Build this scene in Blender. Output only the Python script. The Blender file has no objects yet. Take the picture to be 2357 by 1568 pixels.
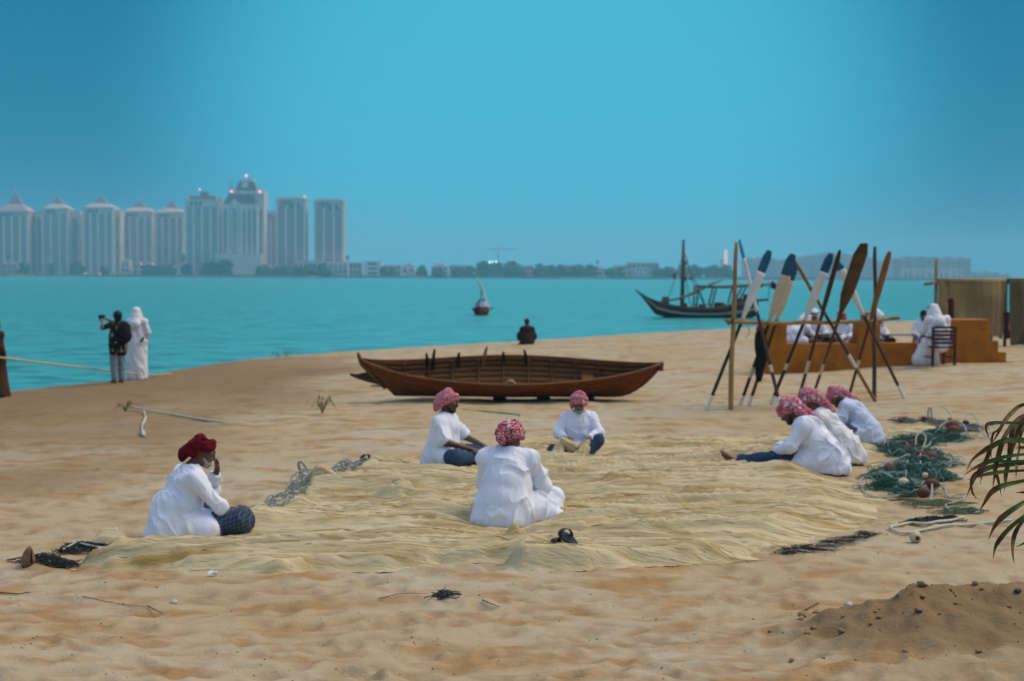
import bpy, math, random
import numpy as np
from mathutils import Vector, Matrix

SC = bpy.context.scene
COL = SC.collection
R = math.radians
rng = np.random.default_rng(7)
random.seed(7)

# ------------------------------------------------------------------ camera
CZ = 2.0
LENS = 50.0
F = LENS / 36.0 * 2357.0
PITCH = math.atan(149.0 / F)
ROLL = R(0.25)
CAMR = (Matrix.Rotation(R(90) - PITCH, 3, 'X') @ Matrix.Rotation(ROLL, 3, 'Z'))
cd = bpy.data.cameras.new('camera')
cam = bpy.data.objects.new('camera', cd)
COL.objects.link(cam)
cam.matrix_world = Matrix.Translation((0, 0, CZ)) @ CAMR.to_4x4()
cd.lens = LENS
cd.sensor_width = 36.0
cd.clip_start = 0.05
cd.clip_end = 20000
cd.dof.use_dof = True
cd.dof.focus_distance = 7.6
cd.dof.aperture_fstop = 2.9
SC.camera = cam

# ------------------------------------------------------------------ light
SUN_EL, SUN_AZ = R(52), R(72)           # azimuth clockwise from straight ahead: high on the right, a little in front
sd = bpy.data.lights.new('sun', 'SUN')
sd.energy = 2.05
sd.angle = R(40)
sd.color = (1.0, 0.83, 0.60)
sun = bpy.data.objects.new('sun', sd)
COL.objects.link(sun)
sdir = Vector((math.sin(SUN_AZ) * math.cos(SUN_EL), math.cos(SUN_AZ) * math.cos(SUN_EL), math.sin(SUN_EL)))
sun.rotation_euler = sdir.to_track_quat('Z', 'Y').to_euler()

W = bpy.data.worlds.new('World')
SC.world = W
W.use_nodes = True
nt = W.node_tree
nt.nodes.clear()
def N(tree, typ, **kw):
    n = tree.nodes.new(typ)
    for k, v in kw.items():
        setattr(n, k, v)
    return n
def L(tree, a, b):
    tree.links.new(a, b)
wo = N(nt, 'ShaderNodeOutputWorld')
bg = N(nt, 'ShaderNodeBackground')
bg.inputs['Strength'].default_value = 0.087
sky = N(nt, 'ShaderNodeTexSky', sky_type='NISHITA', sun_disc=False)
sky.sun_elevation = SUN_EL
sky.sun_rotation = SUN_AZ
sky.air_density = 1.0
sky.dust_density = 1.5
sky.ozone_density = 3.0
tc = N(nt, 'ShaderNodeTexCoord')
sx = N(nt, 'ShaderNodeSeparateXYZ')
L(nt, tc.outputs['Generated'], sx.inputs[0])
# even luminance of the clear sky, tinted: teal towards the horizon, pale lilac overcast overhead
bw = N(nt, 'ShaderNodeRGBToBW')
L(nt, sky.outputs[0], bw.inputs[0])
ramp = N(nt, 'ShaderNodeValToRGB')
ramp.color_ramp.interpolation = 'EASE'
el = ramp.color_ramp.elements
el[0].position = 0.0;  el[0].color = (0.0, 0.205, 0.37, 1)
el[1].position = 1.0;  el[1].color = (0.66, 0.72, 0.88, 1)
e = el.new(0.22); e.color = (0.0, 0.19, 0.345, 1)
e = el.new(0.55); e.color = (0.42, 0.55, 0.80, 1)
L(nt, sx.outputs['Z'], ramp.inputs[0])
# broad twilight glow low over the water, straight ahead
gd = Vector((0.02, math.cos(R(5.5)), math.sin(R(5.5))))
dot = N(nt, 'ShaderNodeVectorMath', operation='DOT_PRODUCT')
L(nt, tc.outputs['Generated'], dot.inputs[0])
dot.inputs[1].default_value = gd
gm = N(nt, 'ShaderNodeMapRange', interpolation_type='SMOOTHERSTEP')
gm.inputs['From Min'].default_value = math.cos(R(18.5))
gm.inputs['From Max'].default_value = 1.0
L(nt, dot.outputs['Value'], gm.inputs['Value'])
glow = N(nt, 'ShaderNodeMix', data_type='RGBA')
L(nt, gm.outputs[0], glow.inputs[0])
L(nt, ramp.outputs[0], glow.inputs[6])
glow.inputs[7].default_value = (0.062, 0.52, 0.755, 1)
# the sky texture supplies a gentle luminance variation
lum = N(nt, 'ShaderNodeMapRange')
lum.inputs['From Min'].default_value = 0.0
lum.inputs['From Max'].default_value = 12.0
lum.inputs['To Min'].default_value = 9.4
lum.inputs['To Max'].default_value = 10.6
L(nt, bw.outputs[0], lum.inputs['Value'])
vs = N(nt, 'ShaderNodeVectorMath', operation='SCALE')
L(nt, glow.outputs[2], vs.inputs[0])
L(nt, lum.outputs[0], vs.inputs['Scale'])
L(nt, vs.outputs[0], bg.inputs['Color'])
L(nt, bg.outputs[0], wo.inputs['Surface'])

SC.view_settings.view_transform = 'Standard'
SC.view_settings.look = 'None'
SC.view_settings.exposure = 0.12
SC.view_settings.gamma = 1.0
SC.view_settings.use_curve_mapping = False
SC.render.engine = 'CYCLES'
SC.cycles.use_denoising = True
SC.cycles.denoiser = 'OPENIMAGEDENOISE'
SC.cycles.max_bounces = 6
SC.cycles.volume_bounces = 1
SC.cycles.transparent_max_bounces = 16

# ------------------------------------------------------------------ numeric helpers
def _hash(ix, iy, iz, s):
    h = (ix * 374761393 + iy * 668265263 + iz * 1440662683 + s * 974634577) & 0xFFFFFFFF
    h = ((h ^ (h >> 13)) * 1274126177) & 0xFFFFFFFF
    h = h ^ (h >> 16)
    return (h & 0xFFFF).astype(np.float64) / 65535.0
def vnoise(x, y, z=0.0, s=0):
    """smooth value noise in -1..1 on arrays"""
    x, y, z = np.broadcast_arrays(np.asarray(x, float), np.asarray(y, float), np.asarray(z, float))
    fx, fy, fz = np.floor(x), np.floor(y), np.floor(z)
    ix, iy, iz = fx.astype(np.int64), fy.astype(np.int64), fz.astype(np.int64)
    tx, ty, tz = x - fx, y - fy, z - fz
    tx, ty, tz = [t * t * t * (t * (t * 6 - 15) + 10) for t in (tx, ty, tz)]
    out = 0
    for a in (0, 1):
        wx = tx if a else 1 - tx
        for b in (0, 1):
            wy = ty if b else 1 - ty
            for c in (0, 1):
                wz = tz if c else 1 - tz
                out = out + wx * wy * wz * _hash(ix + a, iy + b, iz + c, s)
    return out * 2 - 1
def fbm(x, y, z=0.0, s=0, o=3):
    t, a, f = 0, 1.0, 1.0
    for i in range(o):
        t = t + a * vnoise(np.asarray(x) * f, np.asarray(y) * f, np.asarray(z) * f, s + i * 17)
        a *= 0.5; f *= 2.03
    return t
def sstep(a, b, x):
    t = np.clip((np.asarray(x, float) - a) / (b - a), 0, 1)
    return t * t * (3 - 2 * t)
def catmull(P, n=8):
    P = [np.array(p, float) for p in P]
    Q = [2 * P[0] - P[1]] + P + [2 * P[-1] - P[-2]]
    out = []
    for i in range(1, len(Q) - 2):
        p0, p1, p2, p3 = Q[i - 1:i + 3]
        for t in np.linspace(0, 1, n, endpoint=False):
            out.append(0.5 * ((2 * p1) + (-p0 + p2) * t + (2 * p0 - 5 * p1 + 4 * p2 - p3) * t * t + (-p0 + 3 * p1 - 3 * p2 + p3) * t ** 3))
    out.append(P[-1])
    return np.array(out)

# ------------------------------------------------------------------ the lie of the land
WATER_Z = -1.05
CREST = catmull([(-19, -25), (-17, 6), (-13.8, 22), (-11.2, 31.2), (-9.4, 36.2), (-9.0, 39.6), (-7.9, 44.5), (-5, 49.7),
                 (0.4, 57.1), (10.95, 71.5), (24, 81), (50, 94), (120, 120), (300, 170)], 6)
def crest_dist(x, y):
    x = np.asarray(x, float).ravel(); y = np.asarray(y, float).ravel()
    best = np.full(x.shape, 1e9); sg = np.ones(x.shape)
    A, B = CREST[:-1], CREST[1:]
    for a, b in zip(A, B):
        d = b - a
        t = np.clip(((x - a[0]) * d[0] + (y - a[1]) * d[1]) / (d @ d), 0, 1)
        qx, qy = x - a[0] - t * d[0], y - a[1] - t * d[1]
        dd = np.hypot(qx, qy)
        m = dd < best
        best[m] = dd[m]
        sg[m] = np.where((d[1] * qx - d[0] * qy)[m] >= 0, 1, -1)
    return best * sg
MOUND = (2.45, 8.35)
def gz(x, y):
    """smooth ground height, no small relief"""
    sh = np.broadcast(np.asarray(x), np.asarray(y)).shape
    x = np.broadcast_to(np.asarray(x, float), sh).ravel(); y = np.broadcast_to(np.asarray(y, float), sh).ravel()
    s = crest_dist(x, y)
    si = np.maximum(s, 0); so = np.minimum(s, 0)
    z = -0.22 - 0.40 * np.exp(-si / 6.0) + np.maximum(0.17 * so, -2.2)
    z += 0.26 * sstep(10.0, 5.5, y)
    z += 0.24 * sstep(5.2, 11.5, x) * sstep(20, 31, y) * sstep(0.5, 8, s)
    z += 0.05 * vnoise(x * 0.21 + 3, y * 0.16, 0, 5) * sstep(0.5, 6, s)
    return z.reshape(sh)
def ray(u, v):
    d = CAMR @ Vector(((u - 1178.5) / F, (784.0 - v) / F, -1.0))
    return np.array(d)
def at(u, v, D):
    d = ray(u, v)
    return np.array((0, 0, CZ)) + d * (D / d[1])
_ts = np.concatenate([np.linspace(3, 20, 500), np.linspace(20, 140, 1500)])
def gnd(u, v):
    d = ray(u, v)
    P = np.array((0, 0, CZ))[None] + _ts[:, None] * (d / d[1])[None]
    k = P[:, 2] - gz(P[:, 0], P[:, 1])
    i = np.nonzero(k < 0)[0]
    i = i[0] if len(i) else len(_ts) - 1
    i = max(i, 1)
    t = k[i - 1] / (k[i - 1] - k[i]) if k[i - 1] != k[i] else 0
    return P[i - 1] + (P[i] - P[i - 1]) * t
def G(x, y):
    return float(gz(np.array([x]), np.array([y]))[0])

# ------------------------------------------------------------------ objects
def thing(name, label, cat, loc=(0, 0, 0), yaw=0.0, group=None):
    o = bpy.data.objects.new(name, None)
    COL.objects.link(o)
    o.empty_display_size = 0.1
    o.location = tuple(float(c) for c in loc); o.rotation_euler = (0, 0, yaw)
    o['label'] = label; o['category'] = cat
    if group: o['group'] = group
    return o
def tag(o, label, cat, group=None, kind=None):
    if label: o['label'] = label
    if cat: o['category'] = cat
    if group: o['group'] = group
    if kind: o['kind'] = kind
    return o
def mesh_obj(name, V, Fc, mat, parent=None, smooth=True, world=False, mats=None, mi=None):
    V = np.asarray(V, float)
    if world and parent is not None:
        lo = np.array(parent.location); c, s = math.cos(-parent.rotation_euler[2]), math.sin(-parent.rotation_euler[2])
        q = V - lo
        V = np.stack([q[:, 0] * c - q[:, 1] * s, q[:, 0] * s + q[:, 1] * c, q[:, 2]], 1)
    me = bpy.data.meshes.new(name)
    if isinstance(Fc, np.ndarray) and Fc.ndim == 2:
        n, k = Fc.shape
        me.vertices.add(len(V)); me.vertices.foreach_set('co', V.astype(np.float32).ravel())
        me.loops.add(n * k); me.loops.foreach_set('vertex_index', Fc.astype(np.int32).ravel())
        me.polygons.add(n)
        me.polygons.foreach_set('loop_start', np.arange(0, n * k, k, dtype=np.int32))
        me.polygons.foreach_set('loop_total', np.full(n, k, np.int32))
        me.update(calc_edges=True)
        me.validate()
    else:
        me.from_pydata([tuple(map(float, p)) for p in V], [], [tuple(int(i) for i in f) for f in Fc])
        me.update()
    for m in (mats or [mat]):
        me.materials.append(m)
    if mi is not None:
        me.polygons.foreach_set('material_index', np.asarray(mi, np.int32))
    if smooth:
        me.polygons.foreach_set('use_smooth', np.ones(len(me.polygons), bool))
    o = bpy.data.objects.new(name, me)
    COL.objects.link(o)
    if parent is not None: o.parent = parent
    return o
class MB:
    def __init__(self):
        self.V, self.F = [], []
    def add(self, V, Fc):
        b = len(self.V)
        self.V += [tuple(map(float, p)) for p in V]
        self.F += [tuple(int(i) + b for i in f) for f in Fc]
        return self
    def box(self, c, s, rz=0.0, taper=1.0):
        hx, hy, hz = s[0] / 2, s[1] / 2, s[2] / 2
        V = []
        for z, k in ((-hz, 1.0), (hz, taper)):
            for x, y in ((-hx, -hy), (hx, -hy), (hx, hy), (-hx, hy)):
                x2, y2 = x * k, y * k
                V.append((c[0] + x2 * math.cos(rz) - y2 * math.sin(rz), c[1] + x2 * math.sin(rz) + y2 * math.cos(rz), c[2] + z))
        return self.add(V, [(3, 2, 1, 0), (4, 5, 6, 7), (0, 1, 5, 4), (1, 2, 6, 5), (2, 3, 7, 6), (3, 0, 4, 7)])
    def loft(self, rings, cap=True):
        n = len(rings[0]); V = [p for r in rings for p in r]; Fc = []
        for i in range(len(rings) - 1):
            for j in range(n):
                a, b = i * n + j, i * n + (j + 1) % n
                Fc.append((a, b, b + n, a + n))
        if cap:
            Fc.append(tuple(range(n - 1, -1, -1))); Fc.append(tuple(range((len(rings) - 1) * n, len(rings) * n)))
        return self.add(V, Fc)
    def tube(self, pts, r, n=6, flat=1.0, cap=True):
        P = np.array(pts, float); m = len(P)
        rr = np.full(m, r, float) if np.isscalar(r) else np.asarray(r, float)
        T = np.gradient(P, axis=0); T /= (np.linalg.norm(T, axis=1, keepdims=True) + 1e-12)
        up = np.array((0, 0, 1.0)) if abs(T[0][2]) < 0.9 else np.array((1.0, 0, 0))
        u = np.cross(T[0], up); u /= np.linalg.norm(u)
        rings = []
        for i in range(m):
            u = u - T[i] * (u @ T[i]); u /= (np.linalg.norm(u) + 1e-12)
            w = np.cross(u, T[i])
            a = np.arange(n) * 2 * math.pi / n
            rings.append(P[i] + rr[i] * (np.cos(a)[:, None] * u + flat * np.sin(a)[:, None] * w))
        return self.loft(rings, cap)
    def lathe(self, prof, c=(0, 0, 0), n=16, axis=None):
        rings = []
        for rad, z in prof:
            a = np.arange(n) * 2 * math.pi / n
            q = np.stack([rad * np.cos(a), rad * np.sin(a), np.full(n, z)], 1)
            if axis is not None: q = q @ np.array(axis).T
            rings.append(q + np.array(c))
        return self.loft(rings, True)
    def blob(self, c, r, seed=0, amp=0.15, n=8, m=6, rz=0.0):
        V, Fc = [], []
        for i in range(m + 1):
            ph = math.pi * i / m
            for j in range(n):
                th = 2 * math.pi * j / n
                V.append((math.sin(ph) * math.cos(th), math.sin(ph) * math.sin(th), math.cos(ph)))
        V = np.array(V)
        k = 1 + amp * vnoise(V[:, 0] * 1.7 + seed * 3.1, V[:, 1] * 1.7, V[:, 2] * 1.7, seed)
        V = V * k[:, None] * np.array(r)
        if rz:
            V = np.stack([V[:, 0] * math.cos(rz) - V[:, 1] * math.sin(rz), V[:, 0] * math.sin(rz) + V[:, 1] * math.cos(rz), V[:, 2]], 1)
        V = V + np.array(c)
        for i in range(m):
            for j in range(n):
                a, b = i * n + j, i * n + (j + 1) % n
                Fc.append((a, a + n, b + n, b))
        return self.add(V, Fc)
    def build(self, name, mat, parent=None, smooth=False, world=False):
        return mesh_obj(name, self.V, self.F, mat, parent, smooth, world)
def copy_tree(o, parent=None):
    c = o.copy(); COL.objects.link(c)
    if parent is not None: c.parent = parent
    for ch in list(o.children): copy_tree(ch, c)
    return c

# ------------------------------------------------------------------ materials
def M(name, c1, c2=None, scale=4.0, rough=0.7, bump=0.0, bscale=40.0, stretch=(1, 1, 1), spec=0.3, metal=0.0, detail=4.0, lo=0.35, hi=0.65, trans=0.0, emit=None, estr=0.0, bdist=0.01):
    m = bpy.data.materials.new(name); m.use_nodes = True
    t = m.node_tree; b = t.nodes['Principled BSDF']
    b.inputs['Roughness'].default_value = rough
    b.inputs['Specular IOR Level'].default_value = spec
    b.inputs['Metallic'].default_value = metal
    b.inputs['Base Color'].default_value = (*c1, 1)
    if c2 is not None or bump:
        co = N(t, 'ShaderNodeTexCoord'); mp = N(t, 'ShaderNodeMapping')
        mp.inputs['Scale'].default_value = stretch
        L(t, co.outputs['Object'], mp.inputs[0])
    if c2 is not None:
        n = N(t, 'ShaderNodeTexNoise'); n.inputs['Scale'].default_value = scale; n.inputs['Detail'].default_value = detail
        L(t, mp.outputs[0], n.inputs['Vector'])
        mr = N(t, 'ShaderNodeMapRange'); mr.inputs['From Min'].default_value = lo; mr.inputs['From Max'].default_value = hi
        L(t, n.outputs[0], mr.inputs['Value'])
        mx = N(t, 'ShaderNodeMix', data_type='RGBA')
        mx.inputs[6].default_value = (*c1, 1); mx.inputs[7].default_value = (*c2, 1)
        L(t, mr.outputs[0], mx.inputs[0]); L(t, mx.outputs[2], b.inputs['Base Color'])
    if bump:
        n2 = N(t, 'ShaderNodeTexNoise'); n2.inputs['Scale'].default_value = bscale; n2.inputs['Detail'].default_value = 4
        L(t, mp.outputs[0], n2.inputs['Vector'])
        bp = N(t, 'ShaderNodeBump'); bp.inputs['Strength'].default_value = bump; bp.inputs['Distance'].default_value = bdist
        L(t, n2.outputs[0], bp.inputs['Height']); L(t, bp.outputs[0], b.inputs['Normal'])
    if trans:
        b.inputs['Subsurface Weight'].default_value = trans
        b.inputs['Subsurface Radius'].default_value = (0.02, 0.02, 0.02)
    if emit:
        b.inputs['Emission Color'].default_value = (*emit, 1); b.inputs['Emission Strength'].default_value = estr
    return m
# ================================================================== SETTING
# ---- beach
def sand_material():
    m = bpy.data.materials.new('sand'); m.use_nodes = True
    t = m.node_tree; b = t.nodes['Principled BSDF']
    b.inputs['Roughness'].default_value = 0.95; b.inputs['Specular IOR Level'].default_value = 0.1
    co = N(t, 'ShaderNodeTexCoord')
    def noise(scale, detail, lo, hi, st=(1, 1, 1), rough=0.55):
        mp = N(t, 'ShaderNodeMapping'); mp.inputs['Scale'].default_value = st
        L(t, co.outputs['Object'], mp.inputs[0])
        n = N(t, 'ShaderNodeTexNoise'); n.inputs['Scale'].default_value = scale; n.inputs['Detail'].default_value = detail
        n.inputs['Roughness'].default_value = rough
        L(t, mp.outputs[0], n.inputs['Vector'])
        r = N(t, 'ShaderNodeMapRange'); r.inputs['From Min'].default_value = lo; r.inputs['From Max'].default_value = hi
        L(t, n.outputs[0], r.inputs['Value'])
        return r.outputs[0]
    def mix(f, a, c, mode='MIX'):
        x = N(t, 'ShaderNodeMix', data_type='RGBA', blend_type=mode)
        if isinstance(f, float): x.inputs[0].default_value = f
        else: L(t, f, x.inputs[0])
        for i, s in ((6, a), (7, c)):
            if isinstance(s, tuple): x.inputs[i].default_value = (*s, 1)
            else: L(t, s, x.inputs[i])
        return x.outputs[2]
    base = mix(noise(0.35, 3, 0.38, 0.62), (0.465, 0.355, 0.205), (0.49, 0.42, 0.30))
    base = mix(noise(2.1, 4, 0.50, 0.66, (0.8, 1.3, 1)), base, (0.385, 0.235, 0.10))
    # shading of the footprint dips, painted as browner sand colour
    v = N(t, 'ShaderNodeAttribute'); v.attribute_name = 'dip_shade'
    f1 = N(t, 'ShaderNodeMath', operation='MULTIPLY'); f1.inputs[1].default_value = 0.75
    L(t, v.outputs['Fac'], f1.inputs[0])
    base = mix(f1.outputs[0], base, (0.29, 0.165, 0.072))
    w = N(t, 'ShaderNodeAttribute'); w.attribute_name = 'wet'
    base = mix(w.outputs['Fac'], base, (0.205, 0.130, 0.062))
    grain = noise(160, 2, 0.3, 0.7)
    base = mix(grain, base, mix(0.22, base, (0.24, 0.16, 0.10)))
    speck = noise(38, 1, 0.74, 0.80)
    base = mix(speck, base, (0.16, 0.11, 0.08))
    L(t, base, b.inputs['Base Color'])
    bp = N(t, 'ShaderNodeBump'); bp.inputs['Strength'].default_value = 0.35; bp.inputs['Distance'].default_value = 0.01
    L(t, noise(55, 5, 0.2, 0.8), bp.inputs['Height'])
    bp2 = N(t, 'ShaderNodeBump'); bp2.inputs['Strength'].default_value = 0.32; bp2.inputs['Distance'].default_value = 0.05
    L(t, noise(7.0, 4, 0.2, 0.8, (1, 1.2, 1)), bp2.inputs['Height']); L(t, bp.outputs[0], bp2.inputs['Normal'])
    L(t, bp2.outputs[0], b.inputs['Normal'])
    return m
SAND = sand_material()

def mound_h(x, y):
    """heap of dug, clumpy sand at the lower right"""
    dx, dy = x - MOUND[0], y - MOUND[1]
    ridge = np.exp(-((dy - 0.10 * dx) / 0.55) ** 2) * sstep(-1.15, 0.15, dx) * 0.27
    ridge *= 1 + 0.30 * vnoise(x * 0.9 + .4 * y, y * 1.6, 0, 91)
    cl = np.exp(-((dy - 0.10 * dx - 0.08) / 0.50) ** 2) * sstep(-0.9, 0.0, dx)
    clump = (np.maximum(fbm(x * 4.3 + y * 2.1, y * 6.1 - x * 1.7, 0, 92, 4), 0) * 0.06 + np.maximum(vnoise(x * 13, y * 15, 0, 95), 0.1) * .03) * cl
    low = 0.05 * np.exp(-((dy + 1.1 + 0.15 * np.sin(dx * 2.2)) / 0.22) ** 2) * sstep(-1.2, 0.2, dx)
    return ridge + clump + low

nr, na = 760, 560
rad = np.concatenate([np.exp(np.linspace(math.log(3.2), math.log(90), nr - 60)), np.exp(np.linspace(math.log(91), math.log(420), 60))])
ang = np.concatenate([np.linspace(-80, -24, 40, endpoint=False), np.linspace(-24, 24, na - 80), np.linspace(24.8, 80, 40)])
RR, AA = np.meshgrid(rad, np.radians(ang), indexing='ij')
gx, gy = RR * np.sin(AA), RR * np.cos(AA) - 2.0
zz = gz(gx, gy)
cdm = crest_dist(gx, gy).reshape(gx.shape)
land = sstep(-1.5, 1.5, cdm)
near = sstep(60, 25, RR)
warp = 0.35 * vnoise(gx * 0.5, gy * 0.5, 0, 3)
zz += land * (0.024 * fbm(gx * 0.8 + warp, gy * 1.15, 0, 11, 3) + 0.011 * near * fbm(gx * 3.1, gy * 3.9, 0, 12, 3))
rip = 1 - np.abs(vnoise(gx * 0.75 + 0.5 * gy + warp, gy * 2.0, 0, 14))
zz += land * near * 0.014 * rip ** 3
zz += mound_h(gx, gy)
dist = np.zeros_like(zz)
flatx, flaty = gx.ravel(), gy.ravel()
zf, df = zz.ravel(), dist.ravel()
rr_f = RR.ravel()
logr = np.log(rad)
nfoot = 0
for k in range(5200):
    y0 = math.exp(rng.uniform(math.log(5.0), math.log(62)))
    x0 = rng.uniform(-0.42, 0.42) * (y0 + 2)
    r0 = math.hypot(x0, y0 + 2)
    i0, i1 = np.searchsorted(logr, math.log(r0 - 0.35)), np.searchsorted(logr, math.log(r0 + 0.35))
    a0 = math.degrees(math.atan2(x0, y0 + 2)); da = math.degrees(0.4 / r0)
    j0, j1 = np.searchsorted(ang, a0 - da), np.searchsorted(ang, a0 + da)
    if i1 - i0 < 1 or j1 - j0 < 1: continue
    px, py = gx[i0:i1, j0:j1] - x0, gy[i0:i1, j0:j1] - y0
    th = rng.uniform(0, math.pi)
    c, s = math.cos(th), math.sin(th)
    A_, B_ = rng.uniform(0.09, 0.17), rng.uniform(0.05, 0.08)
    q = ((px * c + py * s) / A_) ** 2 + ((-px * s + py * c) / B_) ** 2
    dep = rng.uniform(0.004, 0.017)
    zz[i0:i1, j0:j1] += dep * (-np.exp(-q) + 0.55 * np.exp(-((np.sqrt(q) - 1.55) / 0.45) ** 2))
    dist[i0:i1, j0:j1] = np.maximum(dist[i0:i1, j0:j1], rng.uniform(0.1, 1.0) * np.exp(-q * 0.9))  # mask for the painted shade, strongest in the middle of each dip
idx = np.arange(nr * len(ang)).reshape(nr, len(ang))
quads = np.stack([idx[:-1, :-1], idx[:-1, 1:], idx[1:, 1:], idx[1:, :-1]], -1).reshape(-1, 4)[:, ::-1]
beach = mesh_obj('beach', np.stack([gx.ravel(), gy.ravel(), zz.ravel()], 1), quads, SAND)
tag(beach, 'pale trampled sand sloping down to the turquoise water', None, kind='structure')
at_ = beach.data.attributes.new('dip_shade', 'FLOAT', 'POINT'); at_.data.foreach_set('value', dist.ravel().astype(np.float32))
wet = sstep(15.0, 4.0, cdm + 3.0 * fbm(gx * 0.28, gy * 0.22, 0, 33, 3) + sstep(34, 50, gy) * 12.0 + sstep(16, 11, gy) * 12 + np.maximum(gx + 5.0, 0) * 3) * 0.85
wet = np.maximum(wet, sstep(0.015, 0.10, mound_h(gx, gy)) * 0.85)
at_ = beach.data.attributes.new('wet', 'FLOAT', 'POINT'); at_.data.foreach_set('value', wet.ravel().astype(np.float32))
def Z(x, y):
    """height of the beach mesh as built (bilinear)"""
    r = math.hypot(x, y + 2); a = math.degrees(math.atan2(x, y + 2))
    i = int(np.clip(np.searchsorted(rad, r) - 1, 0, nr - 2)); j = int(np.clip(np.searchsorted(ang, a) - 1, 0, len(ang) - 2))
    tr = (r - rad[i]) / (rad[i + 1] - rad[i]); ta = (a - ang[j]) / (ang[j + 1] - ang[j])
    return float(zz[i, j] * (1 - tr) * (1 - ta) + zz[i + 1, j] * tr * (1 - ta) + zz[i, j + 1] * (1 - tr) * ta + zz[i + 1, j + 1] * tr * ta)
def gp(u, v, dz=0.0):
    p = gnd(u, v); return np.array((p[0], p[1], Z(p[0], p[1]) + dz))

# ---- water
def water_material():
    m = bpy.data.materials.new('sea_water'); m.use_nodes = True
    t = m.node_tree; b = t.nodes['Principled BSDF']
    b.inputs['Roughness'].default_value = 0.30; b.inputs['IOR'].default_value = 1.33
    co = N(t, 'ShaderNodeTexCoord')
    hs = []
    for sc, st, d in ((0.16, (0.55, 1, 1), 4), (1.25, (0.55, 1, 1), 3)):
        mp = N(t, 'ShaderNodeMapping'); mp.inputs['Scale'].default_value = st; mp.inputs['Rotation'].default_value = (0, 0, 0.2)
        L(t, co.outputs['Object'], mp.inputs[0])
        n = N(t, 'ShaderNodeTexNoise'); n.inputs['Scale'].default_value = sc; n.inputs['Detail'].default_value = d
        L(t, mp.outputs[0], n.inputs['Vector']); hs.append(n.outputs[0])
    mr = N(t, 'ShaderNodeMapRange'); mr.inputs['From Min'].default_value = 0.46; mr.inputs['From Max'].default_value = 0.66
    L(t, hs[1], mr.inputs['Value'])
    mx = N(t, 'ShaderNodeMix', data_type='RGBA')
    mx.inputs[6].default_value = (0.040, 0.36, 0.36, 1); mx.inputs[7].default_value = (0.005, 0.15, 0.155, 1)
    L(t, mr.outputs[0], mx.inputs[0]); L(t, mx.outputs[2], b.inputs['Base Color'])
    prev = None
    for h, dd in ((hs[0], 0.5), (hs[1], 0.22)):
        bp = N(t, 'ShaderNodeBump'); bp.inputs['Strength'].default_value = 0.5; bp.inputs['Distance'].default_value = dd
        L(t, h, bp.inputs['Height'])
        if prev is not None: L(t, prev, bp.inputs['Normal'])
        prev = bp.outputs[0]
    L(t, prev, b.inputs['Normal'])
    return m
mb = MB()
mb.add([(-4200, -200, WATER_Z), (4200, -200, WATER_Z), (4200, 4600, WATER_Z), (-4200, 4600, WATER_Z)], [(0, 1, 2, 3)])
wat = mb.build('sea_water', water_material())
tag(wat, 'calm turquoise bay with small wind ripples', None, kind='structure')

# ---- far shore (a low strip of made ground with a quay wall)
FD = 1500.0                                   # metres to the far waterfront
def fx(u, D=FD): return float(at(u, 640, D)[0])
def fz(u, v, D=FD): return float(at(u, v, D)[2])
SHORE = M('quay_stone', (0.20, 0.18, 0.15), (0.28, 0.25, 0.21), 0.2)
mb = MB()
edge = []
for u in np.linspace(-500, 2900, 60):
    D = FD + 40 * float(vnoise(u * 0.01, 0.3, 0, 8))
    edge.append((fx(u, D), D))
V = []; Fc = []
for i, (x, y) in enumerate(edge):
    V += [(x, y, -2.0), (x, y, 1.6), (x * 2.2, 3900, 2.2)]
    if i:
        a, b = (i - 1) * 3, i * 3
        Fc += [(a, b, b + 1, a + 1), (a + 1, b + 1, b + 2, a + 2)]
mb.add(V, Fc)
fs = mb.build('far_shore', SHORE)
tag(fs, 'low far shoreline with a stone quay beneath the skyline', None, kind='structure')

# ---- skyline materials
def wallmat(name, c, c2=None): return M(name, c, c2 or tuple(k * 0.86 for k in c), 0.08, 0.85, detail=5)
WALLS = [wallmat('beige_render', (0.72, 0.51, 0.47)), wallmat('rose_render', (0.58, 0.36, 0.37)), wallmat('pale_render', (0.78, 0.61, 0.57)),
         wallmat('grey_render', (0.58, 0.46, 0.46)), wallmat('white_render', (0.78, 0.75, 0.74))]
ROOFM = M('slate_mauve_roof', (0.17, 0.075, 0.10), (0.21, 0.10, 0.13), 0.1)
ROSE_ROOF = M('rose_roof', (0.24, 0.17, 0.19), (0.29, 0.21, 0.23), 0.1)
GLASS = M('window_glass', (0.035, 0.05, 0.065), (0.06, 0.08, 0.10), 0.05, 0.2)
STRIP = M('glazed_bay', (0.26, 0.20, 0.23), (0.33, 0.26, 0.28), 0.3, 0.3)
TRIM = M('light_trim', (0.84, 0.66, 0.61), (0.78, 0.60, 0.56), 0.3)
RED_LAMP = M('red_beacon', (0.5, 0.05, 0.04), emit=(1.0, 0.22, 0.20), estr=4.0)
WARM_LAMP = M('warm_lamp', (0.6, 0.4, 0.2), emit=(1.0, 0.62, 0.25), estr=2.5)
WHITE_LAMP = M('white_lamp', (0.7, 0.7, 0.7), emit=(0.8, 1.0, 1.0), estr=4.0)
PXM = FD / F                                   # metres per display pixel at the waterfront

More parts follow.
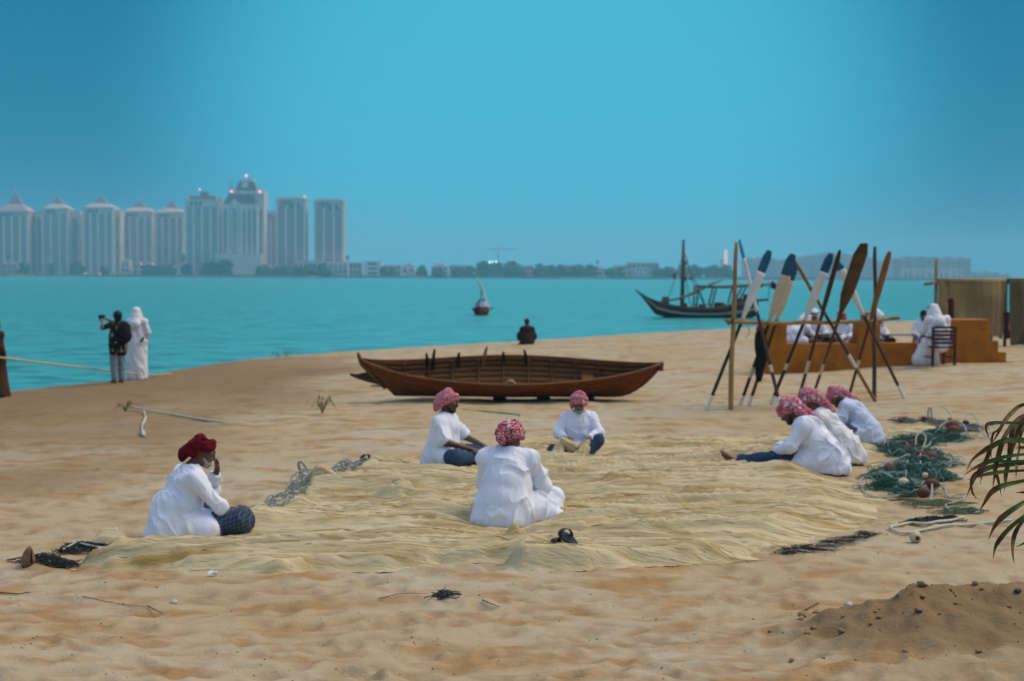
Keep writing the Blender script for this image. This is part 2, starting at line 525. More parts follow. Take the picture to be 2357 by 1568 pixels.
def tower(label, u0, u1, vtop, D, wall, style, vpeak=None, wings=(0, 0, 0), nb=4, beacons=()):
    x0, x1 = fx(u0, D), fx(u1, D); w = x1 - x0; d = w * 0.75
    zt = fz((u0 + u1) / 2, vtop, D); z0 = 1.4; h = zt - z0
    px = D / F
    t = thing('tower', label, 'tower', ((x0 + x1) / 2, D + d / 2, z0), 0, 'high rise towers on the far shore')
    hw = w / 2
    mb = MB().box((0, 0, h / 2), (w, d, h)); mb.build('wall', wall, t)
    # bays: pale pilasters standing proud of darker glazed strips
    nbay = nb; bw_ = w / nbay
    for i in range(nbay):
        cx = -hw + bw_ * (i + 0.5)
        MB().box((cx, -d / 2 - 0.25, h * 0.47), (bw_ * 0.44, 0.5, h * 0.9)).build('glazed_bay', STRIP, t)
        ww = MB()
        n = max(8, int(h * 0.9 / 4.0))
        for k in range(n):
            for q in (-0.31, 0.31):
                ww.box((cx + q * bw_ * 1.0, -d / 2 - 0.12, h * 0.04 + k * 4.0 + 1.5), (bw_ * 0.11, 0.24, 1.9))
        o = ww.build('window', GLASS, t); o['kind'] = 'stuff'
    fl = MB()
    for k in range(max(6, int(h * 0.9 / 4.0))):
        for i in range(nbay):
            cx = -hw + bw_ * (i + 0.5)
            fl.box((cx, -d / 2 - 0.6, h * 0.04 + k * 4.0), (bw_ * 0.40, 0.2, 1.1))
    o = fl.build('balcony', wall, t); o['kind'] = 'stuff'
    for i in range(nbay + 1):
        cx = -hw + bw_ * i
        cx = min(max(cx, -hw + 0.7), hw - 0.7)
        MB().box((cx, -d / 2 - 0.45, h * 0.46), (1.3 + 0.03 * w, 0.9, h * 0.92)).build('pilaster', TRIM, t)
    # high openings under the cornice
    for i in range(3):
        MB().box((-hw * 0.62 + i * w * 0.13, -d / 2 - 0.3, h - 3.4), (w * 0.07, 0.5, 3.2)).build('top_opening', GLASS, t)
    MB().box((0, 0, h + 0.5), (w + 1.4, d + 1.4, 1.0)).build('cornice', TRIM, t)
    if style == 'peak':
        zp = fz((u0 + u1) / 2, vpeak, D) - z0
        hp = zp - h
        b = MB()
        b.loft([[(sx_ * hw * k, sy_ * d / 2 * k2, z) for sx_, sy_ in ((-1, -1), (1, -1), (1, 1), (-1, 1))]
                for k, k2, z in ((0.96, 0.96, h + 1.0), (0.62, 0.7, h + 1 + hp * 0.22), (0.40, 0.5, h + 1 + hp * 0.30))])
        b.build('gable', wall, t)
        b = MB()
        b.loft([[(sx_ * hw * k, sy_ * d / 2 * k, z) for sx_, sy_ in ((-1, -1), (1, -1), (1, 1), (-1, 1))]
                for k, z in ((0.46, h + 1 + hp * 0.29), (0.26, h + 1 + hp * 0.58), (0.10, h + 1 + hp * 0.82), (0.03, h + 1 + hp * 0.9))])
        b.build('roof', ROSE_ROOF, t)
        MB().tube([(0, 0, h + hp * 0.88), (0, 0, h + hp * 1.08)], 0.35, 6).build('finial', TRIM, t)
    if style == 'mansard':
        zp = fz((u0 + u1) / 2, vpeak, D) - z0; hp = zp - h
        MB().loft([[(sx_ * hw * k, sy_ * d / 2 * k, z) for sx_, sy_ in ((-1, -1), (1, -1), (1, 1), (-1, 1))]
                   for k, z in ((0.92, h + 1), (0.80, h + 1 + hp * 0.42), (0.30, h + 1 + hp * 0.44), (0.20, h + hp))]).build('roof', ROOFM, t)
        for q in (-0.85, 0.85):
            MB().box((q * hw, -d / 2 + 1.5, h + 1 + hp * 0.22), (2.6, 3, hp * 0.44)).build('turret', TRIM, t)
    if style == 'flat':
        MB().box((0, 0, h + 1.9), (w * 0.86, d * 0.86, 1.8)).build('parapet', wall, t)
        for i in range(3):
            MB().box((-w * 0.18 + i * w * 0.22, -d / 2 - 0.35, h - 7), (w * 0.09, 0.6, 6)).build('arched_opening', GLASS, t)
    if wings[0]:
        for sx_ in (-1, 1):
            ww_ = wings[0] if sx_ < 0 else wings[1]
            if ww_ <= 0: continue
            ww_ *= px
            MB().box((sx_ * (hw + ww_ / 2), d * 0.1, (h - wings[2] * px) / 2), (ww_ - 0.02, d * 0.7, h - wings[2] * px)).build('wing', wall, t)
            MB().box((sx_ * (hw + ww_ / 2), -d * 0.26, (h - wings[2] * px) * 0.46), (ww_ * 0.45, 0.7, (h - wings[2] * px) * 0.85)).build('glazed_bay', STRIP, t)
    for (bu, bv) in beacons:
        lx = fx(bu, D) - (x0 + x1) / 2; lz = fz(bu, bv, D) - z0
        MB().tube([(lx, -d / 2 + 1.0, h + 0.5), (lx, -d / 2 + 1.0, lz)], 0.2, 5).build('beacon_mast', TRIM, t)
        o = MB().blob((lx, -d / 2 + 1.0, lz + 0.4), (0.75, 0.75, 0.75), 0, 0).build('beacon', RED_LAMP, t, True)
        o['label'] = 'glowing red warning beacon'
    return t
tower('pointed tower cut by the left edge of the photo', -8, 66, 487, 1560, WALLS[1], 'peak', 437, nb=4)
tower('pointed tower with a dark recessed slot up one side, beside the sky gap', 98, 158, 481, 1570, WALLS[0], 'peak', 449, (20, 24, 4), nb=3)
tower('pointed tower joined at its left to a pointed neighbour by a dark link', 192, 262, 479, 1560, WALLS[0], 'peak', 448, (0.01, 12, 5), nb=4)
tower('slimmer pointed tower right of the second sky gap', 283, 352, 488, 1590, WALLS[0], 'peak', 459, nb=4)
tower('pointed tower half hidden by the tower with the stepped mauve roof', 358, 424, 490, 1600, WALLS[0], 'peak', 460, nb=4)
tower('broad tower with stepped dark mauve roof and one red beacon', 427, 505, 462, 1545, WALLS[2], 'mansard', 441, nb=4, beacons=[(460, 437)])
tower('narrow low tower squeezed behind the grand domed tower', 606, 642, 490, 1640, WALLS[3], 'flat', nb=2)
tower('flat topped tower with three dark arches and a red beacon', 636, 703, 459, 1570, WALLS[3], 'flat', nb=3, beacons=[(702, 453)])
tower('flat topped tower standing last at the right of the tower row', 723, 791, 463, 1570, WALLS[3], 'flat', nb=3)

def grand_tower():
    D = 1540; x0, x1 = fx(513, D), fx(606, D); w = x1 - x0; d = w * 0.7; z0 = 1.4
    cx = (x0 + x1) / 2; zz_ = lambda v: fz(560, v, D) - z0
    t = thing('tower', 'tallest tower, with tiered dark crown and red beacons', 'tower', (cx, D + d / 2, z0), 0, 'high rise towers on the far shore')
    X = lambda u: fx(u, D) - cx
    ht = zz_(440)
    MB().box(((X(540) + X(606)) / 2, d * 0.1, ht / 2), (X(606) - X(540), d * 0.8, ht)).build('wall', WALLS[2], t)
    MB().box(((X(513) + X(594)) / 2, -d * 0.15, zz_(470) / 2), (X(594) - X(513), d * 0.7, zz_(470))).build('wall', WALLS[2], t)
    f = -d * 0.5
    MB().box(((X(527) + X(556)) / 2, f - 1.2, zz_(474) / 2), (X(556) - X(527), 2.4, zz_(474))).build('centre_bay', TRIM, t)
    gx0, gx1, gm_ = X(526), X(557), X(541.5)
    MB().loft([[(gx0, f - 2.6, zz_(474)), (gx1, f - 2.6, zz_(474)), (gx1, f, zz_(474)), (gx0, f, zz_(474))],
               [(X(534), f - 2.6, zz_(465)), (X(549), f - 2.6, zz_(465)), (X(549), f, zz_(465)), (X(534), f, zz_(465))],
               [(gm_ - .6, f - 2.6, zz_(458)), (gm_ + .6, f - 2.6, zz_(458)), (gm_ + .6, f, zz_(458)), (gm_ - .6, f, zz_(458))]]).build('gable', TRIM, t)
    MB().box((gm_, f - 2.7, zz_(478) / 2), (2.0, 0.6, zz_(478) * 0.95)).build('glazed_bay', STRIP, t)
    for u in (519, 562, 575, 587, 599):
        MB().box((X(u), f - 0.3 if u < 594 else -d * 0.32, zz_(480) / 2), (2.2, 0.9, zz_(480) * 0.96)).build('glazed_bay', STRIP, t)
    for u in (514, 525, 558, 569, 581, 592):
        MB().box((X(u), f - 0.5, zz_(478) / 2), (1.5, 1.0, zz_(478))).build('pilaster', TRIM, t)
    ww = MB()
    for u in (531, 536, 547, 552):
        for k in range(24): ww.box((X(u), f - 2.5, 8 + k * 4), (1.1, 0.25, 2.0))
    for u in (572, 584):
        for k in range(24): ww.box((X(u), f - 0.15, 8 + k * 4), (1.1, 0.3, 2.0))
    o = ww.build('window', GLASS, t); o['kind'] = 'stuff'
    # lower dark mansard, upper terrace, crown
    def frus(u0, u1, va, v0, v1, vb, y, dd):
        return [[(X(u0), y - dd, zz_(va)), (X(u1), y - dd, zz_(va)), (X(u1), y + dd, zz_(va)), (X(u0), y + dd, zz_(va))],
                [(X(v0), y - dd * .8, zz_(vb)), (X(v1), y - dd * .8, zz_(vb)), (X(v1), y + dd * .8, zz_(vb)), (X(v0), y + dd * .8, zz_(vb))]]
    MB().loft(frus(514, 591, 469.8, 526, 580, 447, -d * .15, d * .34)).build('roof', ROOFM, t)
    MB().box(((X(530) + X(604)) / 2, 0, zz_(443)), (X(604) - X(530), d * 0.7, 4)).build('cornice', TRIM, t)
    MB().loft(frus(541, 590, 438, 549, 579, 417, 0, d * .25)).build('crown_roof', ROOFM, t)
    MB().box((X(562), -d * .22, zz_(425)), (X(570) - X(555), 2.5, 5.5)).build('crest_panel', WALLS[4], t)
    MB().box((X(564), 0, zz_(414)), (X(581) - X(548), d * .44, 2.6)).build('crown_cap', TRIM, t)
    for u in (533, 601, 541, 590):
        MB().box((X(u), -d * .3, zz_(436)), (1.8, 1.8, 7)).build('turret', TRIM, t)
    for u, v in ((566, 404), (532, 440), (597, 441)):
        MB().blob((X(u), -d * .36, zz_(v)), (1.1, 1.1, 1.1), 0, 0).build('beacon', RED_LAMP, t, True)['label'] = 'glowing red warning beacon'
    MB().tube([(X(566), -d * .36 + .6, zz_(415)), (X(566), -d * .36 + .6, zz_(405))], 0.3, 5).build('beacon_mast', TRIM, t)
    MB().box(((X(500) + X(606)) / 2, f - 6, zz_(585) / 2), (X(606) - X(500), 11.9, zz_(585))).build('podium', WALLS[2], t)
grand_tower()

# ---- waterfront houses
def house(label, u0, u1, vtop, wall, D, cols=4, floors=2, roof='flat', porch=False, group='low waterfront houses'):
    x0, x1 = fx(u0, D), fx(u1, D); w = x1 - x0; d = max(10, w * 0.6); z0 = 1.5
    h = max(4.0, fz((u0 + u1) / 2, vtop, D) - z0)
    t = thing('waterfront_house', label, 'house', ((x0 + x1) / 2, D + d / 2, z0), 0, group)
    hb = h if roof == 'flat' else h * 0.72
    MB().box((0, 0, hb / 2), (w, d, hb)).build('wall', wall, t)
    for i in range(cols):
        for k in range(floors):
            MB().box((-w / 2 + w * (i + .5) / cols, -d / 2 - 0.1, hb * (k + .55) / floors), (w / cols * 0.5, 0.3, hb / floors * 0.5)).build('window', GLASS, t)
    if roof == 'flat':
        MB().box((0, 0, hb + 0.4), (w + 0.8, d + 0.8, 0.8)).build('parapet', TRIM, t)
    else:
        MB().loft([[(-w / 2 - .6, -d / 2 - .6, hb), (w / 2 + .6, -d / 2 - .6, hb), (w / 2 + .6, d / 2 + .6, hb), (-w / 2 - .6, d / 2 + .6, hb)],
                   [(-w / 2 * .4, -.5, h), (w / 2 * .4, -.5, h), (w / 2 * .4, .5, h), (-w / 2 * .4, .5, h)]]).build('roof', ROSE_ROOF if roof == 'hip' else WALLS[1], t)
    if porch:
        for i in range(cols + 1):
            MB().box((-w / 2 + w * i / cols, -d / 2 - 1.6, hb * .36), (0.9, 0.9, hb * .72)).build('column', TRIM, t)
        MB().box((0, -d / 2 - 1.3, hb * .74), (w, 2.6, 0.8)).build('porch_roof', TRIM, t)
    return t
HL = [
 ('low mauve house under the tower at the left edge of the photo', 4, 40, 601, 1, 3, 2, 'hip', False),
 ('pale colonnaded house between two dark shrubs at the left end of the shore', 66, 113, 598, 4, 5, 2, 'flat', True),
 ('pinkish house with a sloping roof below the second pointed tower', 122, 165, 602, 1, 3, 2, 'hip', False),
 ('grey house behind the two warm lamps on the quay', 184, 240, 609, 3, 4, 2, 'flat', False),
 ('white house with tall columns, left of the long hedge', 250, 298, 599, 4, 5, 2, 'flat', True),
 ('rosy house rising behind the long hedge', 306, 346, 600, 1, 3, 2, 'hip', False),
 ('white sloping roofed hall beside the long pink roof', 396, 441, 606, 4, 3, 1, 'hip', False),
 ('long pink roofed hall left of the grand tower', 416, 478, 584, 1, 5, 2, 'flat', False),
 ('lilac columned pavilion at the foot of the grand tower', 529, 590, 588, 2, 6, 2, 'flat', True),
 ('small pink house just right of the lilac pavilion', 634, 666, 612, 1, 3, 2, 'hip', False),
 ('long white house below the flat topped towers', 676, 742, 601, 2, 6, 1, 'flat', False),
 ('low white block under the last flat tower', 748, 799, 604, 4, 5, 2, 'flat', True),
 ('white three storey villa with wide dark glass bands', 837, 878, 603, 4, 1, 3, 'flat', False),
 ('low rosy house between the last tower and the white villa', 803, 832, 606, 1, 3, 2, 'flat', False),
 ('teal grey house to the right of the white villa', 884, 922, 611, 3, 4, 2, 'flat', False),
 ('white boathouse with a lean-to roof', 924, 955, 607, 4, 2, 1, 'hip', False),
 ('beige house with a small dome left of the tall crane', 992, 1030, 607, 0, 4, 2, 'hip', False),
 ('rosy terrace of flats left of the three white lights', 1034, 1088, 612, 1, 6, 2, 'flat', False),
 ('mauve house with a gable just left of the tall crane', 1092, 1128, 612, 1, 3, 2, 'hip', False),
 ('white low building at the foot of the tall crane', 1131, 1157, 606, 4, 2, 2, 'flat', False),
 ('pale mauve house between two dark tree crowns right of the crane', 1200, 1228, 613, 1, 3, 2, 'flat', False),
 ('mauve grey flats behind the round trees', 1296, 1345, 612, 1, 5, 2, 'flat', False),
 ('rosy flats right of the round trees, near the water mast', 1348, 1392, 612, 1, 4, 2, 'hip', False),
 ('lilac villa with arches, left of the grey flat block', 1412, 1442, 612, 2, 3, 2, 'flat', True),
 ('grey blue flat block behind the dhow prow', 1444, 1516, 606, 3, 7, 2, 'flat', False),
 ('white house in front of the grey blue flat block', 1462, 1490, 617, 4, 3, 2, 'flat', False),
 ('mauve house left of the dhow mast', 1528, 1560, 620, 1, 3, 1, 'flat', False),
 ('lilac house right of the dhow mast', 1584, 1612, 618, 2, 3, 1, 'flat', False),
 ('pale house behind the dhow canopy', 1622, 1655, 617, 2, 4, 1, 'flat', False),
]
for i, (lb, u0, u1, vt, wi, c, f_, rf, po) in enumerate(HL):
    house(lb, u0, u1, vt, WALLS[wi], FD + 45 + (i * 37 % 40) + (20 if u0 > 400 and u0 < 480 else 0) - (28 if 'pavilion' in lb or 'in front' in lb else 0), c, f_, rf, po)
# low quay walls and pale sheds at the water
for i, (lb, u0, u1, vt) in enumerate([('white shed at the water left of the dark boathouse trees', 884, 912, 626), ('white shed at the water below the boathouse', 934, 962, 627),
                                      ('pale sea wall in front of the round trees', 1345, 1390, 626)]):
    house(lb, u0, u1, vt, WALLS[4], FD + 46, 3, 1, 'flat', False, 'white sheds on the quay')

# ---- the apartment island at the right
def complex_block(label, u0, u1, vprof, D, wall, cols, group):
    """stepped block: list of (u, v) roofline points"""
    x0, x1 = fx(u0, D), fx(u1, D); z0 = 1.0
    t = thing('apartment_block', label, 'apartment block', ((x0 + x1) / 2, D, z0), 0, group)
    n = cols; us = np.linspace(u0, u1, n + 1)
    pu, pv = zip(*vprof)
    for i in range(n):
        um = (us[i] + us[i + 1]) / 2; h = fz(um, float(np.interp(um, pu, pv)), D) - z0
        a, b = fx(us[i], D) - (x0 + x1) / 2, fx(us[i + 1], D) - (x0 + x1) / 2
        off = (i % 2) * 5.0
        MB().box(((a + b) / 2, 15 - off, h / 2), (b - a - 0.1, 30, h)).build('wall', wall if i % 3 else WALLS[3], t)
        MB().box(((a + b) / 2, 15 - off, h + .6), ((b - a) * .9, 28, 1.1)).build('parapet', TRIM if i % 2 else ROOFM, t)
        ww = MB()
        for k in range(int(h / 4)):
            for q in (-.3, 0, .3):
                ww.box(((a + b) / 2 + q * (b - a), -off - .2, 2.5 + 4 * k), ((b - a) * .17, .5, 2.0))
        if ww.V:
            o = ww.build('window', GLASS, t); o['kind'] = 'stuff'
    return t
complex_block('stepped pale blue apartment island behind the oar rack', 1712, 1905, [(1700, 596), (1760, 594), (1800, 600), (1850, 592), (1905, 584)], 2300, WALLS[3], 13, 'apartment blocks across the bay')
complex_block('stepped apartment block seen between the oars and the rosy block', 1905, 2040, [(1905, 582), (1950, 586), (1990, 592), (2040, 604)], 2320, WALLS[0], 9, 'apartment blocks across the bay')
complex_block('wide rosy brown apartment block at the right of the bay', 2052, 2232, [(2052, 600), (2085, 592), (2230, 594)], 2200, WALLS[1], 12, 'apartment blocks across the bay')
complex_block('very low pale block tailing off above the hung net', 2236, 2325, [(2236, 630), (2270, 626), (2325, 634)], 2300, WALLS[3], 7, 'apartment blocks across the bay')
o = complex_block('glowing peach lit tower at the left end of the apartment island', 1664, 1676, [(1660, 600), (1680, 600)], 2200, WALLS[4], 1, 'apartment blocks across the bay')
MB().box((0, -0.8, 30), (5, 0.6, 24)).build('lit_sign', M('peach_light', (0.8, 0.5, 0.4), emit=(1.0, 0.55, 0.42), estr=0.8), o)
for i, u in enumerate((2090, 2118, 2146, 2172, 2202)):
    house(['pale villa under the left end of the rosy block', 'pale villa second from the left under the rosy block', 'pale villa under the middle of the rosy block',
           'pale villa left of the hung net post', 'pale villa just above the hung net'][i], u - 12, u + 12, 621, WALLS[2], 2120, 2, 2, 'flat', True, 'pale villas below the rosy block')

# ---- shore trees
LEAF_FAR = M('shore_foliage', (0.030, 0.065, 0.045), (0.06, 0.10, 0.06), 0.6)
BARK = M('bark', (0.16, 0.11, 0.07), (0.22, 0.16, 0.11), 6)
def far_tree(label, u, vtop, wpx, D, palm=False):
    x = fx(u, D); z0 = 1.5; h = max(4, fz(u, vtop, D) - z0); wd = wpx * D / F * (1.0 if palm else 1.45)
    t = thing('shore_palm' if palm else 'shore_tree', label, 'palm tree' if palm else 'tree', (x, D, z0), 0, 'trees along the far shore')
    MB().tube([(0, 0, -0.5), (0.2, 0, h * .4), (0, 0, h * .75)], [0.5, 0.4, 0.25], 6).build('trunk', BARK, t)
    c = MB()
    if palm:
        for k in range(12):
            a = k * 2 * math.pi / 12; 
            c.tube([(0, 0, h * .74), (math.cos(a) * wd * .25, math.sin(a) * wd * .25, h * .93), (math.cos(a) * wd * .5, math.sin(a) * wd * .5, h * .76)], [0.5, 0.8, 0.1], 4, 0.3)
    else:
        for k in range(60):
            a = rng.uniform(0, 6.28); q = rng.uniform(0, 1) ** .5; zz_ = rng.uniform(0.04, 0.94)
            s_ = math.sin(math.pi * (0.30 + 0.62 * zz_)) * (1 + .25 * math.sin(a * 3 + u))
            r_ = rng.uniform(.10, .20) * wd
            c.blob((math.cos(a) * q * wd * .46 * s_, math.sin(a) * q * wd * .4 * s_, zz_ * h), (r_, r_, r_ * rng.uniform(.5, .9)), k, .5, 6, 4)
    c.build('crown', LEAF_FAR, t)
TREES = [(20, 585, 12, 1), (56, 606, 22, 0), (119, 607, 10, 0), (176, 603, 24, 0), (238, 614, 14, 0), (345, 611, 26, 0), (368, 613, 26, 0), (388, 613, 22, 0),
         (430, 609, 18, 0), (470, 606, 14, 0), (492, 604, 34, 0), (518, 600, 34, 0), (604, 614, 26, 0), (620, 618, 18, 0), (650, 611, 26, 0), (690, 615, 30, 0), (718, 612, 30, 0), (745, 607, 28, 0),
         (800, 586, 9, 1), (882, 612, 12, 0), (902, 616, 20, 0), (972, 612, 18, 0), (1010, 616, 18, 0), (1056, 618, 22, 0), (1082, 614, 20, 0), (1115, 602, 30, 0), (1148, 604, 20, 0),
         (1176, 606, 36, 0), (1194, 616, 22, 0), (1243, 608, 26, 0), (1268, 613, 26, 0), (1290, 609, 22, 0), (1312, 618, 20, 0), (1332, 609, 24, 0), (1360, 610, 24, 0), (1404, 617, 18, 0), (1428, 613, 14, 0),
         (1516, 618, 26, 0), (1540, 615, 24, 0), (1572, 612, 20, 0), (1600, 611, 26, 0), (1640, 612, 28, 0), (1672, 611, 24, 0), (1375, 597, 8, 1)]
USED = set()
for i, (u, v, w_, p_) in enumerate(TREES):
    nearest = min(HL, key=lambda q: abs((q[1] + q[2]) / 2 - u))
    side = 'left' if u < (nearest[1] + nearest[2]) / 2 else 'right'
    core = ' '.join(nearest[0].split(' with ')[0].split(',')[0].split()[:6])
    size = 'broad' if w_ > 25 else ('slim' if w_ < 15 else 'rounded')
    kind = 'lone palm' if p_ else f'{size} dark shore tree'
    _lb = f'{kind} {"beside" if abs(u - (nearest[1] + nearest[2]) / 2) < 25 else "to the " + side + " of"} the {core}'
    if _lb in USED: _lb += ', right one of two'
    USED.add(_lb)
    far_tree(_lb, u, v, w_, FD + 18 + (i * 13 % 22), bool(p_))

# ---- tower crane, mast, lamps, buoys
CR = M('crane_steel', (0.30, 0.32, 0.34), (0.36, 0.38, 0.40), 1)
D = 1900; cx_ = fx(1146, D); zt = fz(1146, 577, D)
t = thing('tower_crane', 'faint tower crane rising above the shore houses', 'crane', (cx_, D, 2.0))
for dx_ in (-1, 1):
    for dy_ in (-1, 1): MB().box((dx_, dy_, zt / 2), (0.5, 0.5, zt)).build('mast', CR, t)
b = MB()
for k in range(int(zt / 3)): b.tube([(-1, -1, 3 * k), (1, -1, 3 * k + 3)], 0.18, 4)
b.build('lattice', CR, t)
MB().box(((fx(1190, D) - cx_) / 2, 0, zt), (fx(1190, D) - cx_, 1.3, 1.1)).build('jib', CR, t)
MB().box(((fx(1128, D) - cx_) / 2 - 1.5, 0, zt - .2), (cx_ - fx(1128, D), 1.3, 1.1)).build('counter_jib', CR, t)
MB().box((0, -1.8, zt - 2), (2, 2, 2.6)).build('cab', WALLS[4], t)
for i, (u, v) in enumerate(((1126, 603.5), (1132, 602.5), (1142, 602.5))):
    Dl = 1510; t = thing('floodlight', ['white floodlight glowing left of the crane, first of three', 'white floodlight overlapping its left neighbour by the crane', 'white floodlight glowing directly under the crane mast'][i],
              'floodlight', (fx(u, Dl), Dl, 1.5), 0, 'white floodlights by the crane')
    zl = fz(u, v, Dl) - 1.5
    MB().tube([(0, 0, 0), (0, 0, zl)], .25, 6).build('pole', CR, t)
    MB().blob((0, -.5, zl), (.6, .5, .6), 0, 0).build('lamp', WHITE_LAMP, t, True)
for i, (u, v) in enumerate(((197, 631.5), (230, 631), (325, 608), (353, 608))):
    Dl = 1502 if i < 2 else 1512; t = thing('quay_lamp', ['dim warm lamp low on the quay wall', 'bright warm lamp low on the quay wall', 'warm lamp in front of the rosy house', 'warm lamp above the long hedge'][i],
              'street lamp', (fx(u, Dl), Dl, 1.4), 0, 'warm lamps on the far shore')
    zl = max(1.0, fz(u, v, Dl) - 1.4)
    MB().tube([(0, 0, 0), (0, 0, zl)], .15, 6).build('pole', CR, t)
    MB().blob((0, 0, zl), (.55, .55, .55), 0, 0).build('lamp', WARM_LAMP, t, True)
for i, (u, col_, v) in enumerate(((86, (0.5, 0.05, 0.05), 640.5), (449, (0.5, 0.06, 0.06), 641.5), (555, (0.03, 0.35, 0.18), 643))):
    Dl = 1150; m_ = M(['red_buoy', 'red_buoy', 'green_buoy'][i], col_)
    t = thing('buoy', ['red channel buoy below the pointed towers', 'red channel buoy below the stepped roof tower', 'green channel buoy below the lilac pavilion'][i], 'buoy', (fx(u, Dl), Dl, WATER_Z), 0, 'channel buoys')
    MB().lathe([(0.2, -.6), (1.1, -.4), (1.15, .5), (.9, .7), (.35, 1.0), (.25, 2.6), (.05, 2.7)], (0, 0, 0), 10).build('float', m_, t, True)
    MB().lathe([(.05, 2.7), (.45, 2.75), (.3, 3.4), (.02, 3.5)], (0, 0, 0), 8).build('top_mark', m_, t, True)

# ---- sea haze over the whole bay
hz = MB(); hz.box((0, 2350, 57.5), (10000, 4900, 123))
ho = hz.build('haze', None)
ho.data.materials.clear()
hm = bpy.data.materials.new('haze'); hm.use_nodes = True
hm.node_tree.nodes.clear()
pv = N(hm.node_tree, 'ShaderNodeVolumePrincipled'); oo = N(hm.node_tree, 'ShaderNodeOutputMaterial')
pv.inputs['Color'].default_value = (0.38, 0.82, 1.0, 1); pv.inputs['Density'].default_value = 0.00031; pv.inputs['Anisotropy'].default_value = 0.0
L(hm.node_tree, pv.outputs[0], oo.inputs['Volume'])
ho.data.materials.append(hm)
tag(ho, 'thin sea haze over the bay', None, kind='stuff')
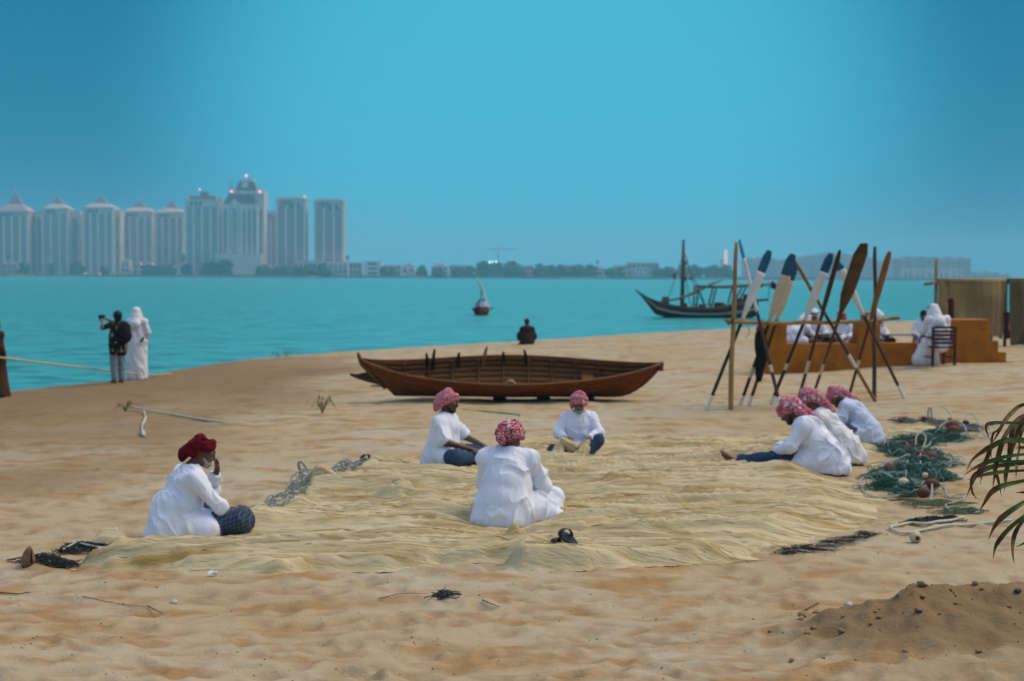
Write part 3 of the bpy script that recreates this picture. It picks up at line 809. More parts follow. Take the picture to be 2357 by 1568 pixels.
# ================================================================== sculpting: signed distance fields -> continuous surfaces
class SDF:
    def __init__(s, lo, hi, res):
        s.lo = np.array(lo, float); s.res = res
        n = np.ceil((np.array(hi, float) - s.lo) / res).astype(int) + 1
        s.ax = [s.lo[i] + res * np.arange(n[i]) for i in range(3)]
        s.f = np.full(n, 1.0, np.float32)
    def _win(s, lo, hi, pad):
        sl = []
        for i in range(3):
            a = int(max(0, math.floor((lo[i] - pad - s.lo[i]) / s.res))); b = int(min(len(s.ax[i]), math.ceil((hi[i] + pad - s.lo[i]) / s.res) + 1))
            sl.append(slice(a, max(a, b)))
        X = s.ax[0][sl[0]][:, None, None]; Y = s.ax[1][sl[1]][None, :, None]; Z_ = s.ax[2][sl[2]][None, None, :]
        return tuple(sl), X, Y, Z_
    def _join(s, sl, d, k, sub=False):
        a = s.f[sl]
        if a.size == 0: return
        if sub:
            d = -d
            if k > 0:
                h = np.maximum(k - np.abs(a - d), 0) / k; s.f[sl] = np.maximum(a, d) + h * h * k * 0.25
            else: s.f[sl] = np.maximum(a, d)
        else:
            if k > 0:
                h = np.maximum(k - np.abs(a - d), 0) / k; s.f[sl] = np.minimum(a, d) - h * h * k * 0.25
            else: s.f[sl] = np.minimum(a, d)
    def cone(s, a, b, ra, rb, k=0.02, flat=False, sub=False, squash=None):
        a, b = np.array(a, float), np.array(b, float); m = max(ra, rb)
        sl, X, Y, Z_ = s._win(np.minimum(a, b) - m, np.maximum(a, b) + m, k + 2.5 * s.res)
        ba = b - a; LL = ba @ ba + 1e-9
        t = ((X - a[0]) * ba[0] + (Y - a[1]) * ba[1] + (Z_ - a[2]) * ba[2]) / LL
        tc_ = np.clip(t, 0, 1)
        d = np.sqrt((X - a[0] - tc_ * ba[0]) ** 2 + (Y - a[1] - tc_ * ba[1]) ** 2 + (Z_ - a[2] - tc_ * ba[2]) ** 2) - (ra + (rb - ra) * tc_)
        if flat:
            l_ = math.sqrt(LL)
            d = np.maximum(d, np.maximum(-1.0, (t - 1) * l_))
        s._join(sl, d, k, sub); return s
    def path(s, P, rr, k=0.02, n=6):
        C = catmull(P, n); r_ = np.interp(np.linspace(0, 1, len(C)), np.linspace(0, 1, len(rr)), rr)
        for i in range(len(C) - 1): s.cone(C[i], C[i + 1], r_[i], r_[i + 1], k)
        return s
    def ell(s, c, r, A=None, k=0.02, sub=False):
        c = np.array(c, float); r = np.array(r, float); A = np.eye(3) if A is None else np.array(A, float)   # columns: local axes
        ext = np.sqrt(((A * r[None, :]) ** 2).sum(1))
        sl, X, Y, Z_ = s._win(c - ext, c + ext, k + 2.5 * s.res)
        q0 = ((X - c[0]) * A[0, 0] + (Y - c[1]) * A[1, 0] + (Z_ - c[2]) * A[2, 0]) / r[0]
        q1 = ((X - c[0]) * A[0, 1] + (Y - c[1]) * A[1, 1] + (Z_ - c[2]) * A[2, 1]) / r[1]
        q2 = ((X - c[0]) * A[0, 2] + (Y - c[1]) * A[1, 2] + (Z_ - c[2]) * A[2, 2]) / r[2]
        q = np.sqrt(q0 * q0 + q1 * q1 + q2 * q2)
        g = np.sqrt((q0 / r[0]) ** 2 + (q1 / r[1]) ** 2 + (q2 / r[2]) ** 2) + 1e-9
        d = q * (q - 1) / g
        s._join(sl, d, k, sub); return s
    def cut(s, p, n, lo=None, hi=None):
        """remove everything on the side of plane (p, n) that n points to, inside a box"""
        p = np.array(p, float); n = np.array(n, float); n /= np.linalg.norm(n)
        lo = s.lo if lo is None else np.array(lo); hi = np.array([a[-1] for a in s.ax]) if hi is None else np.array(hi)
        sl, X, Y, Z_ = s._win(lo, hi, 0)
        d = (X - p[0]) * n[0] + (Y - p[1]) * n[1] + (Z_ - p[2]) * n[2]
        s.f[sl] = np.maximum(s.f[sl], d); return s
    def mesh(s):
        f = s.f; f[0] = f[-1] = 1; f[:, 0] = f[:, -1] = 1; f[:, :, 0] = f[:, :, -1] = 1
        S = f < 0
        c = np.zeros(tuple(n - 1 for n in f.shape), np.int8)
        for i in (0, 1):
            for j in (0, 1):
                for k in (0, 1):
                    c += S[i:f.shape[0] - 1 + i, j:f.shape[1] - 1 + j, k:f.shape[2] - 1 + k]
        I = np.argwhere((c > 0) & (c < 8))
        idx = np.full(c.shape, -1, np.int32); idx[I[:, 0], I[:, 1], I[:, 2]] = np.arange(len(I))
        cor = [(i, j, k) for i in (0, 1) for j in (0, 1) for k in (0, 1)]
        val = {q: f[I[:, 0] + q[0], I[:, 1] + q[1], I[:, 2] + q[2]].astype(float) for q in cor}
        acc = np.zeros((len(I), 3)); cnt = np.zeros(len(I))
        for q in cor:
            for a in range(3):
                if q[a]: continue
                p = list(q); p[a] = 1; p = tuple(p)
                v0, v1 = val[q], val[p]
                m = (v0 < 0) != (v1 < 0)
                t = np.where(m, v0 / np.where(m, v0 - v1, 1), 0)
                pt = np.tile(np.array(q, float), (len(I), 1)); pt[:, a] = t
                acc[m] += pt[m]; cnt[m] += 1
        V = s.lo + (I + acc / cnt[:, None]) * s.res
        Q = []
        for a in range(3):
            b, c2 = (a + 1) % 3, (a + 2) % 3
            A0 = [slice(None)] * 3; A1 = [slice(None)] * 3
            A0[a] = slice(0, -1); A1[a] = slice(1, None)
            D_ = S[tuple(A0)] != S[tuple(A1)]
            E = np.argwhere(D_)
            E = E[(E[:, b] > 0) & (E[:, c2] > 0) & (E[:, b] < f.shape[b] - 1) & (E[:, c2] < f.shape[c2] - 1)]
            if not len(E): continue
            def cell(db, dc):
                e = E.copy(); e[:, b] += db; e[:, c2] += dc
                return idx[e[:, 0], e[:, 1], e[:, 2]]
            q = np.stack([cell(-1, -1), cell(0, -1), cell(0, 0), cell(-1, 0)], 1)
            ins = S[E[:, 0], E[:, 1], E[:, 2]]
            q = np.where(ins[:, None], q, q[:, ::-1])
            Q.append(q)
        return V, np.concatenate(Q)
def vnormals(V, Q):
    n = np.cross(V[Q[:, 2]] - V[Q[:, 0]], V[Q[:, 3]] - V[Q[:, 1]])
    out = np.zeros_like(V)
    for i in range(4): np.add.at(out, Q[:, i], n)
    return out / (np.linalg.norm(out, axis=1, keepdims=True) + 1e-12)
def folds(V, Q, amp, seed, drape=(0.25, 0.2, -1.0), f=(9.0, 1.7), soft=1.0):
    """cloth folds: ridged noise drawn out along the drape direction"""
    d = np.array(drape, float); d /= np.linalg.norm(d)
    N_ = vnormals(V, Q)
    a = np.cross(d, (0, 1.0, 0)); a /= np.linalg.norm(a); b = np.cross(d, a)
    sd_ = np.where(V[:, 0] > 0, 1.0, -1.0)
    P = V.copy()
    w = 0.03 * vnoise(P[:, 0] * 7, P[:, 1] * 7, P[:, 2] * 7, seed + 3)
    u1, u2, u3 = P @ a + w, P @ b + w, P @ d
    r1 = 1 - 2 * np.abs(vnoise(u1 * f[0], u2 * f[0], u3 * f[1], seed))
    r2 = 1 - 2 * np.abs(vnoise(u1 * f[0] * 2.1, u2 * f[0] * 2.1, u3 * f[1] * 2.3 + 4, seed + 9))
    big = vnoise(u1 * 5, u2 * 5, u3 * 2.5, seed + 5)
    s1 = ((1 + r1) / 2) ** 3.5; s2 = ((1 + r2) / 2) ** 3
    h = amp * 1.7 * (1.9 * s1 * (0.55 + 0.45 * big) + 0.8 * s2 * (0.5 - 0.5 * big) + 0.35 * big + 0.15)
    return V + N_ * h[:, None] * soft

# ------------------------------------------------------------------ cloth and skin
SKIN = {'dark': M('skin_brown', (0.145, 0.066, 0.038), (0.105, 0.045, 0.026), 14, 0.5, 0.15, 90, spec=0.4),
        'mid': M('skin_tan', (0.21, 0.105, 0.065), (0.16, 0.075, 0.045), 14, 0.5, 0.15, 90, spec=0.4)}
def clothmat(name, c, c2=None, bump=0.25):
    return M(name, c, c2 or tuple(k * 0.93 for k in c), 9, 0.85, bump, 60, spec=0.15)
WHITE = clothmat('white_cotton', (0.81, 0.83, 0.94))
COOLWHITE = clothmat('bluish_cotton', (0.60, 0.66, 0.84))
CREAMW = clothmat('offwhite_cotton', (0.77, 0.75, 0.76))
DENIM = clothmat('navy_denim', (0.030, 0.055, 0.115), (0.045, 0.08, 0.15))
DARKCLOTH = clothmat('black_cloth', (0.012, 0.012, 0.014))
BROWNCLOTH = clothmat('dark_brown_cloth', (0.030, 0.016, 0.012))
GREYDENIM = clothmat('grey_denim', (0.20, 0.25, 0.29), (0.26, 0.31, 0.35))
EYEW = M('eye_white', (0.6, 0.58, 0.55), rough=0.2); EYED = M('eye_iris', (0.01, 0.006, 0.004), rough=0.1)
HAIRM = M('black_hair', (0.010, 0.008, 0.008), (0.02, 0.016, 0.014), 30, 0.6, 0.4, 120)
GREYHAIR = M('grey_beard', (0.38, 0.36, 0.35), (0.22, 0.20, 0.19), 60, 0.8, 0.5, 150)
def checkmat(name, ca, cb, cell=60.0, big=5.0, bias=0.5):
    """woven red and white headcloth: small check, with broad plain stripes where it folds"""
    m = bpy.data.materials.new(name); m.use_nodes = True; t = m.node_tree; b = t.nodes['Principled BSDF']
    b.inputs['Roughness'].default_value = 0.9; b.inputs['Specular IOR Level'].default_value = 0.1
    co = N(t, 'ShaderNodeTexCoord'); nz_ = N(t, 'ShaderNodeTexNoise'); nz_.inputs['Scale'].default_value = 7
    L(t, co.outputs['Object'], nz_.inputs['Vector'])
    mx = N(t, 'ShaderNodeMix', data_type='RGBA', blend_type='LINEAR_LIGHT'); mx.inputs[0].default_value = 0.05
    L(t, co.outputs['Object'], mx.inputs[6]); L(t, nz_.outputs['Color'], mx.inputs[7])
    vor = N(t, 'ShaderNodeTexVoronoi'); vor.inputs['Scale'].default_value = cell; vor.inputs['Randomness'].default_value = 0.25
    L(t, mx.outputs[2], vor.inputs['Vector'])
    g = N(t, 'ShaderNodeMapRange'); g.inputs['From Min'].default_value = 0.53; g.inputs['From Max'].default_value = 0.66
    L(t, vor.outputs['Distance'], g.inputs['Value'])
    n2 = N(t, 'ShaderNodeTexNoise'); n2.inputs['Scale'].default_value = big; n2.inputs['Detail'].default_value = 2; n2.inputs['Distortion'].default_value = 1.2
    L(t, co.outputs['Object'], n2.inputs['Vector'])
    g2 = N(t, 'ShaderNodeMapRange'); g2.inputs['From Min'].default_value = bias; g2.inputs['From Max'].default_value = bias + 0.06
    L(t, n2.outputs[0], g2.inputs['Value'])
    c1 = N(t, 'ShaderNodeMix', data_type='RGBA'); c1.inputs[6].default_value = (*ca, 1); c1.inputs[7].default_value = (*cb, 1)
    L(t, g.outputs[0], c1.inputs[0])
    c2 = N(t, 'ShaderNodeMix', data_type='RGBA'); c2.inputs[7].default_value = (*cb, 1)
    L(t, g2.outputs[0], c2.inputs[0]); L(t, c1.outputs[2], c2.inputs[6]); L(t, c2.outputs[2], b.inputs['Base Color'])
    bp = N(t, 'ShaderNodeBump'); bp.inputs['Strength'].default_value = 0.35; bp.inputs['Distance'].default_value = 0.01
    n3 = N(t, 'ShaderNodeTexNoise'); n3.inputs['Scale'].default_value = 45; L(t, co.outputs['Object'], n3.inputs['Vector'])
    L(t, n3.outputs[0], bp.inputs['Height']); L(t, bp.outputs[0], b.inputs['Normal'])
    return m
RED, RWHITE = (0.40, 0.020, 0.055), (0.72, 0.60, 0.64)
CHECK_A = checkmat('red_check_cloth', RED, RWHITE, 62, 9.0, 0.60)
CHECK_B = checkmat('striped_red_check_cloth', (0.34, 0.012, 0.035), RWHITE, 52, 10.0, 0.61)
CHECK_PINK = checkmat('pink_check_cloth', (0.46, 0.055, 0.10), RWHITE, 80, 5.0, 0.66)
CHECK_DARK = checkmat('dark_red_cloth', (0.15, 0.005, 0.011), (0.07, 0.003, 0.010), 40, 6.0, 0.55)
def plaidmat():
    m = bpy.data.materials.new('blue_plaid_cloth'); m.use_nodes = True; t = m.node_tree; b = t.nodes['Principled BSDF']
    b.inputs['Roughness'].default_value = 0.85
    co = N(t, 'ShaderNodeTexCoord'); cur = (0.012, 0.045, 0.105)
    prev = None
    for rot, sc, colr, w in (((0, 0, -0.75), 11, (0.02, 0.035, 0.035), .55), ((0, 1.57, 0.4), 11, (0.02, 0.035, 0.035), .55), ((0, 0, -0.75), 11.0, (0.16, 0.20, 0.28), .93), ((0, 1.57, 0.4), 11.0, (0.16, 0.20, 0.28), .93)):
        mp = N(t, 'ShaderNodeMapping'); mp.inputs['Rotation'].default_value = rot; L(t, co.outputs['Object'], mp.inputs[0])
        wv = N(t, 'ShaderNodeTexWave'); wv.inputs['Scale'].default_value = sc / 1.2; wv.inputs['Distortion'].default_value = 0.4
        L(t, mp.outputs[0], wv.inputs['Vector'])
        g = N(t, 'ShaderNodeMapRange'); g.inputs['From Min'].default_value = w; g.inputs['From Max'].default_value = min(1, w + .05); g.inputs['To Max'].default_value = 0.6
        L(t, wv.outputs[0], g.inputs['Value'])
        x = N(t, 'ShaderNodeMix', data_type='RGBA'); L(t, g.outputs[0], x.inputs[0])
        if prev is None: x.inputs[6].default_value = (*cur, 1)
        else: L(t, prev, x.inputs[6])
        x.inputs[7].default_value = (*colr, 1); prev = x.outputs[2]
    L(t, prev, b.inputs['Base Color'])
    return m
PLAID = plaidmat()

# ------------------------------------------------------------------ people
def basis(yaw, pitch, roll=0.0):
    """head axes as columns right, forward, up; pitch down positive"""
    f = np.array((-math.sin(yaw) * math.cos(pitch), math.cos(yaw) * math.cos(pitch), -math.sin(pitch)))
    r = np.array((math.cos(yaw), math.sin(yaw), 0)); u = np.cross(r, f)
    r2 = r * math.cos(roll) + u * math.sin(roll); u2 = u * math.cos(roll) - r * math.sin(roll)
    return np.stack([r2, f, u2], 1)
SIT = dict(pelvis=(0, 0, .13), belly=(0, .05, .30), chest=(0, .09, .48), neck=(0, .135, .61), head=(0, .20, .73), hy=0.0, hp=.45, hr=0.0,
           shL=(-.175, .10, .525), shR=(.175, .10, .525), elL=(-.27, .20, .31), elR=(.27, .20, .31), wrL=(-.12, .40, .22), wrR=(.12, .40, .22),
           hdL=(.75, .6, -.2), hdR=(-.75, .6, -.2), hnL=(.2, -.3, -1), hnR=(-.2, -.3, -1),
           hipL=(-.10, .03, .12), hipR=(.10, .03, .12), knL=(-.36, .33, .17), knR=(.36, .33, .17), anL=(.10, .40, .07), anR=(-.10, .44, .08), toL=(.9, .25, -.1), toR=(-.9, .25, -.1), curl=.9)
BENCH = dict(pelvis=(0, 0, .10), belly=(0, .02, .28), chest=(0, .05, .47), neck=(0, .08, .60), head=(0, .12, .73), hy=0.0, hp=.3, hr=0.0,
             shL=(-.175, .06, .525), shR=(.175, .06, .525), elL=(-.25, .14, .30), elR=(.25, .14, .30), wrL=(-.13, .36, .22), wrR=(.13, .36, .22),
             hdL=(.3, .9, -.1), hdR=(-.3, .9, -.1), hnL=(.2, -.3, -1), hnR=(-.2, -.3, -1),
             hipL=(-.10, .03, .09), hipR=(.10, .03, .09), knL=(-.16, .44, .09), knR=(.16, .44, .09), anL=(-.16, .46, -.33), anR=(.16, .46, -.33), toL=(0, 1, -.1), toR=(0, 1, -.1), curl=.6)
STAND = dict(pelvis=(0, 0, .93), belly=(0, .01, 1.10), chest=(0, .0, 1.28), neck=(0, -.01, 1.45), head=(0, .02, 1.60), hy=0.0, hp=.05, hr=0.0,
             shL=(-.19, 0, 1.40), shR=(.19, 0, 1.40), elL=(-.25, -.03, 1.12), elR=(.25, -.03, 1.12), wrL=(-.25, .06, .88), wrR=(.25, .06, .88),
             hdL=(0, .2, -1), hdR=(0, .2, -1), hnL=(1, 0, 0), hnR=(-1, 0, 0),
             hipL=(-.09, 0, .90), hipR=(.09, 0, .90), knL=(-.10, .02, .50), knR=(.10, .02, .50), anL=(-.10, 0, .08), anR=(.10, 0, .08), toL=(-.1, 1, 0), toR=(.1, 1, 0), curl=.4)

class Person:
    def __init__(s, label, pos, face, pose, over=None, scale=1.0, res=.007, skin='dark', group=None, cat='person', name='person'):
        yaw = math.atan2(-face[0], face[1])
        s.t = thing(name, label, cat, pos, yaw, group)
        J = dict(pose); J.update(over or {})
        for k, v in J.items():
            if isinstance(v, tuple): J[k] = np.array(v, float) * (scale if k[:2] not in ('hd', 'hn', 'to') else 1.0)
        s.J, s.k, s.res, s.skin = J, scale, res, skin
        s.H = basis(J['hy'], J['hp'], J['hr'])
        P = np.array([v for k, v in J.items() if isinstance(v, np.ndarray) and k[:2] not in ('hd', 'hn', 'to')])
        s.lo = P.min(0) - .27; s.hi = P.max(0) + .27
    def world(s, p):
        y = s.t.rotation_euler[2]; c_, s_ = math.cos(y), math.sin(y); p = np.array(p, float)
        return np.array(s.t.location) + np.array((p[0] * c_ - p[1] * s_, p[0] * s_ + p[1] * c_, p[2]))
    def hl(s, x, y, z): return s.J['head'] + s.H @ np.array((x, y, z)) * s.k
    def body(s):
        J, k = s.J, s.k
        S = SDF(s.lo, s.hi, s.res); c = S.cone
        c(J['pelvis'], J['belly'], .135 * k, .125 * k, .04); c(J['belly'], J['chest'], .125 * k, .13 * k, .04)
        c(J['chest'], J['neck'], .12 * k, .07 * k, .04); c(J['shL'], J['shR'], .062 * k, .062 * k, .05)
        c(J['neck'], J['head'] - s.H[:, 2] * .03 * k, .056 * k, .055 * k, .02)
        for q in 'LR':
            c(J['sh' + q], J['el' + q], .050 * k, .041 * k, .03); c(J['el' + q], J['wr' + q], .042 * k, .026 * k, .02)
            c(J['hip' + q], J['kn' + q], .085 * k, .055 * k, .03); c(J['kn' + q], J['an' + q], .056 * k, .034 * k, .02)
            a = J['an' + q]; d = np.array(J['to' + q], float); d /= np.linalg.norm(d)
            up = J['kn' + q] - a; up = up - d * (up @ d); up /= np.linalg.norm(up) + 1e-9; sd_ = np.cross(d, up)
            heel = a - d * .045 * k - up * .035 * k; ball = a + d * .13 * k - up * .045 * k
            c(heel, ball, .036 * k, .028 * k, .02); c(a, ball, .034 * k, .026 * k, .02)
            for i in range(5):
                b0 = ball + sd_ * (i - 2) * .017 * k
                c(b0, b0 + d * (.055 - .006 * abs(i - 1)) * k, .013 * k, .009 * k, .006)
            s.hand(S, J['wr' + q], J['hd' + q], J['hn' + q], 1 if q == 'L' else -1)
        h = lambda x, y, z: s.hl(x, y, z)
        A = s.H
        S.ell(h(0, -.012, .030), np.array((.076, .098, .094)) * k, A, .02)
        S.ell(h(0, .035, -.028), np.array((.062, .064, .086)) * k, A, .02)
        S.ell(h(0, .050, -.082), np.array((.046, .044, .038)) * k, A, .02)
        for sg in (-1, 1):
            S.ell(h(sg * .032, .098, .010), np.array((.018, .012, .012)) * k, A, .012, True)
            S.ell(h(sg * .077, -.008, -.010), np.array((.010, .022, .032)) * k, A, .008)
            c(h(sg * .046, .082, .030), h(sg * .012, .094, .028), .010 * k, .010 * k, .012)
            S.ell(h(sg * .040, .078, -.020), np.array((.020, .016, .018)) * k, A, .015)
        c(h(0, .096, .012), h(0, .116, -.028), .008 * k, .0145 * k, .012)
        c(h(-.018, .094, -.054), h(.018, .094, -.054), .0075 * k, .0075 * k, .008)
        c(h(-.015, .092, -.068), h(.015, .092, -.068), .008 * k, .008 * k, .008)
        V, Q = S.mesh()
        s.b = mesh_obj('body', V, Q, SKIN[s.skin], s.t)
        eye = MB()
        mi = []
        for sg in (-1, 1):
            MB_e = MB().blob((0, 0, 0), (.0125, .0125, .0125), 0, 0, 10, 8)
            Ve = np.array(MB_e.V) * k
            Vw = np.array([h(sg * .032, .0845, .012) + A @ p for p in Ve])
            loc = Ve[:, 1]
            fm = [1 if np.mean([loc[i] for i in f]) > .0095 * k else 0 for f in MB_e.F]
            mesh_obj('eye', Vw, MB_e.F, None, s.t, True, mats=[EYEW, EYED], mi=fm)
        return s
    def hand(s, S, w, d, n, side):
        k = s.k; d = np.array(d, float); d /= np.linalg.norm(d); n = np.array(n, float); n = n - d * (n @ d); n /= np.linalg.norm(n)
        lat = np.cross(d, n) * side
        A = np.stack([lat, d, n], 1)
        S.ell(w + d * .048 * k, np.array((.041, .056, .018)) * k, A, .015)
        cu = s.J['curl']
        for i, ln in enumerate((.066, .076, .070, .054)):
            b0 = w + d * .088 * k + lat * (.031 - .0205 * i) * k
            d1 = d * math.cos(cu * .5) + n * math.sin(cu * .5); d2 = d * math.cos(cu * 1.25) + n * math.sin(cu * 1.25)
            m_ = b0 + d1 * ln * .5 * k; e = m_ + d2 * ln * .5 * k
            S.cone(b0 - d * .01, m_, .0095 * k, .0088 * k, .003); S.cone(m_, e, .0088 * k, .0072 * k, .003)
        b0 = w + d * .025 * k + lat * .032 * k
        m_ = b0 + (lat * .6 + d * .65 + n * .35) * .04 * k; e = m_ + (lat * .15 + d * .8 + n * .5) * .032 * k
        S.cone(b0, m_, .013 * k, .0105 * k, .008); S.cone(m_, e, .0105 * k, .008 * k, .004)
    def add(s, name, S, mat, amp=0, seed=0, drape=(.25, .2, -1), f=(9.0, 1.7), label=None):
        V, Q = S.mesh()
        if amp: V = folds(V, Q, amp, seed, drape, f)
        o = mesh_obj(name, V, Q, mat, s.t)
        if label: o['label'] = label
        return o
    def shirt(s, mat, seed=1, sleeve=(1.0, .92), hem=None, extra=(), infl=.015, amp=.008, drape=(.25, .2, -1), name='shirt', res=None, collar=.085):
        """sleeve: how far each arm is covered (2 = to the wrist, 1 = to the elbow)"""
        J, k = s.J, s.k; g = infl
        S = SDF(s.lo, s.hi, res or s.res * 1.25); c = S.cone
        X_ = np.array((1.0, 0, 0))
        for w_, sg in ((.058, 1), (.058, -1)):
            o_ = X_ * w_ * sg * k
            c(J['pelvis'] + o_ * 1.1, J['belly'] + o_, .135 * k + g, .122 * k + g, .05); c(J['belly'] + o_, J['chest'] + o_, .122 * k + g, .112 * k + g, .05)
        c(J['chest'], J['chest'] * .3 + J['neck'] * .7, .12 * k + g, .07 * k + g * .4, .06); c(J['shL'], J['shR'], .058 * k + g * .5, .058 * k + g * .5, .05)
        for a_ in 'LR':
            c(J['neck'] * .85 + J['chest'] * .15, J['sh' + a_], .05 * k + g * .4, .056 * k + g * .4, .05)
            c(J['hip' + a_], J['hip' + a_] * .62 + J['kn' + a_] * .38, .108 * k + g, .098 * k + g, .05)
        for i, q in enumerate('LR'):
            t = sleeve[i]; sh, el, wr = J['sh' + q], J['el' + q], J['wr' + q]
            if t <= 1.0: c(sh, sh + (el - sh) * t, .056 * k + g * .5, .058 * k + g * .6, .035, flat=True)
            else:
                c(sh, el, .056 * k + g * .5, .048 * k + g * .5, .035)
                e = el + (wr - el) * (t - 1); c(el, e, .047 * k + g * .5, .036 * k + g * .4, .03, flat=True)
        for e in extra: c(np.array(e[0]) * k, np.array(e[1]) * k, e[2] * k, e[3] * k, e[4] if len(e) > 4 else .06)
        nk = J['neck'] + (J['neck'] - J['chest']) * .10
        S.ell(nk + s.H[:, 2] * .05 * k, np.array((collar, collar, .10)) * k, None, .01, True)
        if hem is not None: S.cut((0, 0, hem), (0, 0, -1))
        return s.add(name, S, mat, amp, seed, drape)
    def legs(s, mat, to=(.95, .95), infl=.02, amp=.006, seed=2, name='trousers', extra=(), res=None):
        J, k = s.J, s.k
        S = SDF(s.lo, s.hi, res or s.res * 1.25); c = S.cone
        c(J['hipL'], J['hipR'], .11 * k + infl * .5, .11 * k + infl * .5, .04); c(J['pelvis'], J['pelvis'] + np.array((0, 0, .06)), .128 * k, .125 * k, .04)
        for i, q in enumerate('LR'):
            h, kn, an = J['hip' + q], J['kn' + q], J['an' + q]
            c(h, kn, .088 * k + infl, .060 * k + infl, .04)
            e = kn + (an - kn) * to[i]; c(kn, e, .060 * k + infl, .045 * k + infl, .03, flat=True)
        for e in extra: c(np.array(e[0]) * k, np.array(e[1]) * k, e[2] * k, e[3] * k, .05)
        S.cut((0, 0, .004), (0, 0, -1)) if J['pelvis'][2] < .5 and J['anL'][2] > -.1 else None
        return s.add(name, S, mat, amp, seed)
    def _hS(s, res=None, m=.33):
        c = s.J['head']; return SDF(c - m * s.k, c + m * s.k, res or s.res)
    def turban(s, mat, seed=1, tail=None, knot=None, wraps=5, label=None, band=.027):
        S = s._hS(); h, A, k = s.hl, s.H, s.k
        r_ = np.random.default_rng(seed)
        S.ell(h(0, -.018, .052), np.array((.093, .116, .084)) * k, A, 0)
        S.cut(h(0, .06, .014), -(A[:, 2] * .8 + A[:, 1] * .25))
        S.ell(h(0, -.07, .02), np.array((.083, .062, .07)) * k, A, .02)
        for i in range(wraps):
            tx, ty = r_.uniform(-.34, .34), r_.uniform(.05, .55); z0 = .026 + .044 * i / max(1, wraps - 1); sh = 1.0 - .10 * i / wraps
            P = []
            for a in np.linspace(0, 2 * math.pi, 22):
                x, y = .093 * sh * math.cos(a), .113 * sh * math.sin(a)
                P.append(h(x, y - .016, z0 + x * tx * .8 + y * ty * .55 + .006 * math.sin(3 * a + seed)))
            rr = [band * k * r_.uniform(.75, 1.1) for _ in range(6)]
            S.path(P, rr, .006, 1)
        # cloth drawn over the crown
        for i in range(3):
            a = r_.uniform(-.8, .8)
            P = [h(math.cos(b) * .088 * math.cos(a) , math.cos(b) * .10 * math.sin(a) - .02, .055 + .088 * math.sin(b)) for b in np.linspace(.05, math.pi - .05, 9)]
            S.path(P, [.016 * k, .024 * k, .016 * k], .010, 1)
        for tl in (tail or []):
            S.path([h(*p) for p in tl[0]], [q * k for q in tl[1]], .015, 4)
        for kn in (knot or []):
            S.ell(h(*kn[0]), np.array(kn[1]) * k, A, .012)
        o = s.add('turban', S, mat, .0028, seed, (.6, .3, -.4), (38, 9), label)
        return o
    def ghutra(s, mat, seed=3, agal=True, fall=.30, spread=.13):
        S = s._hS(m=.46); h, A, k = s.hl, s.H, s.k
        S.ell(h(0, -.015, .045), np.array((.091, .112, .088)) * k, A, 0)
        top = h(0, -.05, .03); dn = s.J['neck'] + np.array((0, -.10, -.10)) * k
        S.cone(top, s.J['neck'] * .5 + s.J['head'] * .5 - A[:, 1] * .055 * k, .095 * k, .10 * k, .05)
        S.cone(s.J['neck'] * .6 + s.J['head'] * .4 - A[:, 1] * .055 * k, dn, .10 * k, spread * k, .05)
        for sg in (-1, 1):
            S.cone(h(sg * .078, .01, .02), s.J['neck'] + np.array((sg * .12, .05, -.06)) * k, .03 * k, .045 * k, .03)
        S.ell(h(0, .085, -.045), np.array((.064, .075, .085)) * k, A, .01, True)
        o = s.add('headcloth', S, mat, .005, seed, (.2, .1, -1), (22, 3))
        if agal:
            b = MB()
            for z0 in (.062, .080):
                P = [h(.094 * math.cos(a), .114 * math.sin(a) - .016, z0 + .012 * math.sin(a)) for a in np.linspace(0, 2 * math.pi, 25)]
                b.tube(P, .0105 * k, 6, cap=False)
            b.build('agal', HAIRM, s.t, True)
        return o
    def hair(s, mat=None, vol=1.0, low=-.05, name='hair'):
        S = s._hS(m=.28); h, A, k = s.hl, s.H, s.k
        S.ell(h(0, -.022, .042), np.array((.086, .106, .094)) * k * vol, A, 0); S.ell(h(0, -.06, low + .02), np.array((.074, .055, .07)) * k, A, .03)
        S.ell(h(0, .11, -.02), np.array((.085, .075, .085)) * k, A, .01, True)
        return s.add(name, S, mat or HAIRM, .004, 5, (.3, .1, -1), (60, 12))
    def beard(s, mat=None, ln=.03):
        S = s._hS(s.res * .8, .24); h, A, k = s.hl, s.H, s.k
        S.ell(h(0, .058, -.090 - ln * .4), np.array((.047, .042, .030 + ln * .5)) * k, A, 0)
        for sg in (-1, 1): S.cone(h(sg * .060, .012, -.045), h(sg * .034, .056, -.094), .008 * k, .019 * k, .015)
        S.cone(h(-.024, .096, -.043), h(.024, .096, -.043), .008 * k, .008 * k, .004)
        S.ell(h(0, .105, -.062), np.array((.022, .014, .008)) * k, A, .004, True)
        return s.add('beard', S, mat or HAIRM, .003, 4, (0, .3, -1), (80, 20))
    def glasses(s):
        b = MB(); h, k = s.hl, s.k
        for sg in (-1, 1):
            b.tube([h(sg * .034 + .023 * math.cos(a), .112, .010 + .018 * math.sin(a)) for a in np.linspace(0, 2 * math.pi, 14)], .003 * k, 5)
            b.tube([h(sg * .057, .110, .014), h(sg * .074, .06, .016), h(sg * .080, -.005, .010)], .0028 * k, 5)
        b.tube([h(-.011, .114, .012), h(.011, .114, .012)], .003 * k, 5)
        return b.build('glasses', HAIRM, s.t, True)
# ================================================================== the seven net menders
MEND = 'men mending the long net'
GROUND_NET = 0.035
def seat(u, v): return gp(u, v, GROUND_NET)

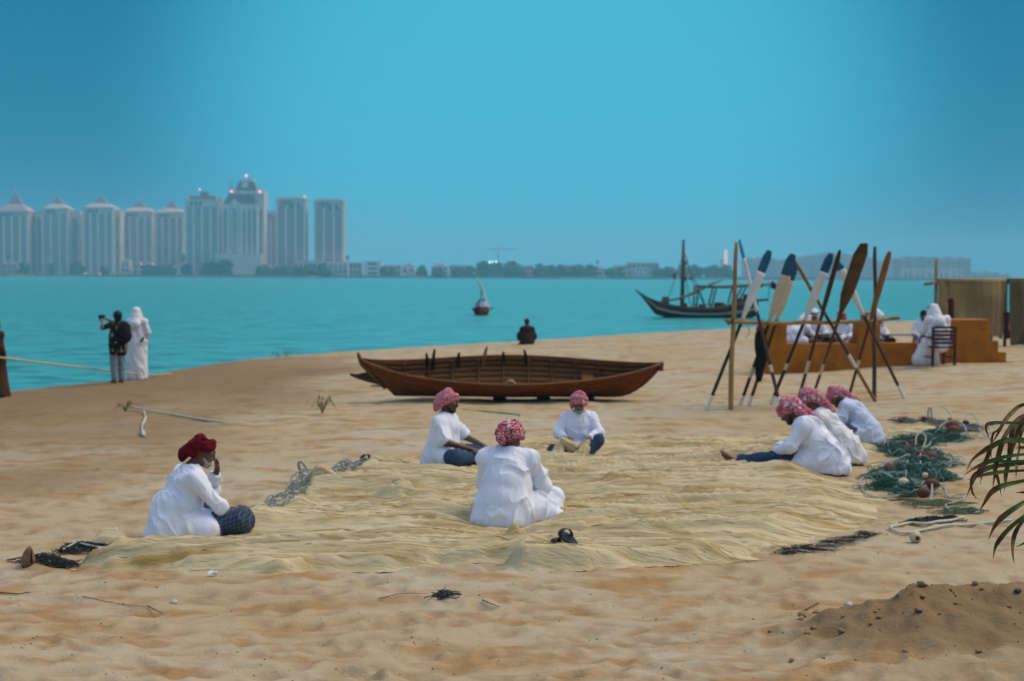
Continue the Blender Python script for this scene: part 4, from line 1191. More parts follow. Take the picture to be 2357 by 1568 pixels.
# the man with glasses, hand at his mouth
A_ = Person('man in dark red turban and glasses, hand raised to his mouth, plaid sarong', seat(405, 1248), (.86, .50), SIT,
            dict(head=(.01, .235, .765), neck=(0, .15, .635), chest=(0, .10, .50), shL=(-.18, .13, .545), shR=(.18, .12, .545), hp=.12, hy=-.10,
                 elL=(-.20, .40, .40), wrL=(-.05, .40, .60), hdL=(.25, -.15, .95), hnL=(.1, -1, -.1), elR=(.27, .33, .30), wrR=(.10, .42, .20), curl=1.3,
                 knR=(.28, .52, .19), knL=(-.36, .36, .17), anR=(-.05, .44, .08)), scale=.96, group=MEND)
A_.body(); A_.legs(PLAID, (.9, .9), name='sarong', extra=[((.06, .20, .13), (.27, .50, .17), .10, .115), ((-.06, .16, .12), (-.30, .36, .14), .10, .10), ((.27, .50, .15), (-.1, .44, .12), .10, .08)], infl=.025)
A_.shirt(WHITE, 3, (1.75, 1.6), .012, [((0, -.01, .12), (0, -.03, .03), .20, .225), ((.10, .04, .12), (.25, .20, .10), .135, .11), ((0, -.04, .30), (0, -.06, .08), .15, .185)], amp=.013, drape=(.35, .35, -1))
A_.turban(CHECK_DARK, 4, tail=[([(-.04, -.115, .03), (-.06, -.145, -.02), (-.07, -.15, -.075)], (.035, .045, .022))], knot=[((-.03, -.13, .01), (.045, .045, .04))], wraps=5)
A_.beard(GREYHAIR, .02); A_.glasses()

# the man with his back to us
B_ = Person('man seen from behind in long white shirt, red and white turban tied behind', seat(1166, 1216), (.12, 1.0), SIT,
            dict(hp=.50, hy=-.25, hr=.12, head=(.015, .17, .70), neck=(.0, .125, .60), elL=(-.22, .20, .30), elR=(.29, .20, .29), wrR=(.18, .42, .17), wrL=(-.08, .40, .2), knL=(-.22, .42, .15)), scale=1.05, group=MEND)
B_.body(); B_.legs(WHITE, (.9, .9), infl=.03)
B_.shirt(WHITE, 8, (1.9, 1.85), .012, [((-.03, -.01, .14), (-.03, -.03, .03), .20, .235), ((.12, .05, .10), (.36, .24, .10), .13, .09), ((.10, .08, .07), (.42, .14, .04), .09, .06), ((0, -.02, .34), (-.01, -.04, .1), .145, .19)], amp=.014, drape=(-.28, .1, -1))
B_.turban(CHECK_B, 11, tail=[([(.02, -.12, .07), (.055, -.135, .02), (.075, -.13, -.035)], (.018, .024, .016)), ([(-.03, -.12, .01), (-.045, -.14, -.05), (-.03, -.135, -.085)], (.03, .035, .02))], knot=[((-.06, -.10, .02), (.05, .045, .045))], wraps=6)

# the man in short sleeves, seen from the side
C_ = Person('man in a short sleeved white shirt and jeans, looking away over the net', seat(1016, 1084), (.93, -.30), SIT,
            dict(pelvis=(0, 0, .13), belly=(0, .02, .30), chest=(0, .035, .49), neck=(0, .05, .625), head=(0, .085, .765), hp=.12, hy=.10,
                 shL=(-.175, .05, .54), shR=(.175, .05, .54), elL=(-.25, .20, .34), elR=(.26, .15, .325), wrL=(-.10, .45, .28), wrR=(.06, .40, .23), hdL=(.5, .85, -.15), hdR=(-.3, .9, -.2)), scale=.98, group=MEND)
C_.body(); C_.legs(DENIM, (.93, .93))
C_.shirt(WHITE, 14, (.98, .98), .012, [((0, -.02, .14), (-.01, -.05, .04), .175, .20), ((0, .05, .14), (.02, .14, .16), .15, .12)], amp=.012)
C_.turban(CHECK_PINK, 5, tail=[([(.03, -.10, .05), (.06, -.115, -.01), (.085, -.09, -.085)], (.04, .042, .018)), ([(-.03, -.12, .02), (-.05, -.15, -.06), (-.06, -.155, -.12)], (.035, .035, .02)), ([(.088, .04, .075), (.10, -.03, .03), (.09, -.07, -.06)], (.02, .03, .022))], wraps=5)
C_.beard(HAIRM, .0)

# the man facing us
D_ = Person('man facing us with white goatee, one knee up, pale pink turban', seat(1332, 1055), (-.04, -1.0), SIT,
            dict(hp=.14, pelvis=(0, 0, .13), chest=(0, .06, .49), neck=(0, .09, .625), head=(0, .14, .755), shL=(-.175, .06, .54), shR=(.175, .06, .54),
                 elR=(.28, .16, .36), wrR=(.19, .36, .30), hdR=(-.6, .7, .1), hnR=(-.3, -.2, -1), elL=(-.27, .18, .36), wrL=(-.12, .38, .30), hdL=(.2, .9, -.3),
                 knL=(-.25, .30, .27), anL=(-.07, .44, .06), toL=(.8, .55, -.05), knR=(.34, .28, .12), anR=(.0, .40, .06)), scale=.90, group=MEND, skin='dark')
D_.body(); D_.legs(DENIM, (.80, .9))
D_.shirt(WHITE, 21, (1.86, 1.86), .012, [((0, .0, .14), (0, -.01, .03), .17, .20), ((.0, .06, .14), (.05, .22, .10), .15, .12)], amp=.011)
D_.turban(CHECK_PINK, 9, wraps=4, tail=[([(.085, -.03, .03), (.10, -.04, -.03), (.095, -.03, -.07)], (.02, .022, .012))], band=.024)
D_.beard(GREYHAIR, .0)
bt = MB()
for i in range(5):
    p = D_.J['chest'] * (1 - i / 7) + D_.J['neck'] * (i / 7) + np.array((0, .152, .02)); bt.blob(p, (.005, .004, .005), 0, 0, 6, 4)
bt.build('placket_buttons', CREAMW, D_.t, True)

# three men bent over the net at the right
def bent(label, u, v, face, seed, shirtm, turb, scale, over, tail, white_legs=False, legm=DENIM):
    o = dict(pelvis=(0, 0, .13), belly=(0, .09, .28), chest=(0, .20, .44), neck=(0, .29, .535), head=(0, .385, .615), hp=.62,
             shL=(-.18, .22, .47), shR=(.18, .22, .47), elL=(-.27, .34, .27), elR=(.27, .34, .27), wrL=(-.12, .54, .18), wrR=(.10, .56, .18), hdL=(.5, .8, -.3), hdR=(-.5, .8, -.3))
    o.update(over)
    p = Person(label, seat(u, v), face, SIT, o, scale=scale, group=MEND)
    p.body(); p.legs(legm, (.92, .92))
    p.shirt(shirtm, seed, (1.82, 1.82), .012, [((0, -.01, .14), (0, -.03, .03), .185, .215), ((0, .10, .25), (0, .02, .10), .15, .19), ((-.08, .05, .10), (-.18, .26, .07), .13, .09)], amp=.013, drape=(.3, .5, -1))
    p.turban(turb, seed, tail=tail, wraps=5)
    p.beard(HAIRM, .005)
    return p
E_ = bent('barefoot man bent over the net with blue trousered leg stretched out', 1902, 1096, (-.93, .36), 31, WHITE, CHECK_A, 1.10,
          dict(knL=(-.16, .50, .13), anL=(-.18, .92, .075), toL=(-.15, .55, .75), knR=(.28, .45, .15), anR=(.02, .60, .07)),
          [([(-.02, -.09, .04), (-.02, -.12, -.06), (.02, -.15, -.165), (.05, -.19, -.25)], (.05, .05, .045, .02)), ([(-.06, -.07, .03), (-.075, -.09, -.05), (-.07, -.12, -.13)], (.035, .04, .02))])
F_ = bent('bearded man in off-white shirt seated between two other bent menders', 1938, 1068, (-.95, .28), 43, CREAMW, CHECK_A, 1.10,
          dict(hp=.5, head=(0, .37, .655), neck=(0, .28, .555)), [([(-.03, -.09, .03), (-.02, -.13, -.06), (.01, -.16, -.17), (.02, -.18, -.25)], (.05, .05, .045, .02))])
Gm = bent('man in a bluish shirt bent furthest down, at the end of the row of menders', 1992, 1024, (-.95, .30), 57, COOLWHITE, CHECK_A, 1.0,
          dict(hp=.75, head=(0, .40, .60)), [([(-.03, -.09, .03), (.0, -.12, -.07), (.03, -.15, -.17), (.05, -.19, -.24)], (.05, .05, .045, .02))])
# ================================================================== the tan fishing net spread on the sand
NETP = [(165, 1303), (260, 1312), (400, 1318), (640, 1322), (800, 1316), (1000, 1306), (1170, 1300), (1195, 1316), (1290, 1313), (1480, 1302), (1650, 1293),
        (1790, 1276), (1900, 1245), (2005, 1222), (2075, 1195), (2060, 1160), (1990, 1125), (1985, 1090), (2050, 1050), (2110, 1010), (2185, 985), (2120, 968),
        (2045, 985), (1960, 1010), (1750, 1006), (1560, 1012), (1440, 1020), (1280, 1028), (1100, 1040), (985, 1062), (880, 1080), (800, 1105), (720, 1140),
        (640, 1180), (575, 1212), (480, 1240), (330, 1246), (250, 1236), (205, 1255), (260, 1275), (190, 1290)]
PG = np.array([gnd(u, v)[:2] for u, v in NETP])
def poly_sd(x, y, P):
    best = np.full(x.shape, 1e9); ins = np.zeros(x.shape, bool)
    n = len(P)
    for i in range(n):
        a, b = P[i], P[(i + 1) % n]; d = b - a
        t = np.clip(((x - a[0]) * d[0] + (y - a[1]) * d[1]) / (d @ d), 0, 1)
        best = np.minimum(best, np.hypot(x - a[0] - t * d[0], y - a[1] - t * d[1]))
        c = (a[1] > y) != (b[1] > y)
        ins ^= c & (x < (b[0] - a[0]) * (y - a[1]) / (b[1] - a[1] + 1e-12) + a[0])
    return np.where(ins, best, -best)
nx = np.arange(PG[:, 0].min() - .3, PG[:, 0].max() + .3, .032); ny = np.arange(PG[:, 1].min() - .3, PG[:, 1].max() + .3, .016)
NX, NY = np.meshgrid(nx, ny, indexing='ij')
SDN = poly_sd(NX, NY, PG) + 0.07 * vnoise(NX * 2.2, NY * 2.2, 0, 71) + .03 * vnoise(NX * 7, NY * 7, 0, 72)
w0 = NY - .06 * NX - .014 * NX ** 2
wv = w0 + .26 * vnoise(NX * .40, w0 * .7, 0, 41) + .05 * vnoise(NX * 1.2, w0 * 2.4, 0, 42)
def rdg(f, g, s): return 1 - np.abs(vnoise(wv * f, NX * g + .3 * s, 0, s))
hN = .070 * rdg(2.1, .24, 1) ** 2 + .078 * rdg(4.6, .30, 2) ** 3 + .040 * rdg(10, .50, 3) ** 3 + .016 * rdg(23, 1.0, 4) ** 2
hN += .022 * vnoise(NX * .8, NY * 1.2, 0, 44)
for q_ in (A_, B_, C_, D_, E_, F_, Gm):
    l_ = q_.t.location; hN *= 1 - .9 * np.exp(-(((NX - l_[0]) / .45) ** 2 + ((NY - l_[1] + .05) / .45) ** 2) ** 2)
for u, v, r_, h_ in ((920, 1157, .14, .13), (745, 1140, .16, .10), (670, 1175, .20, .09), (1190, 1275, .09, .13), (1222, 1290, .16, .07), (1422, 1140, .16, .06), (600, 1222, .25, .06), (1090, 1078, .22, .10), (1310, 1190, .14, .08), (1530, 1120, .3, .04), (860, 1095, .2, .05), (1720, 1086, .2, .07)):
    p = gnd(u, v); q = ((NX - p[0]) / r_) ** 2 + ((NY - p[1]) / (r_ * .9)) ** 2
    hN += h_ * np.exp(-q) * (1 + .8 * vnoise(NX * 9, NY * 11, 0, 45))
GZN = gz(NX, NY) + .024 * 0
ii = np.clip(np.searchsorted(rad, np.hypot(NX, NY + 2)) - 1, 0, nr - 2); jj = np.clip(np.searchsorted(ang, np.degrees(np.arctan2(NX, NY + 2))) - 1, 0, len(ang) - 2)
SANDZ = zz[ii, jj]
NZ = np.maximum(GZN, SANDZ) + (-.012 + (.030 + hN) * sstep(-.02, .12 + .75 * sstep(1.2, 3.0, NX), SDN))
keep = SDN > -.03
idn = np.full(NX.shape, -1); idn[keep] = np.arange(keep.sum())
q4 = np.stack([idn[:-1, :-1], idn[1:, :-1], idn[1:, 1:], idn[:-1, 1:]], -1).reshape(-1, 4)
q4 = q4[(q4 >= 0).all(1)]
def net_material(name, c1, c2):
    m = bpy.data.materials.new(name); m.use_nodes = True; t = m.node_tree; b = t.nodes['Principled BSDF']
    b.inputs['Roughness'].default_value = .9; b.inputs['Specular IOR Level'].default_value = .1
    co = N(t, 'ShaderNodeTexCoord'); mp = N(t, 'ShaderNodeMapping'); mp.inputs['Scale'].default_value = (.7, 6, 2); L(t, co.outputs['Object'], mp.inputs[0])
    n = N(t, 'ShaderNodeTexNoise'); n.inputs['Scale'].default_value = 1.6; n.inputs['Detail'].default_value = 6; n.inputs['Distortion'].default_value = .6; L(t, mp.outputs[0], n.inputs['Vector'])
    r_ = N(t, 'ShaderNodeMapRange'); r_.inputs['From Min'].default_value = .47; r_.inputs['From Max'].default_value = .70; L(t, n.outputs[0], r_.inputs['Value'])
    x = N(t, 'ShaderNodeMix', data_type='RGBA'); x.inputs[6].default_value = (*c1, 1); x.inputs[7].default_value = (*c2, 1); L(t, r_.outputs[0], x.inputs[0]); L(t, x.outputs[2], b.inputs['Base Color'])
    mp2 = N(t, 'ShaderNodeMapping'); mp2.inputs['Scale'].default_value = (3, 22, 8); L(t, co.outputs['Object'], mp2.inputs[0])
    n2 = N(t, 'ShaderNodeTexNoise'); n2.inputs['Scale'].default_value = 3; n2.inputs['Detail'].default_value = 4; L(t, mp2.outputs[0], n2.inputs['Vector'])
    bp = N(t, 'ShaderNodeBump'); bp.inputs['Strength'].default_value = .6; bp.inputs['Distance'].default_value = .02; L(t, n2.outputs[0], bp.inputs['Height']); L(t, bp.outputs[0], b.inputs['Normal'])
    return m
NETM = net_material('tan_netting', (0.61, 0.505, 0.305), (0.39, 0.265, 0.095))
pc = gp(1150, 1180)
netT = thing('fishing_net', 'huge tan fishing net heaped in long folds across the sand', 'fishing net', (pc[0], pc[1], pc[2]))
mesh_obj('net_sheet', np.stack([NX[keep], NY[keep], NZ[keep]], 1), q4, NETM, netT, True, True)
def net_h(x, y):
    i = int(np.clip((x - nx[0]) / .032, 0, len(nx) - 1)); j = int(np.clip((y - ny[0]) / .016, 0, len(ny) - 1))
    return float(NZ[i, j]) if SDN[i, j] > -.02 else Z(x, y)
def on_net(u, v, dz=0.0):
    p = gnd(u, v); return np.array((p[0], p[1], net_h(p[0], p[1]) + dz))
def bundle(P, rr, seed, amp=.016):
    P = [np.array(p, float) for p in P]
    a = np.min(P, 0) - max(rr) - .06; b = np.max(P, 0) + max(rr) + .06
    S = SDF(a, b, .008); C = catmull(P, 6); rC = np.interp(np.linspace(0, 1, len(C)), np.linspace(0, 1, len(rr)), rr); g_ = np.random.default_rng(seed)
    T = np.gradient(C, axis=0); T /= np.linalg.norm(T, axis=1, keepdims=True); U_ = np.cross(T, (0.2, 1, .1)); U_ /= np.linalg.norm(U_, axis=1, keepdims=True); W_ = np.cross(T, U_)
    S.path(P, [r_ * .62 for r_ in rr], .02, 5)
    for j in range(7):
        a0, tw_, k_ = j * .9 + g_.uniform(-.3, .3), g_.uniform(-1.6, 1.6), g_.uniform(.16, .34); n_c = len(C)
        Pj = [C[i] + (U_[i] * math.cos(a0 + tw_ * i / n_c) + W_[i] * math.sin(a0 + tw_ * i / n_c)) * rC[i] * .72 for i in range(n_c)]
        for i in range(n_c - 1): S.cone(Pj[i], Pj[i + 1], rC[i] * k_ + .004, rC[i + 1] * k_ + .004, .010)
    V, Q = S.mesh(); V = folds(V, Q, amp * .3, seed, (.7, .1, .5), (30, 4))
    return mesh_obj('net_bundle', V, Q, NETM, netT, True, True)
# loose fibre strands lying along the folds and fraying past the hem
gwx, gwy = np.gradient(wv, .032, .016)
slope = np.clip(-gwx / np.where(np.abs(gwy) < .3, .3, gwy), -.6, .6)
def strand_set(n, r0, r1, mat, seed, lift):
    g = np.random.default_rng(seed); b = MB(); kx, ky = np.nonzero(SDN > .02); out = 0
    for k in g.integers(0, len(kx), n):
        x, y = nx[kx[k]], ny[ky[k]]; st = g.uniform(.05, .14); P = []; d_ = g.choice((-1, 1)); ph = g.uniform(0, 6)
        for q in range(int(g.integers(7, 16))):
            i = int((x - nx[0]) / .032); j = int((y - ny[0]) / .016)
            if not (0 <= i < len(nx) and 0 <= j < len(ny)) or SDN[i, j] < -.10: break
            zq = NZ[i, j] if SDN[i, j] > -.02 else Z(x, y)
            P.append((x, y, zq + lift * (.6 + .6 * math.sin(q * .8 + ph))))
            x += d_ * st; y += d_ * st * slope[i, j] + g.normal() * .006
        if len(P) > 3: b.tube(P, g.uniform(r0, r1), 3, cap=False)
    o = b.build('strand', mat, netT, True, True); o['kind'] = 'stuff'
strand_set(1700, .0012, .0032, M('straw_strand', (0.64, 0.54, 0.34), (0.54, 0.44, 0.25), 3, .9), 1, .006)
strand_set(350, .0012, .0028, M('golden_strand', (0.40, 0.28, 0.11), (0.32, 0.21, 0.075), 3, .9), 2, .006)
# net lifted over the lap of the man facing us, and in other hands
gD = lambda x, y, z: D_.world((x, y, z))
bundle([gD(.20, .44, .27), gD(.10, .44, .20), gD(0, .42, .16), gD(-.10, .46, .25)], [.03, .06, .065, .03], 1)
bundle([gD(.22, .42, .22), gD(.26, .50, .10), gD(.36, .62, .02)], [.04, .07, .05], 2)
bundle([gD(-.08, .46, .20), gD(-.02, .54, .10), gD(.10, .62, .03)], [.05, .07, .05], 3)
gC = lambda x, y, z: C_.world((x, y, z))
bundle([gC(.06, .50, .20), gC(.05, .56, .14), gC(.06, .66, .03)], [.04, .09, .08], 4)
gE = lambda x, y, z: E_.world((x, y, z))
bundle([gE(-.02, .66, .17), gE(.02, .78, .10), gE(.06, .95, .03)], [.03, .07, .06], 5)
gB = lambda x, y, z: B_.world((x, y, z))
bundle([gB(.44, .22, .10), gB(.52, .16, .05), gB(.60, .10, .01)], [.03, .05, .03], 6, .006)
p0 = on_net(920, 1157)
bundle([p0 + (-.08, 0, -.02), p0 + (0, 0, .06), p0 + (.14, 0, -.03)], [.035, .045, .03], 9)
p0 = on_net(740, 1142); bundle([p0 + (-.10, 0, -.02), p0 + (0, 0, .05), p0 + (.12, .03, -.02)], [.04, .05, .035], 10)
p0 = on_net(662, 1178); bundle([p0 + (-.16, 0, -.03), p0 + (0, 0, .04), p0 + (.16, .03, -.03)], [.035, .045, .035], 11)

# ------------------------------------------------------------------ ropes, floats and the other nets
ROPEM = M('pale_rope', (0.42, 0.45, 0.41), (0.28, 0.31, 0.28), 60, .9, .5, 150)
ROPEW = M('white_rope', (0.62, 0.60, 0.52), (0.52, 0.50, 0.42), 60, .9, .5, 150)
GREENNET = M('green_netting', (0.022, 0.105, 0.080), (0.075, 0.19, 0.155), 8, .8)
DARKNET = M('black_netting', (0.020, 0.026, 0.034), (0.05, 0.055, 0.062), 12, .85)
FLOATR = M('brown_red_float', (0.165, 0.042, 0.026), (0.10, 0.028, 0.02), 9, .7, .2, 40)
FLOATW = M('cream_float', (0.66, 0.55, 0.38), (0.50, 0.40, 0.26), 10, .6, .1, 40)
def rope(name, label, cat, pts, r, mat, lift=.01, n=6, group=None, world=False, kids=None):
    P = [np.array(p, float) if world else on_net(p[0], p[1], r + (p[2] if len(p) > 2 else lift)) for p in pts]
    C = catmull(P, 7)
    t = MB().tube(C, r, n).build(name, mat, None, True)
    tag(t, label, cat, group); return t
cvt = lambda X, Y: (1927.5 + X * .2569, 891.8 + Y * .2569)
def loopy(c, r, turns, seed, lift=.05, sq=.6):
    g = np.random.default_rng(seed); P = []
    for a in np.linspace(0, 2 * math.pi * turns, int(14 * turns)):
        k = r * (1 + .35 * math.sin(a * .37 + seed) + .12 * g.normal())
        x, y = c[0] + k * math.cos(a), c[1] + sq * k * math.sin(a)
        P.append((x, y, net_h(x, y) + .012 + lift * (.5 + .5 * math.sin(a * 1.31 + seed)) * g.uniform(.3, 1)))
    return catmull(P, 3)
def tangle(name, label, cat, centres, mat, r, turns=3.5, rad_=.16, lift=.10, group=None, seed=0):
    t = thing(name, label, cat, centres[0], 0, group)
    for i, c in enumerate(centres):
        MB().tube(loopy(c, rad_ * (.8 + .4 * ((i * 7) % 3) / 2), turns, seed + i, lift), r, 5).build('rope_coil', mat, t, True, True)
    return t
# grey rope heaped along the net's left hem
tangle('rope_heap', 'grey rope heap beside the plaid sarong, at the net hem', 'rope', [on_net(605, 1190), on_net(628, 1180), on_net(655, 1168)], ROPEM, .008, 3.6, .15, .12, 'grey rope heaps on the net hem', 3)
tangle('rope_heap', 'tallest grey rope heap, a loop standing up from it', 'rope', [on_net(688, 1142), on_net(706, 1128), on_net(722, 1118)], ROPEM, .009, 3.6, .15, .17, 'grey rope heaps on the net hem', 13)
tangle('rope_heap', 'grey rope heap just left of the black sandals', 'rope', [on_net(775, 1095), on_net(808, 1086), on_net(828, 1082)], ROPEM, .009, 3.4, .17, .14, 'grey rope heaps on the net hem', 23)
p = on_net(706, 1112)
rope('rope_loop', 'thick rope loop rearing up out of the tallest heap', 'rope', [p + (.10, 0, 0), p + (.03, 0, .12), p + (-.05, 0, .24), p + (-.09, 0, .22), p + (-.06, .02, .12), p + (.04, .03, 0)], .016, ROPEM, world=True)
# dark net tail with a cork block at the far left end of the net
def strands(b, c, r, n, seed, rr=.004, h=.06, sq=.5):
    g = np.random.default_rng(seed)
    for i in range(n):
        a0 = g.uniform(0, 6.28); k = g.uniform(.1, 1) * r; cx, cy = c[0] + g.normal() * r * .35, c[1] + g.normal() * r * .35 * sq
        P = []
        for q in range(7):
            a = a0 + q * g.uniform(.4, .9); kk = k * g.uniform(.6, 1.2)
            x, y = cx + kk * math.cos(a), cy + kk * sq * math.sin(a)
            fall = math.exp(-(((x - c[0]) / r) ** 2 + ((y - c[1]) / (r * sq)) ** 2) * .7)
            P.append((x, y, net_h(x, y) + .006 + h * fall * g.uniform(.1, 1)))
        b.tube(catmull(P, 2), rr, 3, cap=False)
def netheap(name, label, cents, mat, n, h, rr=.004, group=None, seed=0, sq=.55, core=True):
    t = thing(name, label, 'net', cents[0][:3], 0, group)
    b = MB()
    for i, c in enumerate(cents): strands(b, c, c[3], n, seed + i, rr, h, sq)
    o = b.build('strand', mat, t, True, True); o['kind'] = 'stuff'
    if core:
        xs = np.array([c[0] for c in cents]); ys = np.array([c[1] for c in cents]); rs = np.array([c[3] for c in cents])
        gx_ = np.arange(xs.min() - .5, xs.max() + .5, .025); gy_ = np.arange(ys.min() - .5, ys.max() + .5, .025)
        GX, GY = np.meshgrid(gx_, gy_, indexing='ij'); H = np.zeros(GX.shape)
        for x, y, r_ in zip(xs, ys, rs): H = np.maximum(H, np.exp(-(((GX - x) / r_) ** 2 + ((GY - y) / (r_ * sq)) ** 2) * 1.1))
        H = H * (.75 + .5 * vnoise(GX * 8, GY * 9, 0, seed)) + .12 * vnoise(GX * 16, GY * 18, 0, seed + 1)
        kp = H > .34; idc = np.full(GX.shape, -1); idc[kp] = np.arange(kp.sum())
        base = np.array([net_h(x, y) for x, y in zip(GX[kp], GY[kp])])
        zc = base - .01 + h * .62 * (H[kp] - .30)
        qq = np.stack([idc[:-1, :-1], idc[1:, :-1], idc[1:, 1:], idc[:-1, 1:]], -1).reshape(-1, 4); qq = qq[(qq >= 0).all(1)]
        mesh_obj('net_mass', np.stack([GX[kp], GY[kp], zc], 1), qq, mat, t, True, True)['kind'] = 'stuff'
    return t
wr = lambda u, v, r_: tuple(on_net(u, v)) + (r_,)
netheap('dark_net', 'black net tail lying at the tip of the tan net by the cork block', [wr(95, 1296, .16), wr(125, 1300, .16), wr(150, 1304, .10)], DARKNET, 40, .07, .003, 'scraps of black netting', 5)
netheap('dark_net', 'black and white net scrap above the tip of the tan net', [wr(190, 1265, .16), wr(225, 1272, .14), wr(160, 1275, .12)], DARKNET, 26, .06, .004, 'scraps of black netting', 15, core=False)
rope('cord', 'pale cord twisted through the black and white net scrap', 'cord', [(145, 1278), (175, 1266), (200, 1270), (235, 1276), (268, 1272)], .007, ROPEW, .04)
netheap('dark_net', 'black net edge showing under the tan net at its lower right hem', [wr(1815, 1279, .15), wr(1850, 1271, .18), wr(1885, 1262, .18), wr(1920, 1252, .18), wr(1960, 1242, .16), wr(1995, 1233, .12)], DARKNET, 24, .05, .0014, 'scraps of black netting', 25, .42)
netheap('dark_net', 'black net strip lying between the white rope and the green net', [wr(2110, 1208, .12), wr(2145, 1200, .16), wr(2180, 1198, .12)], DARKNET, 30, .06, .004, 'scraps of black netting', 35)
p = gp(70, 1305)
t = thing('cork_block', 'brown cork block bound with black cord, at the left end of the nets', 'float', p, .5)
S = SDF((-.14, -.14, -.05), (.14, .14, .2), .008); S.cone((-.03, 0, .03), (.02, 0, .09), .055, .06, .0); S.cut((.03, 0, .05), (.8, -.3, .3)); S.cut((-.06, 0, .05), (-.9, 0, .2)); V, Q = S.mesh()
mesh_obj('block', V, Q, M('cork', (0.24, 0.14, 0.07), (0.16, 0.09, 0.045), 20, .9, .4, 60), t)
MB().tube([(.02 * 0 + .0, .062 * math.cos(a), .06 + .062 * math.sin(a)) for a in np.linspace(0, 6.28, 14)], .006, 5).build('binding', DARKCLOTH, t, True)

# green net heap with its floats
GC = [(500, 590, .22), (620, 520, .30), (760, 520, .28), (880, 470, .26), (1000, 500, .24), (560, 620, .2), (700, 620, .24), (820, 640, .26), (650, 720, .26), (780, 730, .28), (900, 720, .22), (420, 830, .2), (560, 800, .26), (700, 800, .24), (830, 830, .24), (930, 850, .18), (430, 920, .2), (560, 900, .22), (650, 960, .2)]
GP_ = [wr(*cvt(x, y), r_) for x, y, r_ in GC]
netheap('green_net', 'heap of green netting tangled with brown floats at the right of the tan net', GP_, GREENNET, 46, .15, .0035, None, 45)
gn_ = [o for o in COL.objects if o.name.startswith('green_net') and o.type == 'EMPTY'][0]
b = MB(); g_ = np.random.default_rng(77)
for c_ in GP_:
    for q in range(3): b.tube(loopy((c_[0] + g_.normal() * .1, c_[1] + g_.normal() * .08), c_[3] * g_.uniform(.35, .9), g_.uniform(.8, 1.6), int(g_.integers(999)), .13, .6), .0055, 4)
b.build('thin_rope', M('grey_teal_rope', (0.22, 0.33, 0.30), (0.34, 0.42, 0.39), 30, .9), gn_, True, True)['kind'] = 'stuff'
netheap('grey_net', 'grey net and rope pile at the far end of the green heap', [wr(*cvt(600, 325), .2), wr(*cvt(820, 340), .24), wr(*cvt(950, 350), .24), wr(*cvt(1090, 390), .26), wr(*cvt(1190, 380), .22)], M('grey_netting', (0.16, 0.19, 0.18), (0.24, 0.26, 0.24), 8, .85), 40, .10, .004, None, 85, core=False)
netheap('olive_net', 'thin olive net thrown loosely over the sand below the green heap', [wr(*cvt(640, 1040), .2), wr(*cvt(800, 1080), .25), wr(*cvt(950, 1060), .25), wr(*cvt(1050, 1130), .2), wr(*cvt(1180, 1135), .15)], M('olive_netting', (0.16, 0.17, 0.07), (0.10, 0.17, 0.10), 8, .85), 26, .03, .003, None, 95, core=False)
FL = [(565, 325, 36, 'leftmost of the far brown floats, beside the bluish shirted man'), (775, 338, 42, 'small brown float below the upright rope end'), (1010, 325, 36, 'brown float behind the long far float'), (1150, 345, 46, 'brown float under the grey rope loop at the far right'),
      (1030, 372, 88, 'long brown float lying across the far end of the heap'), (910, 408, 48, 'brown float to the left of the biggest far float'), (1040, 440, 96, 'biggest brown float at the far end, half under grey rope'), (600, 538, 52, 'round brown float in the middle hollow, left of a pair'),
      (675, 535, 56, 'round brown float in the middle hollow, right of a pair'), (745, 512, 44, 'brown float deep in the green netting behind the pair'), (648, 600, 56, 'brown float in front of the pair, next to a rope loop'), (742, 636, 66, 'brown float leaning on the longest float'),
      (840, 655, 112, 'longest brown float, lying flat on the green netting'), (465, 780, 88, 'brown float standing alone at the net edge'), (845, 900, 104, 'broad brown float on top of the nearest pair'), (770, 975, 92, 'net wrapped brown float, lowest of them all')]
def net_float(label, u, v, wpx, mat, name='net_float', flat=.62, grp='brown floats in the green net', dz=.055, rz=None):
    p = on_net(u, v); D = p[1]; r_ = wpx * .2569 * D / F / 2 * (1.3 if mat is FLOATR else .95)
    t = thing(name, label, 'float', (p[0], p[1], p[2] + r_ * flat * .75 + dz), rng.uniform(-.4, .4) if rz is None else rz, grp)
    prof = [(r_ * .14, -r_), (r_ * .45, -r_ * .88), (r_ * flat * 1.25, -r_ * .45), (r_ * flat * 1.35, 0), (r_ * flat * 1.25, r_ * .45), (r_ * .45, r_ * .88), (r_ * .14, r_)]
    ax = np.array([[0, 0, 1], [0, 1, 0], [1, 0, 0]], float)
    MB().lathe(prof, (0, 0, 0), 14, ax).build('shell', mat, t, True)
    MB().tube([(x, 0, 0) for x in (-r_ * 1.06, -r_, r_, r_ * 1.06)], [r_ * .16, r_ * .2, r_ * .2, r_ * .16], 8).build('eyelet', DARKNET, t, True)
    return t
for X, Y, s_, lb in FL: net_float(lb, *cvt(X, Y + s_ * .35), s_, FLOATR)
for X, Y, s_, lb in ((590, 905, 118, 'cream oval float lying in the lower part of the green net'), (1012, 708, 52, 'small cream float at the right tip of the green net'), (785, 838, 62, 'cream float between the lone brown float and the broad one')):
    net_float(lb, *cvt(X, Y + 15), s_, FLOATW, grp='cream floats in the green net')
p = gp(2107, 1246)
t = thing('ball_float', 'round cream ball float on bare sand in front of the white rope', 'float', p, .3)
MB().blob((0, 0, .050), (.053, .053, .053), 3, .05, 20, 14).build('shell', FLOATW, t, True)
MB().tube([(-.015, -.056, .045), (-.010, -.045, .05)], [.017, .02], 9).build('eyelet', DARKNET, t, True)
p = gp(*cvt(895, 590)); t = thing('tin_can', 'crumpled lilac grey can on the sand by the green net', 'can', p, .8)
